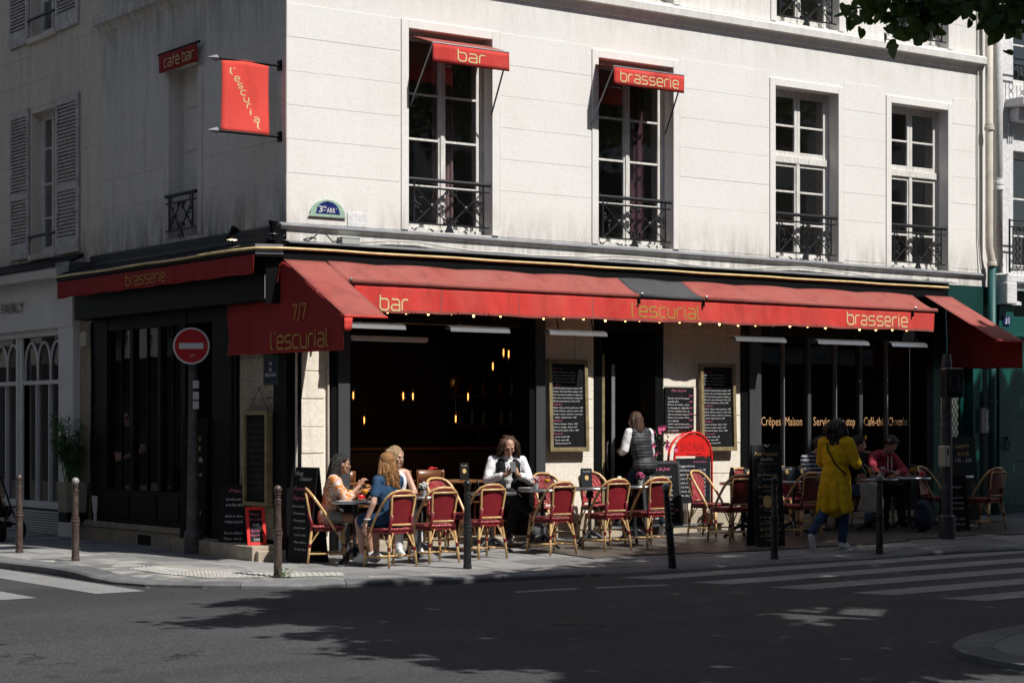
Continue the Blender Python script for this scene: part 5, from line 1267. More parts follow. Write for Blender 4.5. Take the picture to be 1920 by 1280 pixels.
def posy(p, m, label, r=.06, n=26, pot=True, seed=1):
    t = thing('flower_pot', label, 'flowers', p); rs = random.Random(seed)
    MB().lathe([(.028, 0), (.034, .06), (.036, .075), (.03, .07), (.026, .01)], n=12).build('pot', MT['pot_glass'], t)
    F = MB(); Lf = MB()
    for k in range(n):
        d = Vector((rs.gauss(0, 1), rs.gauss(0, 1), rs.gauss(.3, .8))).normalized(); c = Vector((0, 0, .075+r*.9))+d*r*rs.uniform(.5, 1.)
        F.ball(tuple(c), (.018*rs.uniform(.7, 1.2), .018, .013), 6, 4)
    for k in range(16):
        a = rs.uniform(0, 6.28); c = Vector((.03*math.cos(a), .03*math.sin(a), .08+rs.uniform(0, r))); d = Vector((math.cos(a), math.sin(a), rs.uniform(-.2, .6)))*.035; s = Vector((-math.sin(a), math.cos(a), 0))*.012; Lf.face(tuple(c), tuple(c+d*.5+s), tuple(c+d), tuple(c+d*.5-s))
    F.build('blossom', MT[m], t, smooth=True); Lf.build('leaves', MT['leaf_small'], t, fix=False)
def cup(p, label):
    t = thing('coffee_cup', label, 'cup', p); MB().lathe([(.001, 0), (.06, .006), (.07, .014), (.05, .010)], n=18, cap=False).build('saucer', MT['china'], t); MB().lathe([(.001, .012), (.025, .012), (.036, .035), (.042, .068), (.039, .068), (.033, .036), (.001, .02)], n=18, cap=False).build('bowl', MT['cup_red'], t, smooth=True)
    MB().tube([(.04, 0, .055), (.06, 0, .05), (.06, 0, .03), (.036, 0, .028)], .005, 6).build('handle', MT['cup_red'], t)
def plate(p, label, food=True):
    t = thing('plate', label, 'plate', p); MB().lathe([(.001, .004), (.06, .004), (.10, .014), (.10, .018), (.055, .009), (.001, .009)], n=22, cap=False).build('dish', MT['china'], t, smooth=True)
    if food:
        pts = [(.05*math.cos(a), .035*math.sin(a), .028) for a in [PI*k/7-.2 for k in range(8)]]; MB().tube(pts, [.008, .016, .021, .024, .024, .021, .016, .008], 8).build('croissant', MT['croissant'], t, smooth=True)
def P(k, dx=0, dy=0, dz=0): return (TT[k][0]+dx, TT[k][1]+dy, TT[k][2]+dz)
juice_glass(P(0, -.05, .02), 'orange juice before the woman in the orange shirt'); juice_glass(P(0, .20, .10), 'orange juice beside the woman in blue'); cup(P(0, .02, -.10), 'red coffee cup on the table of the three women')
MB_ = MB().box(-.12, .06, -.02, .08, .0, .004); o = MB_.build('paper_napkin', MT['paper']); o.location = P(0, -.16, -.10); tag(o, 'white napkin on the table of the three women', 'napkin')
posy(P(1, -.02, -.12), 'petal_white', 'white flowers in a glass behind the woman in blue', .055, 34, seed=3)
o = MB().prism([(.15, -.11), (.15, .11), (-.15, .11), (-.15, -.11)], 0, .012, lambda p, q, z: (p, q, z)).build('tray', MT['cup_red'], bevel=.004); o.location = P(1, .16, -.10); tag(o, 'small red tray on the table behind the empty chair', 'tray')
menu_card(P(2, -.20, .02), .9, 'dark menu card lying open behind the bollard chair', h=.15); o = MB().lathe([(.04, 0), (.045, .03), (.04, .03), (.03, .01), (.001, .008)], n=14).build('ashtray', MT['steel']); o.location = P(2, .05, -.05); tag(o, 'small steel ashtray beside the man in the waistcoat', 'ashtray')
posy(P(3, -.10, .0), 'petal_pale', 'pale pink flowers before the man in the waistcoat', .05, 20, seed=5); juice_glass(P(3, .16, .12), 'half-drunk orange juice before the stone pier', .3); tumbler(P(3, .14, .02), 'water glass beside the half-drunk juice'); plate(P(3, -.18, .10), 'white plate before the man in the waistcoat', False)
menu_card(P(4, -.02, .05), -.35, 'standing dark menu card with round picture before the pier', h=.24, w=.15, art='chalk_gold')
posy(P(5, .05, -.05), 'petal_pink', 'bright pink flowers on the table by the door', .06, 26, seed=7); menu_card(P(5, -.18, .10), .3, 'small white-topped menu card on the table by the door', h=.12, w=.08, m='paper')
menu_card(P(6, -.10, .10), 1.1, 'grey menu card seen edge-on beside the sunny pier', h=.20); menu_card(P(6, .08, -.03), -.7, 'dark menu card leaning beside the ashtray', h=.19); o = MB().lathe([(.035, 0), (.038, .045), (.03, .045), (.03, .01)], n=14).build('ashtray', MT['steel']); o.location = P(6, .20, -.10); tag(o, 'steel ashtray on the table beside the sunny pier', 'ashtray')
for k, (dx, dy, rz, lab) in enumerate(((-.12, .02, -.3, 'left one of two wide slate menu cards behind the breakfast stand'), (.12, -.02, -.1, 'right one of two wide slate menu cards, nearest the yellow coat'))): menu_card(P(7, dx, dy), rz, lab, h=.19, w=.26)
juice_glass(P(8, -.02, .10), 'orange juice on the breakfast table, left'); juice_glass(P(9, .16, .08), 'orange juice on the breakfast table, right'); posy(P(8, .10, -.02), 'petal_pale', 'pink flowers on the breakfast table', .05, 18, seed=8)
plate(P(8, .22, -.12), 'plate with pastry before the person in red'); plate(P(9, -.02, -.02), 'plate with croissants at the right of the breakfast table'); tumbler(P(8, -.15, -.05), 'salt glass at the left of the breakfast table'); cup(P(9, .10, -.15), 'red cup on the breakfast table'); plate(P(9, -.20, .05), 'small plate with bread in the middle of the breakfast table')
posy(P(10, -.05, .0), 'petal_red', 'red flower behind the signal post', .05, 16, seed=9)
# ------------------------------------------------------------------ inside the open window: wooden tables and chairs
def wood_chair():
    t = thing('wooden_chair', '', 'chair', group='wooden chairs inside the café')
    MB().box(-.19, .19, -.19, .19, .43, .455).build('seat', MT['wood'], t, bevel=.012)
    for sx in (-1, 1):
        MB().tube([(sx*.16, .16, .43), (sx*.17, .17, 0)], .016, 8).build('leg', MT['wood'], t); MB().tube([(sx*.165, -.16, .86), (sx*.165, -.165, .43), (sx*.17, -.20, 0)], .016, 8).build('leg', MT['wood'], t)
        MB().tube([(sx*.165, .165, .2), (sx*.168, -.18, .2)], .010, 6).build('stretcher', MT['wood'], t)
    MB().grid(lambda u, v: (-.185+.37*u, -.165-.04*(1-(2*u-1)**2), .72+.16*v), 8, 2).build('top_rail', MT['wood'], t, smooth=True, fix=False).modifiers.new('S', 'SOLIDIFY').thickness = .02
    MB().grid(lambda u, v: (-.165+.33*u, -.165-.03*(1-(2*u-1)**2), .55+.07*v), 8, 2).build('mid_rail', MT['wood'], t, smooth=True, fix=False).modifiers.new('S', 'SOLIDIFY').thickness = .016
    return t
wc = wood_chair(); first = True
for x, y, r, lab in ((1.02, .16, PI+.1, 'wooden chair in the window behind the woman in orange'), (1.85, .10, PI+.2, 'wooden chair in the window behind the blonde woman'), (2.25, .20, PI-.5, 'wooden chair in the open window left of the red flower'), (3.25, .25, PI/2+.3, 'wooden chair in the open window behind the man in the waistcoat'), (.75, .55, -.6, 'wooden chair in the window with the gold menu')):
    place(wc, first, (x, y, .16), r, lab); first = False
tt = []
for x, y, lab in ((.98, .62, 'dark wooden table inside the window with a gold menu card'), (2.75, .62, 'dark wooden table inside the window with a red flower')):
    t = thing('wooden_table', lab, 'table', (x, y, .16)); MB().box(-.55 if x > 2 else -.35, .55 if x > 2 else .35, -.30, .30, .70, .735).build('table_top', MT['wood'], t, bevel=.008); MB().lathe([(.03, .02), (.03, .70)], n=10).build('column', MT['iron'], t); MB().box(-.2, .2, -.2, .2, 0, .02).build('foot', MT['iron'], t); tt.append((x, y, .16+.736))
menu_card((tt[0][0]+.02, tt[0][1]-.15, tt[0][2]), -.5, 'gold menu card with dark edge inside the window', m='board_frame', h=.30, w=.22); posy((tt[0][0]-.22, tt[0][1]-.15, tt[0][2]), 'petal_red', 'single red flower beside the gold menu card', .05, 12, seed=12)
menu_card((tt[1][0]+.22, tt[1][1]-.12, tt[1][2]), -.4, 'black menu card with round picture beside the red flower in the window', m='board_black', h=.23, w=.12); posy((tt[1][0]-.28, tt[1][1]-.12, tt[1][2]), 'petal_red', 'drooping red flower in a glass inside the window', .065, 22, seed=13)
# pendant filament lamps deep in the room
pd = None
for k, (px, pz, yy) in enumerate(((2.9, 2.05, 3.2), (3.75, 2.05, 3.2), (4.05, 2.05, 3.4), (4.9, 2.05, 3.2), (3.7, 1.7, 4.2), (4.95, 1.72, 3.6), (1.35, 2.5, 1.2), (4.35, 2.62, 1.4), (4.62, 2.66, 1.9), (4.22, 2.45, 1.6), (9.6, 2.45, 1.9))):
    t = thing('pendant_lamp', ['bare', 'small', 'warm', 'glowing'][k % 4]+' filament lamp hanging in the dark café, '+['far left pair, left', 'far left pair, right', 'middle pair', 'right of the middle pair', 'lower middle', 'lower right', 'by the left post', 'near the right post, lowest', 'near the right post, deepest', 'near the right post, topmost', 'behind the lettered windows'][k], 'lamp', (px, yy, pz), group='filament lamps in the café')
    MB().tube([(0, 0, .1), (0, 0, 3.3-pz)], .0025, 5).build('cord', MT['cable_black'], t); MB().lathe([(.018, .06), (.018, .11)], n=8).build('socket', MT['bulb_cap'], t); MB().lathe([(.004, -.05), (.009, -.03), (.009, .04), (.004, .055)], n=8).build('filament', MT['filament'], t); MB().lathe([(.02, -.08), (.034, -.05), (.034, .02), (.018, .06)], n=10, cap=False).build('bulb', MT['glass_clear'], t, smooth=True, fix=False)
    if k in (1, 3, 5):
        pl_ = bpy.data.lights.new('lamp_light', 'POINT'); pl_.energy = 2.; pl_.color = (1, .62, .3); pl_.shadow_soft_size = .04; po_ = bpy.data.objects.new('lamp_light', pl_); COL.objects.link(po_); po_.parent = t; po_.location = (0, 0, -.12)
# ------------------------------------------------------------------ chalkboards and menu stands
def chalk(parent, lines, m, T, name='chalk_writing', shear=.25):
    """lines: (text, x, y, height, width or None); T(x, y) -> local point"""
    mb = MB()
    for body, x, y, h, wd in lines:
        vs, fs = text2d(body, 1., shear=shear); 
        if not vs: continue
        x0 = min(v[0] for v in vs); x1 = max(v[0] for v in vs); s = h/.7; sx = (wd/(x1-x0)) if wd else s; i = len(mb.v)
        for v in vs: mb.v.append(tuple(T(x+(v[0]-x0)*sx, y+v[1]*s)))
        for f in fs: mb.f.append([i+q for q in f])
    return tag(mb.build(name, MT[m], parent, fix=False), kind='stuff')
MENU = ['Entrées', 'Salade de saison, chèvre', 'Soupe à l\'oignon gratinée', 'Oeufs mayonnaise maison', 'Tartare de saumon frais', 'Plats', 'Confit de canard, pommes sautées 17€', 'Tartare de boeuf, frites salade 16€', 'Pavé de saumon, gratin de légumes', 'Entrecôte, sauce béarnaise, frites 21€', 'Moules marinières, frites 15€', 'Salades', 'Salade César, poulet, parmesan 14€', 'Salade italienne, jambon, melon 14€', 'Salade océane, saumon, crevettes', 'Salade végétarienne 13€', 'Burgers', 'Classic burger, frites 15€', 'Cheese burger, frites 16€', 'Escurial burger, frites 18€', 'Desserts', 'Crème brûlée 8€', 'Tarte tatin 8€', 'Café gourmand 9€']
def framed_board(name, loc, w, h, label, T=None, lean=.04, menu=MENU, fm='board_frame', cat='menu board', rz=0, skip=()):
    t = thing(name, label, cat, loc, rz)
    f = .055; d = lambda z: -.02-lean*(h-z)/h
    def bx(x0, x1, z0, z1, n0, n1, nm, m): return MB().hexa([(x0, d(z0)-n0, z0), (x1, d(z0)-n0, z0), (x1, d(z0)-n1, z0), (x0, d(z0)-n1, z0)], [(x0, d(z1)-n0, z1), (x1, d(z1)-n0, z1), (x1, d(z1)-n1, z1), (x0, d(z1)-n1, z1)]).build(nm, MT[m], t, bevel=.006)
    bx(-w/2, -w/2+f, 0, h, -.02, .035, 'frame_side', fm); bx(w/2-f, w/2, 0, h, -.02, .035, 'frame_side', fm); bx(-w/2+f, w/2-f, h-f, h, -.02, .034, 'frame_rail', fm); bx(-w/2+f, w/2-f, 0, f, -.02, .034, 'frame_rail', fm)
    bx(-w/2+f*.6, w/2-f*.6, f*.6, h-f*.6, -.018, .004, 'slate', 'board_black')
    n = len(menu); a = []; b = []; lh = (h-2*f-.08)/n; rs = random.Random(len(label))
    for k, s in enumerate(menu):
        z = h-f-.05-(k+.6)*lh; wd = min(w-2*f-.05, .0165*lh/.05*len(s)*1.0+.04)
        (b if s in ('Plats', 'Entrées', 'Salades', 'Burgers', 'Desserts') else a).append((s, -w/2+f+.02+(.03 if len(s) < 24 else 0)*rs.random(), z, lh*.46, wd))
    TT_ = lambda x, z: (x, d(z)-.008, z)
    chalk(t, a, 'chalk_white', TT_); chalk(t, b, 'chalk_pink', TT_, 'chalk_headings'); return t
framed_board('menu_board', (4.27, -.03, 1.27), .66, 1.23, 'tall framed chalk menu on the stone pier left of the café door')
framed_board('menu_board', (6.95, -.03, 1.26), .66, 1.24, 'tall framed chalk menu on the stone pier right of the café door')
t = thing('small_menu_board', 'small black chalkboard with pink prices hung right of the café door', 'menu board', (6.26, -.03, 1.555))
MB().box(-.265, .265, -.02, .01, 0, .60).build('slate', MT['board_black'], t, bevel=.004)
chalk(t, [(s, -.22, .50-k*.045*1.0-(.02 if k else 0), .024, .40 if len(s) > 14 else .2) for k, s in enumerate(['', 'Quiche aux 3 fromages,', 'salade', 'Émincé de volaille, crème', 'de champignons, tagliatelles', 'Pavé de cabillaud, sauce au', 'citron, pommes vapeur', 'Tartare de saumon, frites', 'et salade', 'Confit de canard pommes sautées', 'Tartare de boeuf, frites', 'et salade'])], 'chalk_white', lambda x, z: (x, -.0215, z))
chalk(t, [('Plats du Jour', -.15, .54, .03, .28)]+[('14€', .17, .47-k*.085, .026, .07) for k in range(6)], 'chalk_pink', lambda x, z: (x, -.0216, z), 'chalk_prices')
# framed board hanging on the shaded pier by a string
hb = thing('hanging_menu', 'gold framed menu board hanging by a string on the shaded pier', 'menu board', (-.03, .60, .62))
w_, h_ = .62, 1.18
for y0, y1, z0, z1 in ((-.31, -.26, 0, h_), (.26, .31, 0, h_), (-.26, .26, 0, .05), (-.26, .26, h_-.05, h_)): MB().box(-.09, .0, y0, y1, z0, z1).build('frame_bar', MT['board_frame'], hb, bevel=.006)
MB().box(-.05, -.02, -.26, .26, .05, h_-.05).build('slate', MT['board_black'], hb); MB().tube([(-.03, -.25, h_), (-.02, 0, h_+.27), (-.03, .25, h_)], .005, 5).build('string', MT['wood_dark'], hb); MB().ball((-.02, 0, h_+.27), .012).build('nail', MT['iron'], hb)
chalk(hb, [(s, -.22, 1.0-k*.08, .028, .34) for k, s in enumerate(['Salades', 'Planche mixte', 'Croque monsieur', 'Omelette nature', 'Steak frites', 'Café gourmand', 'Crêpes maison', 'Vin au verre', 'Jus de fruits', 'Formule midi', 'Dessert du jour'])], 'grey_paint', lambda x, z: (-.052, -x, z))
def aboard(name, loc, rz, w, h, label, lean=.18, frame=None, lines=(), pink=(), gold=(), m='board_black', two=True):
    t = thing(name, label, 'menu board', loc, rz); d = lambda z: -lean*(1-z/h)
    def pl(x0, x1, z0, z1, n0, n1, nm, mm): return MB().hexa([(x0, d(z0)-n0, z0), (x1, d(z0)-n0, z0), (x1, d(z0)-n1, z0), (x0, d(z0)-n1, z0)], [(x0, d(z1)-n0, z1), (x1, d(z1)-n0, z1), (x1, d(z1)-n1, z1), (x0, d(z1)-n1, z1)]).build(nm, MT[mm], t, bevel=.004)
    pl(-w/2, w/2, 0, h, -.01, .008, 'slate', m)
    if frame:
        f = .035
        pl(-w/2-.004, -w/2+f, -.0, h, -.012, .016, 'frame_bar', frame); pl(w/2-f, w/2+.004, 0, h, -.012, .016, 'frame_bar', frame); pl(-w/2+f, w/2-f, h-f, h+.003, -.012, .0155, 'frame_bar', frame); pl(-w/2+f, w/2-f, 0, f, -.012, .0155, 'frame_bar', frame)
    if two: MB().hexa([(-w/2, lean+.008, 0), (w/2, lean+.008, 0), (w/2, lean+.02, 0), (-w/2, lean+.02, 0)], [(-w/2, .012, h), (w/2, .012, h), (w/2, .024, h), (-w/2, .024, h)]).build('back_leaf', MT[m], t)
    TT_ = lambda x, z: (x, d(z)-.0105, z)
    for ls, mm, nm in ((lines, 'chalk_white', 'chalk_writing'), (pink, 'chalk_pink', 'chalk_headings'), (gold, 'chalk_gold', 'gold_lettering')):
        if ls: chalk(t, ls, mm, TT_, nm)
    return t
# black A-board by the woman in orange, turned to the side street
aboard('pavement_board', (.0, -.50, G(0, -.50)), -PI/2+.10, .44, 1.14, 'black A-board with chalk menu beside the woman in the orange shirt', .14, None,
       [('Petit', -.19, 1.04, .05, .14), ('Déjeuner', -.10, .98, .05, .24)]+[(s, -.20+.02*k, .66-k*.085, .028, .24) for k, s in enumerate(['Boisson chaude', 'Tartine', 'Croissant', 'Jus pressé', 'Oeufs brouillés', 'Pancakes', 'Fruits frais'])], [('Formule', -.20, .86, .05, .26), ('Express', -.20, .75, .05, .24)])
# red framed small board on the corner step, and black one behind
aboard('leaning_board', (-.22, .40, .157), -.30, .23, .46, 'small red framed chalkboard standing on the corner step', .14, 'red_paint', [('8,90€', -.04, .23, .03, .08), ('7,50€', -.04, .05, .03, .08)], [('Mojito', -.07, .36, .03, .12), ('Pina Colada', -.075, .30, .03, .15), ('Spritz', -.07, .16, .03, .13), ('Happy Hour', -.075, .11, .025, .15)], two=False)
aboard('leaning_board', (-.14, 1.0, .16), -.85, .42, .72, 'black chalkboard leaning behind the red framed one by the shaded door', .10, None, [(s, -.14, .52-k*.07, .032, .24) for k, s in enumerate(['Quiche aux 3', 'salade', '', 'Salade de chèvre', 'et beignet épinards', '', 'Pavé de cabillaud', 'frites, salade'])], [('Plats', -.1, .62, .04, .2)], two=False)
aboard('leaning_board', (-.15, 2.12, .16), -.95, .36, 1.55, 'tall happy hour board in the shaded doorway behind the no-entry pole', .10, None, [('20h', -.02, .98, .07, .14), ('pint', .0, .80, .05, .12), ('6€', -.02, .70, .05, .08), ('grill', .0, .30, .05, .12)], [], [('HAPPY', -.1, 1.25, .06, .2), ('HOUR', -.08, 1.13, .06, .17)], two=False)
# red arched pavement sign
x, y = 6.18, -.34
t = thing('arched_sign', 'red tubular arched menu board lettered ESCURIAL by the café door', 'menu board', (x, y, G(x, y)+.12), .0)
def archp(w, h, y, r0=None):
    r = w/2; return [(-r, y, 0), (-r, y, h-r)]+[(-r*math.cos(k*PI/12), y, h-r+r*math.sin(k*PI/12)) for k in range(1, 12)]+[(r, y, h-r), (r, y, 0)]
MB().tube(archp(.68, 1.28, -.09), .017, 8).build('front_frame', MT['red_paint'], t, smooth=True); MB().tube([(p[0], .04, p[2]*.985) for p in archp(.68, 1.28, 0)], .017, 8).build('back_frame', MT['red_paint'], t, smooth=True)
a_ = [(-.31*math.cos(k*PI/14), .95+.31*math.sin(k*PI/14)) for k in range(15)]
MB().prism(a_, .078, .088, lambda p, q, n: (p, -n, q)).build('arched_head', MT['red_paint'], t); MB().box(-.315, .315, -.089, -.078, .30, .92).build('slate', MT['board_slate'], t)
mat('marker_red', (.30, .012, .015), .5, var=0)
mb = MB(); fit_text(mb, 'ESCURIAL', .46, .11, lambda u, v: (-.23+u, -.0895, 1.02+v), res=1); mb.tube([(-.12, -.09, .985), (-.02, -.09, .97), (.1, -.09, .985), (.16, -.09, .975)], .005, 5); mb.build('hand_lettering', MT['marker_red'], t, fix=False)
chalk(t, [(s, -.27, .80-k*.058, .032, .50 if k else .3) for k, s in enumerate(['Suggestions', 'Salade Burrata, tomates, basilic 14€', 'Linguine à la carbonara, crème 15€', 'Moules marinières, frites 16€', 'Bavette à l\'échalote, frites 17€', 'Filet de dorade, légumes grillés 19€', 'Assiette de fromages 12€', 'Tarte du jour maison 8€'])], 'chalk_white', lambda x, z: (x, -.0905, z)); chalk(t, [('Pâtes du jour, entrecôte', .0, .86, .028, .24)], 'chalk_pink', lambda x, z: (x, -.0905, z), 'chalk_headings')
# plats du jour board below
x, y = 5.55, -.46
aboard('pavement_board', (x, y, G(x, y)+.13), .06, .70, .88, 'grey framed chalkboard headed Plats du jour on the café step', .08, 'grey_paint', [(s, -.22, .66-k*.062, .034, .42 if len(s) > 12 else .2) for k, s in enumerate(['Quiche aux 3 fromages,', '', 'Émincé de volaille, riz', 'champignons, salade', 'Pavé de cabillaud, purée,', 'pommes vapeur', 'Tartare de saumon, frites', 'Confit de canard, pommes', 'Tartare de boeuf, frites', 'et salade'])]+[('15,50€', -.08, .06, .06, .24)], [('Plats du Jour', -.20, .76, .05, .38), ('14€', .22, .20, .04, .08)], two=False)
# breakfast stand
x, y = 5.70, -2.40
BK = [('Le Français', .90), ('Le Parisien', .75), ('Continental', .62), ('Croissant', .50), ("L'anglais", .36), ('Le complet', .28), ('Brunch', .20), ('Oeufs bio', .12)]
aboard('breakfast_stand', (x, y, G(x, y)+.016), -.30, .42, 1.30, 'tall dark breakfast menu stand lettered Petit Déjeuner in the shade', .13, None, [('Breakfast', -.09, 1.10, .038, .18)]+[(s, -.07, z-.05, .020, .15) for s, z in BK], [], [('Petit Déjeuner', -.17, 1.16, .050, .34)]+[(s, -.14, z, .032, .28) for s, z in BK]+[('_______________', -.16, 1.06, .03, .32)], m='board_slate')
t = bpy.data.objects.get('breakfast_stand'); MB().prism([(.06*math.cos(k*PI/10), .57+.08*math.sin(k*PI/10)) for k in range(20)], .0, .002, lambda p, q, n: (p-.02, -.13*(1-q/1.3)-.010-n, q)).build('picture', MT['chalk_gold'], t)
MB().tube([(-.03, -.02, 1.30), (0, -.025, 1.275), (.03, -.02, 1.30)], .006, 5).build('clip', MT['white_print'], t)
# happy hour boards by the green door
aboard('pavement_board', (10.95, -1.05, G(10.95, -1.05)), .05, .62, 1.30, 'dark happy hour board behind the far right table', .10, None, [('17h - 20h', -.2, .92, .06, .40)], [], [('HAPPY', -.17, 1.12, .07, .34), ('HOUR', -.14, 1.01, .07, .28)])
aboard('pavement_board', (9.75, -1.98, G(9.75, -1.98)), -.1, .42, .80, 'low chalkboard with white writing beside the signal post', .10, None, [(s, -.12, .62-k*.075, .035, .24) for k, s in enumerate(['Café liégeois', '', 'Mousse choc', 'Île flottante', 'Crème brûlée', '', 'Tarte tatin', 'Sorbets'])], [])
# ------------------------------------------------------------------ people
def skinmat(name, col):
    m, t, b = nodes(name); v = coords(t, 'Object'); L(t, mixc(t, tuple(c*.82 for c in col), col, ramp(t, noi(t, v, 14, 4), [(.3, 0.), (.7, 1.)])), b.inputs['Base Color'])
    b.inputs['Roughness'].default_value = .5; b.inputs['Subsurface Weight'].default_value = .12; b.inputs['Subsurface Radius'].default_value = (.02, .008, .005); b.inputs['Subsurface Scale'].default_value = .5; return m
skinmat('skin_tan', (.44, .24, .155)); skinmat('skin_fair', (.60, .36, .27)); skinmat('skin_mid', (.50, .28, .19))
def hairmat(name, c1, c2):
    m, t, b = nodes(name); v = coords(t, 'Object', (60, 60, 7)); n = noi(t, v, 1.6, 6, .7, .8)
    L(t, mixc(t, c1, c2, ramp(t, n, [(.35, 0.), (.66, 1.)])), b.inputs['Base Color']); b.inputs['Roughness'].default_value = .42; bumpn(t, b, n, .9, .02); return m
hairmat('hair_black', (.006, .005, .005), (.025, .018, .015)); hairmat('hair_copper', (.20, .075, .022), (.48, .24, .085)); hairmat('hair_blond', (.24, .15, .075), (.50, .36, .20)); hairmat('hair_brown', (.03, .014, .008), (.11, .05, .026)); hairmat('hair_dark', (.010, .006, .005), (.040, .022, .016))
def cloth(name, col, var=.25, sc=7, rough=.85, fold=.5):
    m, t, b = nodes(name); v = coords(t, 'Object'); L(t, mixc(t, tuple(c*(1-var) for c in col), col, ramp(t, noi(t, v, sc, 5), [(.3, 0.), (.7, 1.)])), b.inputs['Base Color']); b.inputs['Roughness'].default_value = rough; b.inputs['Specular IOR Level'].default_value = .2
    w_ = noi(t, v, 9, 3, .5, 1.2); bumpn(t, b, w_, fold, .03); return m
cloth('cloth_blue', (.030, .075, .150)); cloth('cloth_white', (.74, .74, .76), .1); cloth('cloth_black', (.012, .012, .014)); cloth('cloth_yellow', (.78, .47, .014), .25, 4, .85, .7); cloth('denim', (.035, .075, .15), .5, 12); cloth('denim_dark', (.014, .024, .05), .4, 12); cloth('hoodie_red', (.46, .06, .085), .3); cloth('tote', (.50, .47, .42), .2, 8); cloth('bag_blue', (.035, .05, .075), .4, 6); cloth('cloth_grey', (.10, .10, .11)); cloth('cloth_trouser', (.014, .015, .018)); cloth('cloth_pale', (.34, .33, .32)); cloth('denim_light', (.12, .17, .26), .4, 10)
mat('shoe_white', (.70, .70, .69), .6, var=.2, scale=20, kind='Object'); mat('shoe_black', (.012, .012, .013), .3, var=.2, scale=20, kind='Object', coat=.4); mat('eye_dark', (.015, .01, .008), .3, var=0); mat('lip', (.36, .17, .14), .5, var=0); mat('phone', (.012, .012, .014), .2, var=0, coat=.5)
def printed(name):
    m, t, b = nodes(name); v = coords(t, 'Object'); vo = N(t, 'ShaderNodeTexNoise'); L(t, v, vo.inputs['Vector']); vo.inputs['Scale'].default_value = 9; vo.inputs['Detail'].default_value = 2; vo.inputs['Distortion'].default_value = 2.2
    r = N(t, 'ShaderNodeValToRGB'); r.color_ramp.interpolation = 'CONSTANT'; L(t, vo.outputs[0], r.inputs[0]); e = r.color_ramp.elements; e[0].position = 0; e[0].color = (.62, .22, .045, 1); e[1].position = .47; e[1].color = (.66, .60, .60, 1)
    for p, c in ((.55, (.62, .36, .10)), (.60, (.56, .17, .04)), (.68, (.60, .42, .52))): q = e.new(p); q.color = rgb(c)
    L(t, r.outputs[0], b.inputs['Base Color']); b.inputs['Roughness'].default_value = .8; bumpn(t, b, noi(t, v, 10, 3, .5, 1.), .5, .03); return m
printed('cloth_orange_print')
def stripes(name, c1, c2, sc, axis=2):
    m, t, b = nodes(name); v = coords(t, 'Object'); sx = N(t, 'ShaderNodeSeparateXYZ'); L(t, v, sx.inputs[0]); mu = N(t, 'ShaderNodeMath', operation='MULTIPLY'); L(t, sx.outputs[axis], mu.inputs[0]); mu.inputs[1].default_value = sc
    sn = N(t, 'ShaderNodeMath', operation='SINE'); L(t, mu.outputs[0], sn.inputs[0]); L(t, mixc(t, c1, c2, ramp(t, sn.outputs[0], [(.35, 0.), (.65, 1.)])), b.inputs['Base Color']); b.inputs['Roughness'].default_value = .6; bumpn(t, b, sn.outputs[0], .22, .01); return m
stripes('quilted', (.017, .018, .022), (.024, .026, .032), 150); stripes('striped_jersey', (.02, .025, .04), (.55, .57, .60), 110)

V = Vector
WAVE = bpy.data.textures.new('waves', 'CLOUDS'); WAVE.noise_scale = .018; WAVE.noise_depth = 1
FOLD = bpy.data.textures.new('folds', 'CLOUDS'); FOLD.noise_scale = .09; FOLD.noise_depth = 1
def shape(name, prims, m, parent, vox=.011, it=4, decor=None):
    mb = MB()
    for p in prims:
        if p[0] == 'c': mb.cone(tuple(p[1]), p[2], tuple(p[3]), p[4], 10, 3)
        else: mb.ball(tuple(p[1]), p[2], 12, 8, p[3] if len(p) > 3 else None)
    o = mb.build(name, MT[m], parent)
    r = o.modifiers.new('Remesh', 'REMESH'); r.mode = 'VOXEL'; r.voxel_size = vox; r.use_smooth_shade = True
    if it: s = o.modifiers.new('Smooth', 'SMOOTH'); s.factor = .5; s.iterations = it
    if name == 'hair':
        d = o.modifiers.new('Waves', 'DISPLACE'); d.texture = WAVE; d.strength = .014; d.mid_level = .5; d.texture_coords = 'LOCAL'
        hs = random.Random(len(prims)); sm = MB()
        for p in prims:
            if p[0] != 'c': continue
            a, b = V(p[1]), V(p[3])
            for j in range(9):
                o0 = V((hs.gauss(0, 1), hs.gauss(0, 1), hs.gauss(0, .5))).normalized(); e0 = a+o0*p[2]*.95; e1 = b+(o0+V((hs.gauss(0, .3), hs.gauss(0, .3), 0)))*p[4]*1.15+(b-a).normalized()*hs.uniform(0, .03); m = (e0+e1)/2+o0*.006+V((hs.gauss(0, .006), hs.gauss(0, .006), 0))
                sm.tube([tuple(e0), tuple(m), tuple(e1)], [.003, .0028, .001], 4)
        sm.build('hair_strands', o.data.materials[0], o, smooth=True)
    elif name in ('coat', 'shirt', 'dress', 'jeans', 'trousers', 'top'):
        d = o.modifiers.new('Folds', 'DISPLACE'); d.texture = FOLD; d.strength = .016 if name != 'coat' else .022; d.mid_level = .5; d.texture_coords = 'LOCAL'
    return o
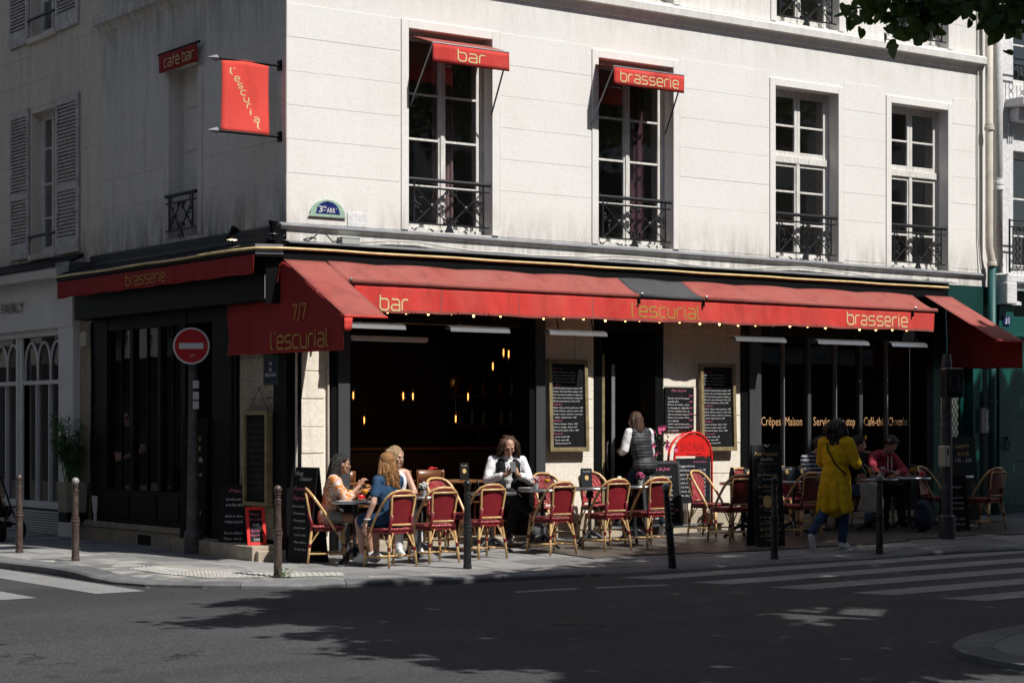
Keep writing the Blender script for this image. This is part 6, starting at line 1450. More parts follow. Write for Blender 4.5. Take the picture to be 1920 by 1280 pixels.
def hand(wr, d, nrm, s=1., curl=.5, side=1):
    """prims of a hand: d = pointing direction, nrm = back-of-hand direction"""
    d = V(d).normalized(); n = (V(nrm)-d*V(nrm).dot(d)).normalized(); e = d.cross(n)*side; w = V(wr); pr = []
    M = Matrix((e, d, n)).transposed(); pc = w+d*.045*s; pr.append(('e', pc, (.036*s, .050*s, .016*s), M)); pr.append(('c', w-d*.02, .024*s, w+d*.01, .024*s))
    for k, (x, ln) in enumerate(((-.027, .068), (-.009, .078), (.009, .073), (.026, .058))):
        b = w+d*.085*s+e*x*s; a1 = curl*.9; m1 = b+(d*math.cos(a1)-n*math.sin(a1))*ln*.5*s; a2 = curl*2.0; tip = m1+(d*math.cos(a2)-n*math.sin(a2))*ln*.5*s
        pr.append(('c', b, .0095*s, m1, .0085*s)); pr.append(('c', m1, .0085*s, tip, .007*s))
    b = w+d*.025*s+e*.030*s; m1 = b+(d*.55+e*.75-n*.35*curl).normalized()*.036*s; tip = m1+(d*.9+e*.25-n*.6*curl).normalized()*.032*s
    pr.append(('c', b, .014*s, m1, .011*s)); pr.append(('c', m1, .011*s, tip, .008*s)); return pr
def headprims(H, yaw, pitch, roll=0., s=1.):
    M = Matrix.Rotation(yaw, 3, 'Z') @ Matrix.Rotation(pitch, 3, 'X') @ Matrix.Rotation(roll, 3, 'Y'); H = V(H)
    def q(x, y, z): return H+M @ V((x*s, y*s, z*s))
    pr = [('e', q(0, -.012, .02), (.074*s, .092*s, .095*s), M), ('e', q(0, .022, -.045), (.055*s, .062*s, .068*s), M), ('c', q(0, .082, .005), .010*s, q(0, .103, -.028), .013*s), ('e', q(0, .072, -.092), (.024*s, .020*s, .018*s), M), ('e', q(0, .070, -.058), (.026*s, .018*s, .010*s), M)]
    for sx in (-1, 1): pr += [('e', q(sx*.077, -.010, -.012), (.010*s, .020*s, .030*s), M), ('e', q(sx*.04, .062, -.02), (.022*s, .018*s, .02*s), M), ('e', q(sx*.030, .078, .026), (.022*s, .012*s, .008*s), M)]
    return pr, q, M
def face(parent, q, M, s=1.):
    for sx in (-1, 1):
        MB().ball(tuple(q(sx*.030, .081, .008)), (.010*s, .005*s, .0045*s), 8, 5, M).build('eye', MT['eye_dark'], parent, smooth=True)
        MB().ball(tuple(q(sx*.031, .087, .027)), (.014*s, .004*s, .0028*s), 8, 5, M).build('eyebrow', MT['hair_dark'], parent, smooth=True)
    MB().ball(tuple(q(0, .088, -.058)), (.018*s, .004*s, .0045*s), 8, 5, M).build('mouth', MT['lip'], parent, smooth=True)
def torso(P, C, sh, wide=1., inf=0.):
    P, C = V(P), V(C); u = (C-P).normalized(); x = V((1, 0, 0)); y = u.cross(x).normalized(); x = y.cross(u); M = Matrix((x, y, u)).transposed(); m = P.lerp(C, .45)
    pr = [('e', P, (.165*wide+inf, .115+inf, .12+inf), M), ('e', m, (.130*wide+inf, .095+inf, .16+inf), M), ('e', C, (.155*wide+inf, .105+inf, .155+inf), M), ('e', P.lerp(C, .72), (.145*wide+inf, .10+inf, .14+inf), M)]
    a, b = V(sh[0]), V(sh[1]); c = (a+b)/2
    pr += [('c', a.lerp(b, .10), .056+inf, b.lerp(a, .10), .056+inf), ('c', c+u*.03, .062+inf, c-u*.03, .075+inf)]
    return pr, M
def chain(pts, rs, inf=0.):
    return [('c', V(pts[k]), rs[k]+inf, V(pts[k+1]), rs[k+1]+inf) for k in range(len(pts)-1)]
def upto(a, b, ra, rb, f): a, b = V(a), V(b); return a, ra, a.lerp(b, f), ra+(rb-ra)*f
def shoe(parent, ank, toe_dir, m, s=1., side=1):
    a = V(ank); d = V(toe_dir).normalized(); up = V((0, 0, 1)); 
    pr = [('c', a+V((0, 0, -.01)), .040*s, a+V((0, 0, -.045))-d*.025*s, .040*s), ('c', a-d*.025*s+V((0, 0, -.05)), .038*s, a+d*.10*s+V((0, 0, -.058)), .040*s), ('c', a+d*.10*s+V((0, 0, -.058)), .040*s, a+d*.155*s+V((0, 0, -.064)), .028*s), ('c', a+V((0, 0, .01)), .038*s, a+d*.08*s+V((0, 0, -.035)), .035*s)]
    return shape('shoe', pr, m, parent, .010, 2)

def person(label, loc, rz, scale=1.):
    t = thing('person', label, 'person', loc, rz); t.scale = (scale,)*3; return t

# ---- woman in the orange shirt, seated in profile, facing right
p = person('dark-haired woman in an orange print shirt eating at the corner table', (.13, -.78, G(.13, -.78)), math.radians(-118))
Pv, Cv, sh = (0, 0, .55), (0, .06, .86), ((.165, .06, .985), (-.165, .06, .985)); H = (0, .16, 1.175)
bd, M0 = torso(Pv, Cv, sh); hp, q, Mh = headprims(H, .10, -.12)
R_ = [(.165, .06, .985), (.215, .20, .76), (.13, .36, .92)]; Lh = [(-.165, .06, .985), (-.20, .24, .76), (-.10, .44, .86)]
legs = [[(.095, .0, .54), (.10, .42, .55), (.12, .30, .13)], [(-.095, .0, .54), (-.12, .44, .53), (-.14, .52, .12)]]
body = bd+hp+chain([(0, .07, 1.0), (0, .12, 1.09)], [.052, .047])
for a in (R_, Lh): body += chain(a, [.045, .038, .026])
body += hand(R_[2], (-.1, .45, .75), (.5, -.5, .2), 1., .8, -1)+hand(Lh[2], (.25, .85, .25), (0, -.2, 1), 1., .9, 1)
for a in legs: body += chain(a, [.085, .056, .036])
bo_ = shape('body', body, 'skin_tan', p, .009, 3); face(bo_, q, Mh)
sl = torso(Pv, Cv, sh, 1.05, .022)[0]+[('e', (0, .02, .48), (.185, .15, .10), M0)]
for a in (R_, Lh): x = upto(a[0], a[1], .062, .058, 1.0); sl.append(('c', x[0], x[1], x[2], x[3])); x = upto(a[1], a[2], .058, .052, .30); sl.append(('c', x[0], x[1], x[2], x[3]))
shape('shirt', sl, 'cloth_orange_print', p, .012, 4)
sk = []
for a in legs: x = upto(a[0], a[1], .098, .090, .24); sk.append(('c', x[0], x[1], x[2], x[3]))
shape('shorts', sk+[('e', (0, 0, .53), (.18, .13, .10), M0)], 'cloth_pale', p, .012, 3)
hr = [('e', q(0, -.03, .045), (.088, .098, .088), Mh)]+[('c', q(sx*.06, -.06, .03), .052, q(sx*.078, -.05-.02*k, -.14-.03*k), .045) for sx in (-1, 1) for k in range(2)]+[('c', q(0, -.09, .02), .06, q(0, -.12, -.17), .055), ('c', q(.05, -.09, 0), .05, q(.06, -.11, -.19), .04), ('c', q(-.05, -.09, 0), .05, q(-.06, -.10, -.19), .04)]
shape('hair', hr, 'hair_black', p, .010, 3)
bag = shape('belt_bag', [('c', (.16, .16, .70), .05, (-.12, .22, .68), .06), ('e', (.05, .22, .66), (.12, .05, .075))], 'cloth_black', p, .011, 3)
for a, d in ((legs[0], (.0, .5, -.9)), (legs[1], (0, 1, 0))): shoe(p, (a[2][0], a[2][1], a[2][2]-.01), d if a is legs[1] else (0, 1, -.2), 'shoe_white')
cr = thing('croissant', 'piece of croissant held by the woman in the orange shirt', 'food', (0, 0, 0)); 
MB().tube([(-.05, 0, 0), (-.02, .01, .012), (.02, .01, .012), (.05, 0, 0)], [.010, .022, .022, .010], 8).build('crust', MT['croissant'], cr, smooth=True); cr.location = (.49, -1.10, G(.13, -.78)+.905); cr.rotation_euler = (0, 0, .5)

# ---- woman in the blue dress, back to the viewer
p = person('woman in a blue dress with long copper hair, back to the street', (.37, -1.80, G(.37, -1.8)), .12)
Pv, Cv, sh = (0, .02, .55), (0, .06, .88), ((.165, .06, 1.0), (-.165, .06, 1.0)); H = (.0, .10, 1.19)
bd, M0 = torso(Pv, Cv, sh); hp, q, Mh = headprims(H, -.25, -.1)
A1 = [(.165, .06, 1.0), (.24, .22, .80), (.15, .44, .80)]; A2 = [(-.165, .06, 1.0), (-.255, .02, .74), (-.30, .10, .52)]
legs = [[(.09, .03, .53), (.11, .44, .52), (.10, .40, .12)], [(-.09, .03, .53), (-.13, .44, .52), (-.15, .34, .12)]]
body = bd+hp+chain([(0, .07, 1.02), (0, .09, 1.11)], [.05, .046])
for a in (A1, A2): body += chain(a, [.045, .038, .026])
body += hand(A1[2], (-.3, .9, 0), (0, 0, 1), 1., .5, -1)+hand(A2[2], (-.1, .25, -1), (-1, 0, 0), 1., .35, 1)
for a in legs: body += chain(a, [.085, .056, .036])
bo_ = shape('body', body, 'skin_fair', p, .009, 3); face(bo_, q, Mh)
dr = torso(Pv, Cv, sh, 1.03, .016)[0]
for a in (A1, A2): x = upto(a[0], a[1], .060, .056, .62); dr.append(('c', x[0], x[1], x[2], x[3]))
for a in legs: x = upto(a[0], a[1], .112, .10, .75); dr.append(('c', x[0], x[1], x[2], x[3]))
shape('dress', dr+[('e', (0, .04, .52), (.19, .16, .09), M0), ('c', (0, .1, .50), .10, (0, .3, .50), .09)], 'cloth_blue', p, .012, 4)
rs = random.Random(3); hr = [('e', q(0, -.03, .045), (.092, .102, .09), Mh)]
for k in range(26):
    a = rs.uniform(-1.15, 1.15); x0, y0 = .085*math.sin(a), -.085*math.cos(a); ln = rs.uniform(.18, .33); wv = rs.uniform(-.03, .03)
    m_ = q(x0*1.12+wv, y0*1.08-.02, .03-ln*.55); hr += [('c', q(x0*.8, y0*.8, .05), .032, m_, .030), ('c', m_, .030, q(x0*1.15-wv+.02, y0*1.0-.035, .03-ln), .012)]
shape('hair', hr, 'hair_copper', p, .009, 1)
MB().tube([(-.29+.034*math.cos(t*PI/6), .085+.034*math.sin(t*PI/6), .555) for t in range(12)], .006, 6, closed=True).build('bracelet', MT['white_print'], p)
for a in legs: shoe(p, a[2], (0, 1, 0), 'shoe_white')

# ---- blonde woman behind the table
p = person('blonde woman in a sleeveless top behind the woman in blue', (1.18, -.56, G(1.18, -.56)+.0), PI-.15)
Pv, Cv, sh = (0, 0, .55), (0, .03, .88), ((.165, .03, 1.0), (-.165, .03, 1.0)); H = (0, .09, 1.20)
bd, M0 = torso(Pv, Cv, sh); hp, q, Mh = headprims(H, .55, -.22)
A1 = [(.165, .03, 1.0), (.23, .12, .76), (.10, .34, .76)]; A2 = [(-.165, .03, 1.0), (-.23, .14, .76), (-.10, .36, .76)]
legs = [[(.09, .0, .53), (.11, .42, .52), (.11, .40, .10)], [(-.09, .0, .53), (-.13, .42, .52), (-.13, .46, .10)]]
body = bd+hp+chain([(0, .04, 1.02), (0, .07, 1.12)], [.05, .046])
for a in (A1, A2): body += chain(a, [.045, .038, .026])
body += hand(A1[2], (-.5, .8, 0), (0, 0, 1), 1., .5, -1)+hand(A2[2], (.5, .8, 0), (0, 0, 1), 1., .5, 1)
for a in legs: body += chain(a, [.085, .056, .036])
bo_ = shape('body', body, 'skin_fair', p, .009, 3); face(bo_, q, Mh)
shape('top', torso(Pv, Cv, ((.10, .03, .97), (-.10, .03, .97)), 1., .014)[0]+[('c', (.09, .03, .98), .03, (.08, .0, 1.05), .02), ('c', (-.09, .03, .98), .03, (-.08, 0, 1.05), .02)], 'cloth_white', p, .011, 3)
tr = []
for a in legs: tr += chain(a, [.10, .075, .06])
shape('trousers', tr+[('e', (0, 0, .53), (.18, .13, .11), M0)], 'cloth_white', p, .012, 3)
hr = [('e', q(0, -.03, .05), (.088, .098, .085), Mh)]
for sx in (-1, 1):
    for k in range(4): hr.append(('c', q(sx*(.05+.012*k), .03-.035*k, .05), .034, q(sx*(.088+.004*k), .01-.03*k, -.20-.02*k), .028))
hr += [('c', q(0, -.09, .02), .06, q(0, -.10, -.20), .05)]
shape('hair', hr, 'hair_blond', p, .009, 2)
for a in legs: shoe(p, a[2], (0, 1, 0), 'shoe_white')

# ---- man in a waistcoat looking at his phone
p = person('man in white shirt and black waistcoat reading his phone, legs crossed', (2.93, -.52, G(2.93, -.52)+.05), PI-.42)
Pv, Cv, sh = (0, 0, .56), (0, .05, .90), ((.195, .04, 1.03), (-.195, .04, 1.03)); H = (0, .14, 1.205)
bd, M0 = torso(Pv, Cv, sh, 1.12); hp, q, Mh = headprims(H, .05, -.42, 0, 1.04)
A1 = [(.195, .04, 1.03), (.275, .10, .78), (.07, .36, .86)]; A2 = [(-.195, .04, 1.03), (-.275, .10, .78), (-.07, .36, .86)]
legs = [[(.10, .0, .54), (.04, .45, .62), (-.20, .62, .36)], [(-.10, .0, .54), (-.02, .46, .52), (.06, .44, .11)]]
body = bd+hp+chain([(0, .06, 1.04), (0, .10, 1.13)], [.056, .054])
for a in (A1, A2): body += chain(a, [.05, .042, .028])
body += hand(A1[2], (-.45, .55, .55), (.6, .5, .0), 1.05, .8, -1)+hand(A2[2], (.45, .55, .55), (-.6, .5, .0), 1.05, .8, 1)
for a in legs: body += chain(a, [.09, .06, .04])
bo_ = shape('body', body, 'skin_mid', p, .009, 3); face(bo_, q, Mh, 1.04)
sl = torso(Pv, Cv, sh, 1.12, .012)[0]+[('c', (0, .05, 1.05), .066, (0, .085, 1.09), .060)]
for a in (A1, A2): sl += [('c', V(a[0]), .068, V(a[1]), .062)]; x = upto(a[1], a[2], .060, .045, .72); sl.append(('c', x[0], x[1], x[2], x[3]))
shape('shirt', sl, 'cloth_white', p, .011, 3)
vs = torso(Pv, Cv, ((.125, .03, 1.0), (-.125, .03, 1.0)), 1.13, .022)[0]; wv_ = shape('waistcoat', [('e', (sx*.085, .055+.0, .90), (.088, .125, .17), M0) for sx in (-1, 1)]+[('e', (sx*.10, .04, .70), (.095, .14, .16), M0) for sx in (-1, 1)]+[('c', (sx*.115, .06, .98), .065, (sx*.11, .0, 1.065), .048) for sx in (-1, 1)]+[('e', (0, -.03, .85), (.16, .09, .20), M0)], 'cloth_black', p, .011, 2)
MB().box(-.05, .05, .118, .128, 1.055, 1.085).build('bow_tie', MT['cloth_white'], p, bevel=.006)
tr = []
for a in legs: x = upto(a[1], a[2], .074, .055, .86); tr += [('c', V(a[0]), .105, V(a[1]), .078), ('c', x[0], x[1], x[2], x[3])]
shape('trousers', tr+[('e', (0, 0, .54), (.19, .14, .12), M0)], 'cloth_trouser', p, .012, 3)
hr = [('e', q(0, -.040, .050), (.088, .090, .080), Mh)]; rs = random.Random(9)
for k in range(30):
    a = rs.choice((-1, 1))*rs.uniform(.5, 1.75); x0, y0 = .090*math.sin(a), -.085*math.cos(a); m_ = q(x0*1.2+rs.uniform(-.01, .01), y0*1.0, -.01); hr += [('c', q(x0*.85, y0*.85, .07), .028, m_, .027), ('c', m_, .027, q(x0*1.3+rs.uniform(-.03, .03), y0*1.15, -.08-rs.uniform(0, .06)), .016)]
for k in range(16): a = rs.uniform(0, 6.28); r_ = rs.uniform(.02, .07); hr += [('c', q(r_*math.cos(a), -.04+r_*math.sin(a), .088), .026, q(r_*1.25*math.cos(a)+rs.uniform(-.02, .02), -.06+r_*1.3*math.sin(a), .108-r_*.4), .018)]
shape('hair', hr, 'hair_brown', p, .009, 1)
shoe(p, (-.21, .66, .32), (-.45, .75, -.15), 'shoe_black', 1.1); shoe(p, (.06, .44, .10), (0, 1, 0), 'shoe_black', 1.1)
ph = thing('phone', 'dark phone held by the man in the waistcoat', 'phone', (0, 0, 0)); MB().box(-.037, .037, -.005, .005, -.075, .075).build('phone_body', MT['phone'], ph, bevel=.004); MB().box(-.033, .033, -.0065, -.005, -.068, .068).build('screen', MT['board_slate'], ph)
mw = Matrix.Translation((2.93, -.52, G(2.93, -.52)+.05)) @ Matrix.Rotation(PI-.42, 4, 'Z') @ Matrix.Translation((0, .42, .955)) @ Matrix.Rotation(.5, 4, 'X'); ph.matrix_world = mw
hm = thing('bag', 'dark round bag on the ground beside the crossed shoes', 'bag', (3.32, -.75, G(3.32, -.75)+.016)); shape('pouch', [('e', (0, 0, .13), (.17, .12, .13))], 'cloth_grey', hm, .012, 2); MB().tube([(-.08, 0, .22), (-.05, 0, .30), (.05, 0, .30), (.08, 0, .22)], .01, 6).build('strap', MT['cloth_black'], hm)

# ---- waitress stepping into the café
p = person('person in a quilted dark vest and jeans stepping into the café doorway', (5.30, -.42, .15), .10)
Pv, Cv, sh = (.02, .0, .93), (-.03, .05, 1.25), ((.15, .05, 1.37), (-.21, .08, 1.37)); H = (-.06, .12, 1.53)
bd, M0 = torso(Pv, Cv, sh); hp, q, Mh = headprims(H, -.2, -.05)
A1 = [(.15, .05, 1.37), (.24, .10, 1.10), (.24, .24, .90)]; A2 = [(-.21, .08, 1.37), (-.27, .10, 1.13), (-.12, .30, 1.10)]
legs = [[(.11, .0, .92), (.13, .05, .52), (.22, -.16, .16)], [(-.07, .0, .92), (-.09, .24, .60), (-.08, .28, .20)]]
body = bd+hp+chain([(-.04, .06, 1.39), (-.05, .10, 1.46)], [.05, .046])
for a in (A1, A2): body += chain(a, [.045, .038, .026])
body += hand(A1[2], (0, .4, -.9), (1, 0, 0), 1., .4, 1)+hand(A2[2], (0, .9, .3), (-1, 0, 0), 1., .6, 1)
for a in legs: body += chain(a, [.09, .058, .038])
bo_ = shape('body', body, 'skin_fair', p, .010, 3); face(bo_, q, Mh)
sl = torso(Pv, Cv, sh, 1., .010)[0]
for a in (A1, A2): sl += chain(a, [.064, .056, .046])
shape('shirt', sl, 'cloth_white', p, .012, 3)
shape('vest', torso(Pv, Cv, ((.11, .05, 1.36), (-.17, .07, 1.36)), 1.10, .030)[0]+[('e', (.03, .0, .90), (.205, .155, .10), M0), ('c', (-.05, .06, 1.40), .075, (-.05, .08, 1.44), .07)], 'quilted', p, .012, 3)
tr = []
for a in legs: tr += chain(a, [.105, .075, .058])
shape('jeans', tr+[('e', (.02, 0, .90), (.18, .14, .12), M0)], 'denim_dark', p, .012, 3)
hr = [('e', q(0, -.03, .045), (.090, .100, .088), Mh), ('c', q(0, -.08, .03), .066, q(.0, -.10, -.13), .060), ('c', q(.05, -.06, .02), .05, q(.07, -.09, -.17), .03), ('c', q(-.05, -.06, .02), .05, q(-.06, -.08, -.16), .035), ('c', q(0, -.09, 0), .05, q(.02, -.12, -.20), .025)]
shape('hair', hr, 'hair_brown', p, .009, 1)
shoe(p, (.22, -.16, .15), (.1, .55, -.8), 'shoe_white'); shoe(p, (-.08, .28, .19), (0, 1, 0), 'shoe_white')

# ---- person in the yellow coat walking away
p = person('person in a long mustard yellow coat walking past the terrace', (6.42, -2.93, G(6.42, -2.93)), math.radians(-72), 1.0)
Pv, Cv, sh = (0, .0, .90), (0, .03, 1.22), ((.18, .02, 1.36), (-.18, .02, 1.36)); H = (0, .07, 1.53)
bd, M0 = torso(Pv, Cv, sh); hp, q, Mh = headprims(H, -.25, -.1)
A1 = [(.18, .02, 1.36), (.27, .06, 1.09), (.12, .28, 1.18)]; A2 = [(-.18, .02, 1.36), (-.26, .12, 1.10), (-.08, .30, 1.16)]
legs = [[(.09, .0, .90), (.10, .06, .50), (.09, .02, .10)], [(-.09, .0, .90), (-.09, -.10, .50), (-.10, -.46, .22)]]
body = bd+hp+chain([(0, .03, 1.38), (0, .05, 1.46)], [.05, .046])
for a in (A1, A2): body += chain(a, [.045, .038, .026])
body += hand(A1[2], (-.5, .5, .4), (1, .3, 0), 1., .7, -1)+hand(A2[2], (.5, .5, .4), (-1, .3, 0), 1., .7, 1)
for a in legs: body += chain(a, [.09, .058, .038])
bo_ = shape('body', body, 'skin_mid', p, .010, 3); face(bo_, q, Mh)
ct = torso(Pv, Cv, sh, 1.10, .035)[0]
for a in (A1, A2): ct += [('c', V(a[0]), .078, V(a[1]), .070), ('c', V(a[1]), .070, V(a[1]).lerp(V(a[2]), .82), .056)]
for k in range(9):
    a = 2*PI*k/9+.2; r = .10; ct.append(('c', (.10*math.cos(a), .06*math.sin(a), .98), .095, (.205*math.cos(a), .155*math.sin(a)-.03, .50+.02*math.sin(k*2.)), .052))
ct += [('c', (0, .0, .95), .17, (0, -.02, .55), .16)]
shape('coat', ct, 'cloth_yellow', p, .013, 5)
tr = chain(legs[0], [.10, .072, .056])[:]; tr += chain(legs[1], [.10, .072, .056])
shape('jeans', tr, 'denim', p, .012, 3)
rs = random.Random(12); hr = [('e', q(0, -.02, .03), (.115, .12, .11), Mh)]
for k in range(46):
    d = V((rs.gauss(0, 1), rs.gauss(-.3, .9), rs.gauss(0, .8))).normalized(); d.y = min(d.y, .35); c0 = q(d.x*.10, d.y*.10-.02, d.z*.09+.02); hr.append(('c', c0, .045, q(d.x*.155, d.y*.15-.03, d.z*.12+.0-.03), rs.uniform(.018, .032)))
for k in range(12): a = rs.uniform(-1.4, 1.4); hr.append(('c', q(.09*math.sin(a), -.09*math.cos(a), -.04), .045, q(.14*math.sin(a), -.12*math.cos(a), -.17-rs.uniform(0, .04)), .026))
shape('hair', hr, 'hair_dark', p, .010, 1)
MB().tube([(-.15, .02, 1.45), (-.04, -.128, 1.26), (.08, -.150, 1.08), (.20, -.08, .95)], .010, 6).build('bag_strap', MT['cloth_black'], p)
shoe(p, (.09, .02, .085), (0, 1, 0), 'shoe_white', 1.05); shoe(p, (-.10, -.47, .20), (0, .35, -.95), 'shoe_white', 1.05)
tg = thing('tote_bag', 'pale canvas tote hanging at the yellow coat', 'bag', (6.86, -3.12, G(6.8, -3.1)+.48), -.6)
def tf(u, v): return (-.13+.26*u+.02*math.sin(v*5), .04*math.sin(u*PI)*(1-v*.6)+.02*math.sin(u*9+v*4), .36*v-.03*math.sin(u*PI)*(1-v))
MB().grid(tf, 12, 10).build('bag_cloth', MT['tote'], tg, smooth=True, fix=False).modifiers.new('S', 'SOLIDIFY').thickness = .05
for sx in (-.07, .07): MB().tube([(sx, .03, .35), (sx*.8, .02, .50), (sx*.3-.10, .0, .60)], .008, 5).build('handle', MT['tote'], tg)

# ---- simple seated figures of the shaded tables
def seated(label, loc, rz, skin, top, hairm, bottom, lean=.12, yaw=0., pitch=-.2, arms='table', scale=1., band=False, hood=False):
    p = person(label, loc, rz, scale); Pv, Cv, sh = (0, 0, .55), (0, lean*.6, .87), ((.18, lean*.8, 1.0), (-.18, lean*.8, 1.0)); H = (0, lean*1.7+.04, 1.19)
    bd, M0 = torso(Pv, Cv, sh, 1.08); hp, q, Mh = headprims(H, yaw, pitch)
    A1 = [(.18, lean*.8, 1.0), (.27, lean+.14, .78), (.09, .42, .80)]; A2 = [(-.18, lean*.8, 1.0), (-.27, lean+.14, .78), (-.09, .42, .80)]
    if arms == 'face': A1 = [(.18, lean*.8, 1.0), (.24, lean+.22, .84), (.05, lean*1.7+.15, 1.08)]
    legs = [[(.09, .0, .53), (.12, .43, .52), (.12, .40, .10)], [(-.09, .0, .53), (-.12, .43, .52), (-.14, .46, .10)]]
    body = bd+hp+chain([(0, lean*.9, 1.02), (0, lean*1.4, 1.11)], [.052, .05])
    for a in (A1, A2): body += chain(a, [.047, .040, .027])
    body += hand(A1[2], (-.5, .8, .1), (0, .1, 1), 1., .6, -1)+hand(A2[2], (.5, .8, .1), (0, .1, 1), 1., .6, 1)
    for a in legs: body += chain(a, [.088, .058, .038])
    bo_ = shape('body', body, skin, p, .010, 3); face(bo_, q, Mh)
    sl = torso(Pv, Cv, sh, 1.10, .024)[0]
    for a in (A1, A2): sl += [('c', V(a[0]), .07, V(a[1]), .066), ('c', V(a[1]), .066, V(a[1]).lerp(V(a[2]), .85), .05)]
    if hood: sl += [('c', (.07, lean*.5, 1.06), .055, (-.07, lean*.5, 1.06), .055), ('c', (.085, lean*.9, 1.05), .04, (.05, lean*1.5+.03, 1.03), .03), ('c', (-.085, lean*.9, 1.05), .04, (-.05, lean*1.5+.03, 1.03), .03)]
    shape('top', sl, top, p, .012, 4)
    tr = []
    for a in legs: tr += chain(a, [.105, .078, .06])
    shape('trousers', tr+[('e', (0, 0, .53), (.18, .13, .11), M0)], bottom, p, .012, 3)
    rs = random.Random(int(loc[0]*10)); hr = [('e', q(0, -.025, .055), (.092, .102, .086), Mh)]
    for k in range(14): a = rs.uniform(-2.3, 2.3); hr.append(('c', q(.07*math.sin(a), -.075*math.cos(a), .07), .034, q(.095*math.sin(a), -.095*math.cos(a), rs.uniform(-.02, .05)), .024))
    shape('hair', hr, hairm, p, .010, 1)
    if hood:
        for sx in (-.03, .03): MB().tube([(sx, lean*1.2+.11, 1.02), (sx*1.2, lean+.15, .90), (sx, lean+.16, .80)], .007, 5).build('drawstring', MT['cloth_white'], p)
    if band:
        F = MB()
        for k in range(6): a = k*1.047; F.ball(tuple(q(-.02+.028*math.cos(a), .075, .115+.02*math.sin(a))), (.018, .010, .014), 6, 4)
        mat('flower_yellow', (.75, .36, .01), .6, var=.1); F.build('hair_flower', MT['flower_yellow'], p, smooth=True)
    for a in legs: shoe(p, a[2], (0, 1, 0), 'shoe_black')
    return p
seated('person in a red hoodie bent over breakfast in the shade', (9.28, -.92, G(9.3, -.92)+.016), PI-.25, 'skin_mid', 'hoodie_red', 'hair_dark', 'cloth_trouser', .20, .35, -.45, hood=True)
seated('person with a yellow hair flower behind the yellow coat', (8.72, -.85, G(8.7, -.85)+.016), PI+.35, 'skin_mid', 'cloth_black', 'hair_dark', 'denim_light', .10, .1, -.1, 'face', 1.0, band=True)
seated('person in a striped top half hidden behind the yellow coat', (8.08, -.80, G(8.0, -.8)+.016), PI-.1, 'skin_mid', 'striped_jersey', 'hair_dark', 'denim_dark', .10, -.4, -.2)
# backpack on the ground
bk_ = thing('backpack', 'grey blue backpack on the ground beside the breakfast table', 'backpack', (9.12, -1.95, G(9.1, -1.95)+.016), .4)
shape('sack', [('e', (0, 0, .22), (.17, .12, .22)), ('e', (0, -.08, .16), (.13, .07, .13)), ('c', (-.10, 0, .38), .07, (.10, 0, .38), .07)], 'bag_blue', bk_, .012, 3)
for sx in (-.08, .08): MB().tube([(sx, -.10, .42), (sx*1.1, -.17, .30), (sx, -.15, .10)], .014, 6).build('shoulder_strap', MT['cloth_grey'], bk_)
MB().tube([(-.04, 0, .45), (0, 0, .50), (.04, 0, .45)], .010, 6).build('grab_handle', MT['cloth_black'], bk_)

# ---- man standing behind the shaded shop window
p = person('man in dark T-shirt and sunglasses standing behind the shaded shop window', (.28, 4.98, .16), PI*.62)
Pv, Cv, sh = (0, .0, .92), (0, .02, 1.24), ((.20, .02, 1.39), (-.20, .02, 1.39)); H = (0, .06, 1.57)
bd, M0 = torso(Pv, Cv, sh, 1.1); hp, q, Mh = headprims(H, .1, -.1); A1 = [(.20, .02, 1.39), (.27, .04, 1.12), (.08, .22, 1.02)]; A2 = [(-.20, .02, 1.39), (-.27, .04, 1.12), (-.06, .22, 1.0)]
legs = [[(.10, 0, .9), (.11, .02, .5), (.11, 0, .09)], [(-.10, 0, .9), (-.11, .02, .5), (-.11, 0, .09)]]; body = bd+hp+chain([(0, .03, 1.4), (0, .05, 1.5)], [.055, .052])
for a in (A1, A2): body += chain(a, [.05, .043, .029])
body += hand(A1[2], (-.9, .3, -.1), (0, 1, .2), 1.05, .5, -1)+hand(A2[2], (.9, .3, -.1), (0, 1, .2), 1.05, .5, 1)
for a in legs: body += chain(a, [.09, .06, .04])
bo_ = shape('body', body, 'skin_mid', p, .010, 3); face(bo_, q, Mh)
sl = torso(Pv, Cv, sh, 1.1, .016)[0]
for a in (A1, A2): x = upto(a[0], a[1], .066, .062, .6); sl.append(('c', x[0], x[1], x[2], x[3]))
shape('shirt', sl, 'cloth_black', p, .012, 3); tr = []
for a in legs: tr += chain(a, [.105, .078, .06])
shape('trousers', tr+[('e', (0, 0, .9), (.18, .13, .11), M0)], 'cloth_trouser', p, .012, 3); shape('hair', [('e', q(0, -.03, .05), (.088, .098, .085), Mh)], 'hair_brown', p, .010, 1)
g_ = MB()
for sx in (-1, 1): g_.ball(tuple(q(sx*.032, .088, .008)), (.028, .008, .02), 10, 6, Mh)
g_.tube([tuple(q(-.08, .0, .012)), tuple(q(-.055, .085, .012)), tuple(q(.055, .085, .012)), tuple(q(.08, 0, .012))], .004, 5); g_.build('sunglasses', MT['phone'], p, smooth=True)
for a in legs: shoe(p, a[2], (0, 1, 0), 'shoe_black')

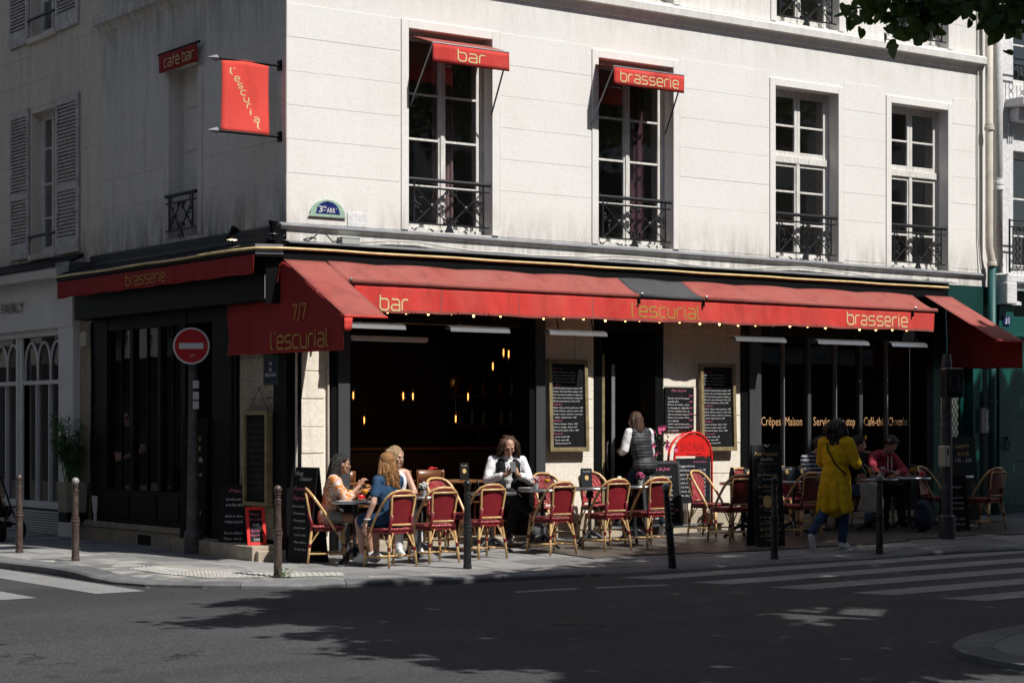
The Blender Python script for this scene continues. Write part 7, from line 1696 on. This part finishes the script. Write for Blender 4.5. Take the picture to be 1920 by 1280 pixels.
# ---- pushchair with a child at the left edge of the view
sx_, sy_ = -1.32, 6.15
pc = thing('pushchair', 'black pushchair cut by the left edge of the picture', 'pushchair', (sx_, sy_, G(sx_, sy_)), -.75)
for x in (-.27, .27):
    for y in (-.36, .40): w_ = MB().lathe([(.09, -.02), (.125, -.025), (.13, 0), (.125, .025), (.09, .02)], n=18).build('wheel', MT['cloth_black'], pc, smooth=True); w_.matrix_local = Matrix.Translation((x, y, .125)) @ Matrix.Rotation(PI/2, 4, 'Y')
    MB().tube([(x, .40, .14), (x*.9, .1, .42), (x*.9, -.38, .98)], .014, 8).build('frame_tube', MT['bollard_black'], pc); MB().tube([(x, -.36, .14), (x*.9, .0, .48)], .014, 8).build('frame_tube', MT['bollard_black'], pc)
MB().tube([(-.245, -.38, .98), (.245, -.38, .98)], .018, 8).build('handlebar', MT['bollard_black'], pc)
shape('seat', [('c', (-.14, -.12, .42), .09, (.14, -.12, .42), .09), ('c', (-.14, .14, .40), .08, (.14, .14, .40), .08), ('c', (-.14, -.2, .42), .07, (-.14, -.30, .80), .06), ('c', (.14, -.2, .42), .07, (.14, -.30, .80), .06), ('c', (0, -.2, .42), .08, (0, -.30, .80), .07)], 'cloth_black', pc, .014, 2)
def hoodf(u, v): a = -.3+u*1.9; return (-.21+.42*v, -.16-.30*math.cos(a)*(1-.25*(2*v-1)**2)+.02, .66+.30*math.sin(a)*(1-.22*(2*v-1)**2))
MB().grid(hoodf, 10, 10).build('canopy', MT['cloth_black'], pc, smooth=True, fix=False).modifiers.new('S', 'SOLIDIFY').thickness = .012
MB().box(-.16, .16, .34, .50, .20, .23).build('footrest', MT['bollard_black'], pc); shape('basket', [('c', (-.16, -.2, .25), .06, (.16, -.2, .25), .06), ('c', (-.16, .2, .22), .05, (.16, .2, .22), .05), ('c', (0, -.2, .25), .07, (0, .2, .22), .06)], 'cloth_black', pc, .014, 2)
p = person('small child with bare legs sitting in the black pushchair', (sx_, sy_, G(sx_, sy_)), -.75)
Pv, Cv = (0, -.10, .53), (0, -.17, .70); hp, q, Mh = headprims((0, -.14, .90), 0, -.1, 0, .85)
body = hp+[('e', Pv, (.10, .08, .09)), ('e', Cv, (.095, .07, .11)), ('c', (0, -.17, .75), .035, (0, -.15, .82), .035)]
for sx in (-1, 1): body += chain([(sx*.09, -.16, .76), (sx*.15, -.06, .63), (sx*.08, .06, .58)], [.032, .028, .02])+chain([(sx*.06, -.10, .52), (sx*.09, .13, .53), (sx*.10, .24, .32)], [.05, .04, .03])+chain([(sx*.10, .24, .30), (sx*.10, .31, .285)], [.026, .022])+hand((sx*.08, .06, .58), (0, 1, -.2), (0, 0, 1), .6, .5, -sx)
bo_ = shape('body', body, 'skin_fair', p, .009, 3); face(bo_, q, Mh, .85)
mat('romper', (.45, .06, .07), .8, var=.6, scale=30, dark=(.04, .02, .04), kind='Object'); shape('romper', [('e', Pv, (.115, .095, .10)), ('e', Cv, (.11, .085, .12))]+[('c', (sx*.06, -.10, .52), .062, (sx*.075, .02, .53), .055) for sx in (-1, 1)], 'romper', p, .010, 3); shape('hair', [('e', q(0, -.03, .05), (.075, .083, .072), Mh)], 'hair_brown', p, .010, 1)
# ------------------------------------------------------------------ potted plants
mat('bamboo_leaf', (.08, .20, .05), .5, var=.5, scale=20, dark=(.035, .11, .025)); mat('planter_beige', (.30, .28, .21), .7, var=.2, scale=6); mat('planter_white', (.55, .55, .54), .5, var=.1, scale=6)
def leaf(mb, p, d, ln, wd, up=Vector((0, 0, 1)), fold=.25):
    d = d.normalized(); s = d.cross(up)
    if s.length < 1e-3: s = Vector((1, 0, 0))
    s.normalize(); n = s.cross(d); a = p; b = p+d*ln*.35+s*wd*.5+n*wd*fold; c = p+d*ln; e = p+d*ln*.35-s*wd*.5+n*wd*fold; m = p+d*ln*.45
    mb.face(tuple(a), tuple(b), tuple(c), tuple(m)); mb.face(tuple(a), tuple(m), tuple(c), tuple(e))
bp = thing('potted_bamboo', 'bamboo plant in a beige planter beside the grey shopfront', 'plant', (-.18, 5.95, .0)); rs = random.Random(6)
MB().prism([(-.19, -.17), (.15, -.17), (.15, .17), (-.19, .17)], .36, .80, lambda p, q, z: (p*(.9+.1*(z-.36)/.44), q*(.9+.1*(z-.36)/.44), z)).build('planter', MT['planter_beige'], bp, bevel=.01)
MB().box(-.17, .13, -.15, .15, .22, .36).build('stand', MT['black_paint'], bp)
S = MB(); Lf = MB()
for k in range(20):
    a = rs.uniform(0, 6.28); r = rs.uniform(.02, .12); b0 = Vector((-.02+r*math.cos(a), r*math.sin(a), .78)); top = b0+Vector((rs.uniform(-.26, .12), rs.uniform(-.32, .28), rs.uniform(.45, 1.05))); S.tube([tuple(b0), tuple(b0.lerp(top, .6)+Vector((0, 0, .06))), tuple(top)], [.008, .006, .003], 5)
    for j in range(46):
        t_ = rs.uniform(.25, 1.); p = b0.lerp(top, t_)+Vector((0, 0, .06*math.sin(t_*PI))); d = Vector((rs.gauss(-.1, 1), rs.gauss(-.05, 1), rs.gauss(-.25, .5))); leaf(Lf, p, d, rs.uniform(.10, .20), rs.uniform(.018, .032))
S.build('cane', MT['bamboo_leaf'], bp, smooth=True); Lf.build('leaves', MT['bamboo_leaf'], bp, fix=False)
wp = thing('white_pot_plant', 'slim white pot with small bamboo shoots beside the planter', 'plant', (-.02, 5.48, .25))
MB().lathe([(.055, 0), (.05, .10), (.06, .11), (.085, .36), (.075, .35)], n=14).build('pot', MT['planter_white'], wp); Lf = MB()
for k in range(70): a = rs.uniform(0, 6.28); leaf(Lf, Vector((.03*math.cos(a), .03*math.sin(a), .36+rs.uniform(0, .45))), Vector((math.cos(a)-.3, math.sin(a), rs.uniform(-.4, .6))), rs.uniform(.10, .2), .02)
Lf.build('leaves', MT['bamboo_leaf'], wp, fix=False); MB().tube([(0, 0, .34), (.01, .01, .7), (-.02, 0, 1.3)], .012, 6).build('cane', MT['wood_dark'], wp)
# flowering shrub by the door
fs_ = thing('flowering_shrub', 'tall potted shrub with pink blossoms right of the café door', 'plant', (5.47, -.14, .245)); rs = random.Random(15)
MB().lathe([(.12, 0), (.15, .30), (.16, .32), (.13, .30)], n=16).build('pot', MT['board_black'], fs_)
S = MB(); Lf = MB(); F = MB()
for k in range(16):
    top = Vector((rs.uniform(-.16, .26), rs.uniform(-.22, .15), rs.uniform(.50, 1.36))); S.tube([(0, 0, .28), tuple(Vector((0, 0, .3)).lerp(top, .55)), tuple(top)], [.010, .007, .004], 5)
    for j in range(52):
        t_ = rs.uniform(.3, 1.05); p = Vector((0, 0, .3)).lerp(top, t_)+Vector((rs.gauss(0, .04), rs.gauss(0, .04), rs.gauss(0, .03))); leaf(Lf, p, Vector((rs.gauss(0, 1), rs.gauss(0, 1), rs.gauss(.1, .6))), rs.uniform(.05, .09), rs.uniform(.025, .04))
    for j in range(3):
        c = top+Vector((rs.gauss(0, .05), rs.gauss(-.03, .05), rs.gauss(0, .05)))
        for q in range(5):
            a = q*1.256+rs.uniform(0, .5); d = Vector((math.cos(a), -.5, math.sin(a))); leaf(F, c, d, rs.uniform(.045, .065), .045, Vector((0, -1, .1)), .1)
S.build('stem', MT['leaf_small'], fs_, smooth=True); Lf.build('leaves', MT['leaf_small'], fs_, fix=False); F.build('blossom', MT['petal_pink'], fs_, fix=False)
# ------------------------------------------------------------------ street trees (near side), limes; their crowns shade the road and the right of the terrace
mat('bark', (.07, .055, .045), .9, var=.5, scale=9, bump=.6, bscale=30, dd=.02)
def foliage(name, c1, c2):
    m, t, b = nodes(name); oi = N(t, 'ShaderNodeNewGeometry'); n = noi(t, oi.outputs['Position'], 3.2, 3); n2 = noi(t, oi.outputs['Position'], 30, 2)
    ad = N(t, 'ShaderNodeMath', operation='ADD'); L(t, n, ad.inputs[0]); L(t, n2, ad.inputs[1]); hf = N(t, 'ShaderNodeMath', operation='MULTIPLY'); L(t, ad.outputs[0], hf.inputs[0]); hf.inputs[1].default_value = .5
    L(t, mixc(t, c1, c2, ramp(t, hf.outputs[0], [(.38, 0.), (.62, 1.)])), b.inputs['Base Color']); b.inputs['Roughness'].default_value = .5
    tr = N(t, 'ShaderNodeBsdfTranslucent'); tr.inputs[0].default_value = (.14, .22, .03, 1); mx = N(t, 'ShaderNodeMixShader'); mx.inputs[0].default_value = .3; out = t.nodes['Material Output']; L(t, b.outputs[0], mx.inputs[1]); L(t, tr.outputs[0], mx.inputs[2]); L(t, mx.outputs[0], out.inputs[0]); return m
foliage('lime_leaf', (.045, .09, .025), (.095, .16, .045))
SH = Vector((SUN.x/SUN.z, SUN.y/SUN.z))
POLY = [(-1.1, -3.15), (-3.0, -4.0), (-2.5, -4.5), (-2.95, -5.0), (-4.3, -5.5), (-3.3, -6.0), (-2.9, -6.6), (-3.9, -7.0), (-3.2, -7.6), (-4.2, -8.3), (-3.4, -8.9), (-4.0, -9.3), (-3.3, -10.2), (-3.9, -10.7), (-2, -12), (17, -12), (17, 2.3), (13.2, 1.75), (10.8, 1.2), (9, .9), (8.0, .45), (7.3, -.75), (6.2, -1.0), (5.6, -1.3), (4.4, -1.97), (3.0, -2.8), (2.2, -3.1), (1.3, -3.3), (.3, -3.55), (-.5, -3.35)]
HOLES = [((-.1, -9.45), (.55, -8.9), (1.05, -9.2), (1.9, -8.2), (1.0, -7.75), (.3, -8.3))]
def inpoly(x, y, P_):
    c = False; n_ = len(P_)
    for i in range(n_):
        (x1, y1), (x2, y2) = P_[i], P_[i-1]
        if (y1 > y) != (y2 > y) and x < (x2-x1)*(y-y1)/(y2-y1)+x1: c = not c
    return c
def leafquad(mb, p, s, rs):
    a = Vector((rs.gauss(0, 1), rs.gauss(0, 1), rs.gauss(0, .55))).normalized(); b = a.cross(Vector((rs.gauss(0, .6), rs.gauss(0, .6), 1))).normalized()
    mb.face(tuple(p-a*s), tuple(p+b*s*.8), tuple(p+a*s), tuple(p-b*s*.8))
rs = random.Random(77)
def tree(name, label, tx, ty, xr, hz, branches, n, zr):
    t = thing(name, label, 'tree', (tx, ty, 0), group='lime trees on the near pavement'); z0 = RD(tx, ty)+.1
    mb = MB(); mb.tube([(0, 0, z0), (.03, .02, 1.5), (-.05, .05, 3.2), (.05, 0, 5.0), (0, .1, 7.5), (.1, 0, 10)], [.24, .20, .17, .14, .10, .04], 12); mb.build('trunk', MT['bark'], t, smooth=True)
    B = MB()
    for q in branches: B.tube(q, [.07]+[.045]*(len(q)-2)+[.012], 7)
    C = MB(); cnt = 0; tries = 0
    while cnt < n and tries < n*20:
        tries += 1; gx = rs.uniform(*xr); gy = rs.uniform(-12, 2.3)
        if not inpoly(gx, gy, POLY) or any(inpoly(gx, gy, h) for h in HOLES): continue
        z = rs.uniform(*zr)
        p = Vector((gx+SH.x*z, gy+SH.y*z, z))
        # clump of leaves
        for k in range(6):
            pp = p+Vector((rs.gauss(0, .10), rs.gauss(0, .10), rs.gauss(0, .12))); leafquad(C, pp-Vector((tx, ty, 0)), rs.uniform(.07, .12), rs)
        cnt += 1
    for k in range(5):
        a = rs.uniform(0, 6.28); B.tube([(0, 0, 4.5+k*.8), (1.6*math.cos(a), 1.6*math.sin(a), 6.2+k*.8), (3.2*math.cos(a), 3.0*math.sin(a), 7.4+k*.9)], [.08, .05, .02], 7)
    B.build('limb', MT['bark'], t, smooth=True); C.build("crown", MT['lime_leaf'], t, fix=False); return t
# the drooping branch seen at the top right: real leaves
br = [((0, 0, 4.2), (-2.5, -.9, 4.6), (-4.6, -1.2, 4.35), (-6.1, -1.0, 4.0))]
T1 = (2.4, -13.6)
tb = tree('lime_tree', 'lime tree whose dark leafy branch hangs into the top right corner', T1[0], T1[1], (-4.6, 3.2), 8, br, 5200, (6.3, 9.2))
ta = tree('lime_tree', 'lime tree out of view whose crown shades the right of the terrace', 9.5, -13.2, (3.2, 17), 10, [], 14000, (8.2, 13.0))
def heart(mb, p, d, s, up, rs):
    d = d.normalized(); e = d.cross(up).normalized(); n = e.cross(d); cup_ = rs.uniform(.05, .25)
    pts = [(0, 0), (.28, -.10), (.50, .12), (.48, .45), (.28, .78), (0, 1.05), (-.28, .78), (-.48, .45), (-.50, .12), (-.28, -.10)]
    V = [tuple(p+e*(a*s)+d*(b*s)+n*(s*cup_*(a*a*2))) for a, b in pts]; c_ = tuple(p+d*(.45*s))
    for k in range(len(V)): mb.face(c_, V[k], V[(k+1) % len(V)])
# the low branch: twig by twig, in metres
H_ = MB(); TW = MB(); rs = random.Random(5)
BR_ = [[(-3.85, -14.97, 3.97), (-3.96, -14.66, 3.84), (-4.5, -14.68, 3.7), (-4.66, -14.45, 3.69), (-4.7, -14.1, 3.72)], [(-4.0, -14.86, 3.86), (-4.02, -14.61, 3.72), (-4.39, -14.76, 3.57)], [(-4.38, -14.58, 3.76), (-4.37, -14.36, 3.69), (-4.73, -14.51, 3.55)], [(-3.95, -14.89, 3.97), (-3.89, -14.71, 3.74), (-4.26, -14.86, 3.6)], [(-4.38, -14.58, 3.89), (-4.46, -14.3, 3.84), (-4.84, -14.44, 3.71)], [(-4.17, -14.73, 3.92), (-4.29, -14.42, 3.88), (-4.67, -14.56, 3.67)]]
for b_ in BR_:
    P3 = [Vector(q_) for q_ in b_]; TW.tube([tuple(p-Vector((T1[0], T1[1], 0))) for p in P3], [.014]+[.008]*(len(P3)-2)+[.004], 6)
    for i in range(len(P3)-1):
        m_ = int((P3[i+1]-P3[i]).length/.0095)
        for k in range(m_):
            p = P3[i].lerp(P3[i+1], k/m_)+Vector((rs.gauss(0, .05), rs.gauss(0, .09), rs.gauss(.0, .045))); heart(H_, p-Vector((T1[0], T1[1], 0)), Vector((rs.gauss(-.3, .7), rs.gauss(-.1, .7), rs.gauss(-.8, .4))), rs.uniform(.045, .088), Vector((rs.gauss(0, .5), rs.gauss(-.9, .4), rs.gauss(.3, .4))), rs)
TC = MB()                                              # unseen crown leaves added sunward of the hanging branch to keep it in shade
for k in range(1500):
    b_ = rs.choice(BR_); i = rs.randrange(len(b_)-1)
    p = Vector(b_[i]).lerp(Vector(b_[i+1]), rs.random())+Vector((rs.gauss(0, .22), rs.gauss(0, .25), rs.gauss(0, .2)))+SUN*rs.uniform(1.6, 4.5)+Vector((0, 0, .08))
    leafquad(TC, p-Vector((T1[0], T1[1], 0)), rs.uniform(.08, .13), rs)
TC.build('shading_leaves', MT['lime_leaf'], tb, fix=False)
H_.build('hanging_leaves', MT['lime_leaf'], tb, fix=False); TW.build('twig', MT['bark'], tb, smooth=True)
# ------------------------------------------------------------------ houses across the two streets (behind and left of the viewer): they close the street and show in the panes
def opposite(name, x0, x1, y0, y1, h, face, label):
    t = thing(name, label, 'building'); MB().box(x0, x1, y0, y1, 3.7, h).build('wall', MT['opposite'], t); e_ = .25
    MB().box(x0, x1-(e_ if face == '+x' else 0), y0, y1-(e_ if face != '+x' else 0), -.3, 3.7).build('shopfront', MT['board_slate'], t)
    fx = face == '+x'; wm = (MB().box(0, .02, 0, 1.1, 0, 2.1) if fx else MB().box(0, 1.1, 0, .02, 0, 2.1)).mesh('window', MT['board_slate']); bm_ = (MB().box(0, .3, -.15, 1.25, -.12, 0) if fx else MB().box(-.15, 1.25, 0, .3, -.12, 0)).mesh('balcony', MT['iron'])
    z = 4.4
    while z < h-3:
        u = (y0 if fx else x0)+1.2
        while u < (y1 if fx else x1)-1.5:
            for nm, me in (('window', wm), ('balcony', bm_)):
                o = bpy.data.objects.new(nm, me); COL.objects.link(o); o.parent = t; o.location = (x1, u, z) if fx else (u, y1, z)
            u += 2.6
        z += 3.3
opposite('opposite_house', -28, -14.5, -4, 60, 17, '+x', 'pale house across the side street, seen only as reflections')
opposite('opposite_house', -40, 45, -42, -27, 17, '+y', 'pale house behind the viewer, seen only as reflections')
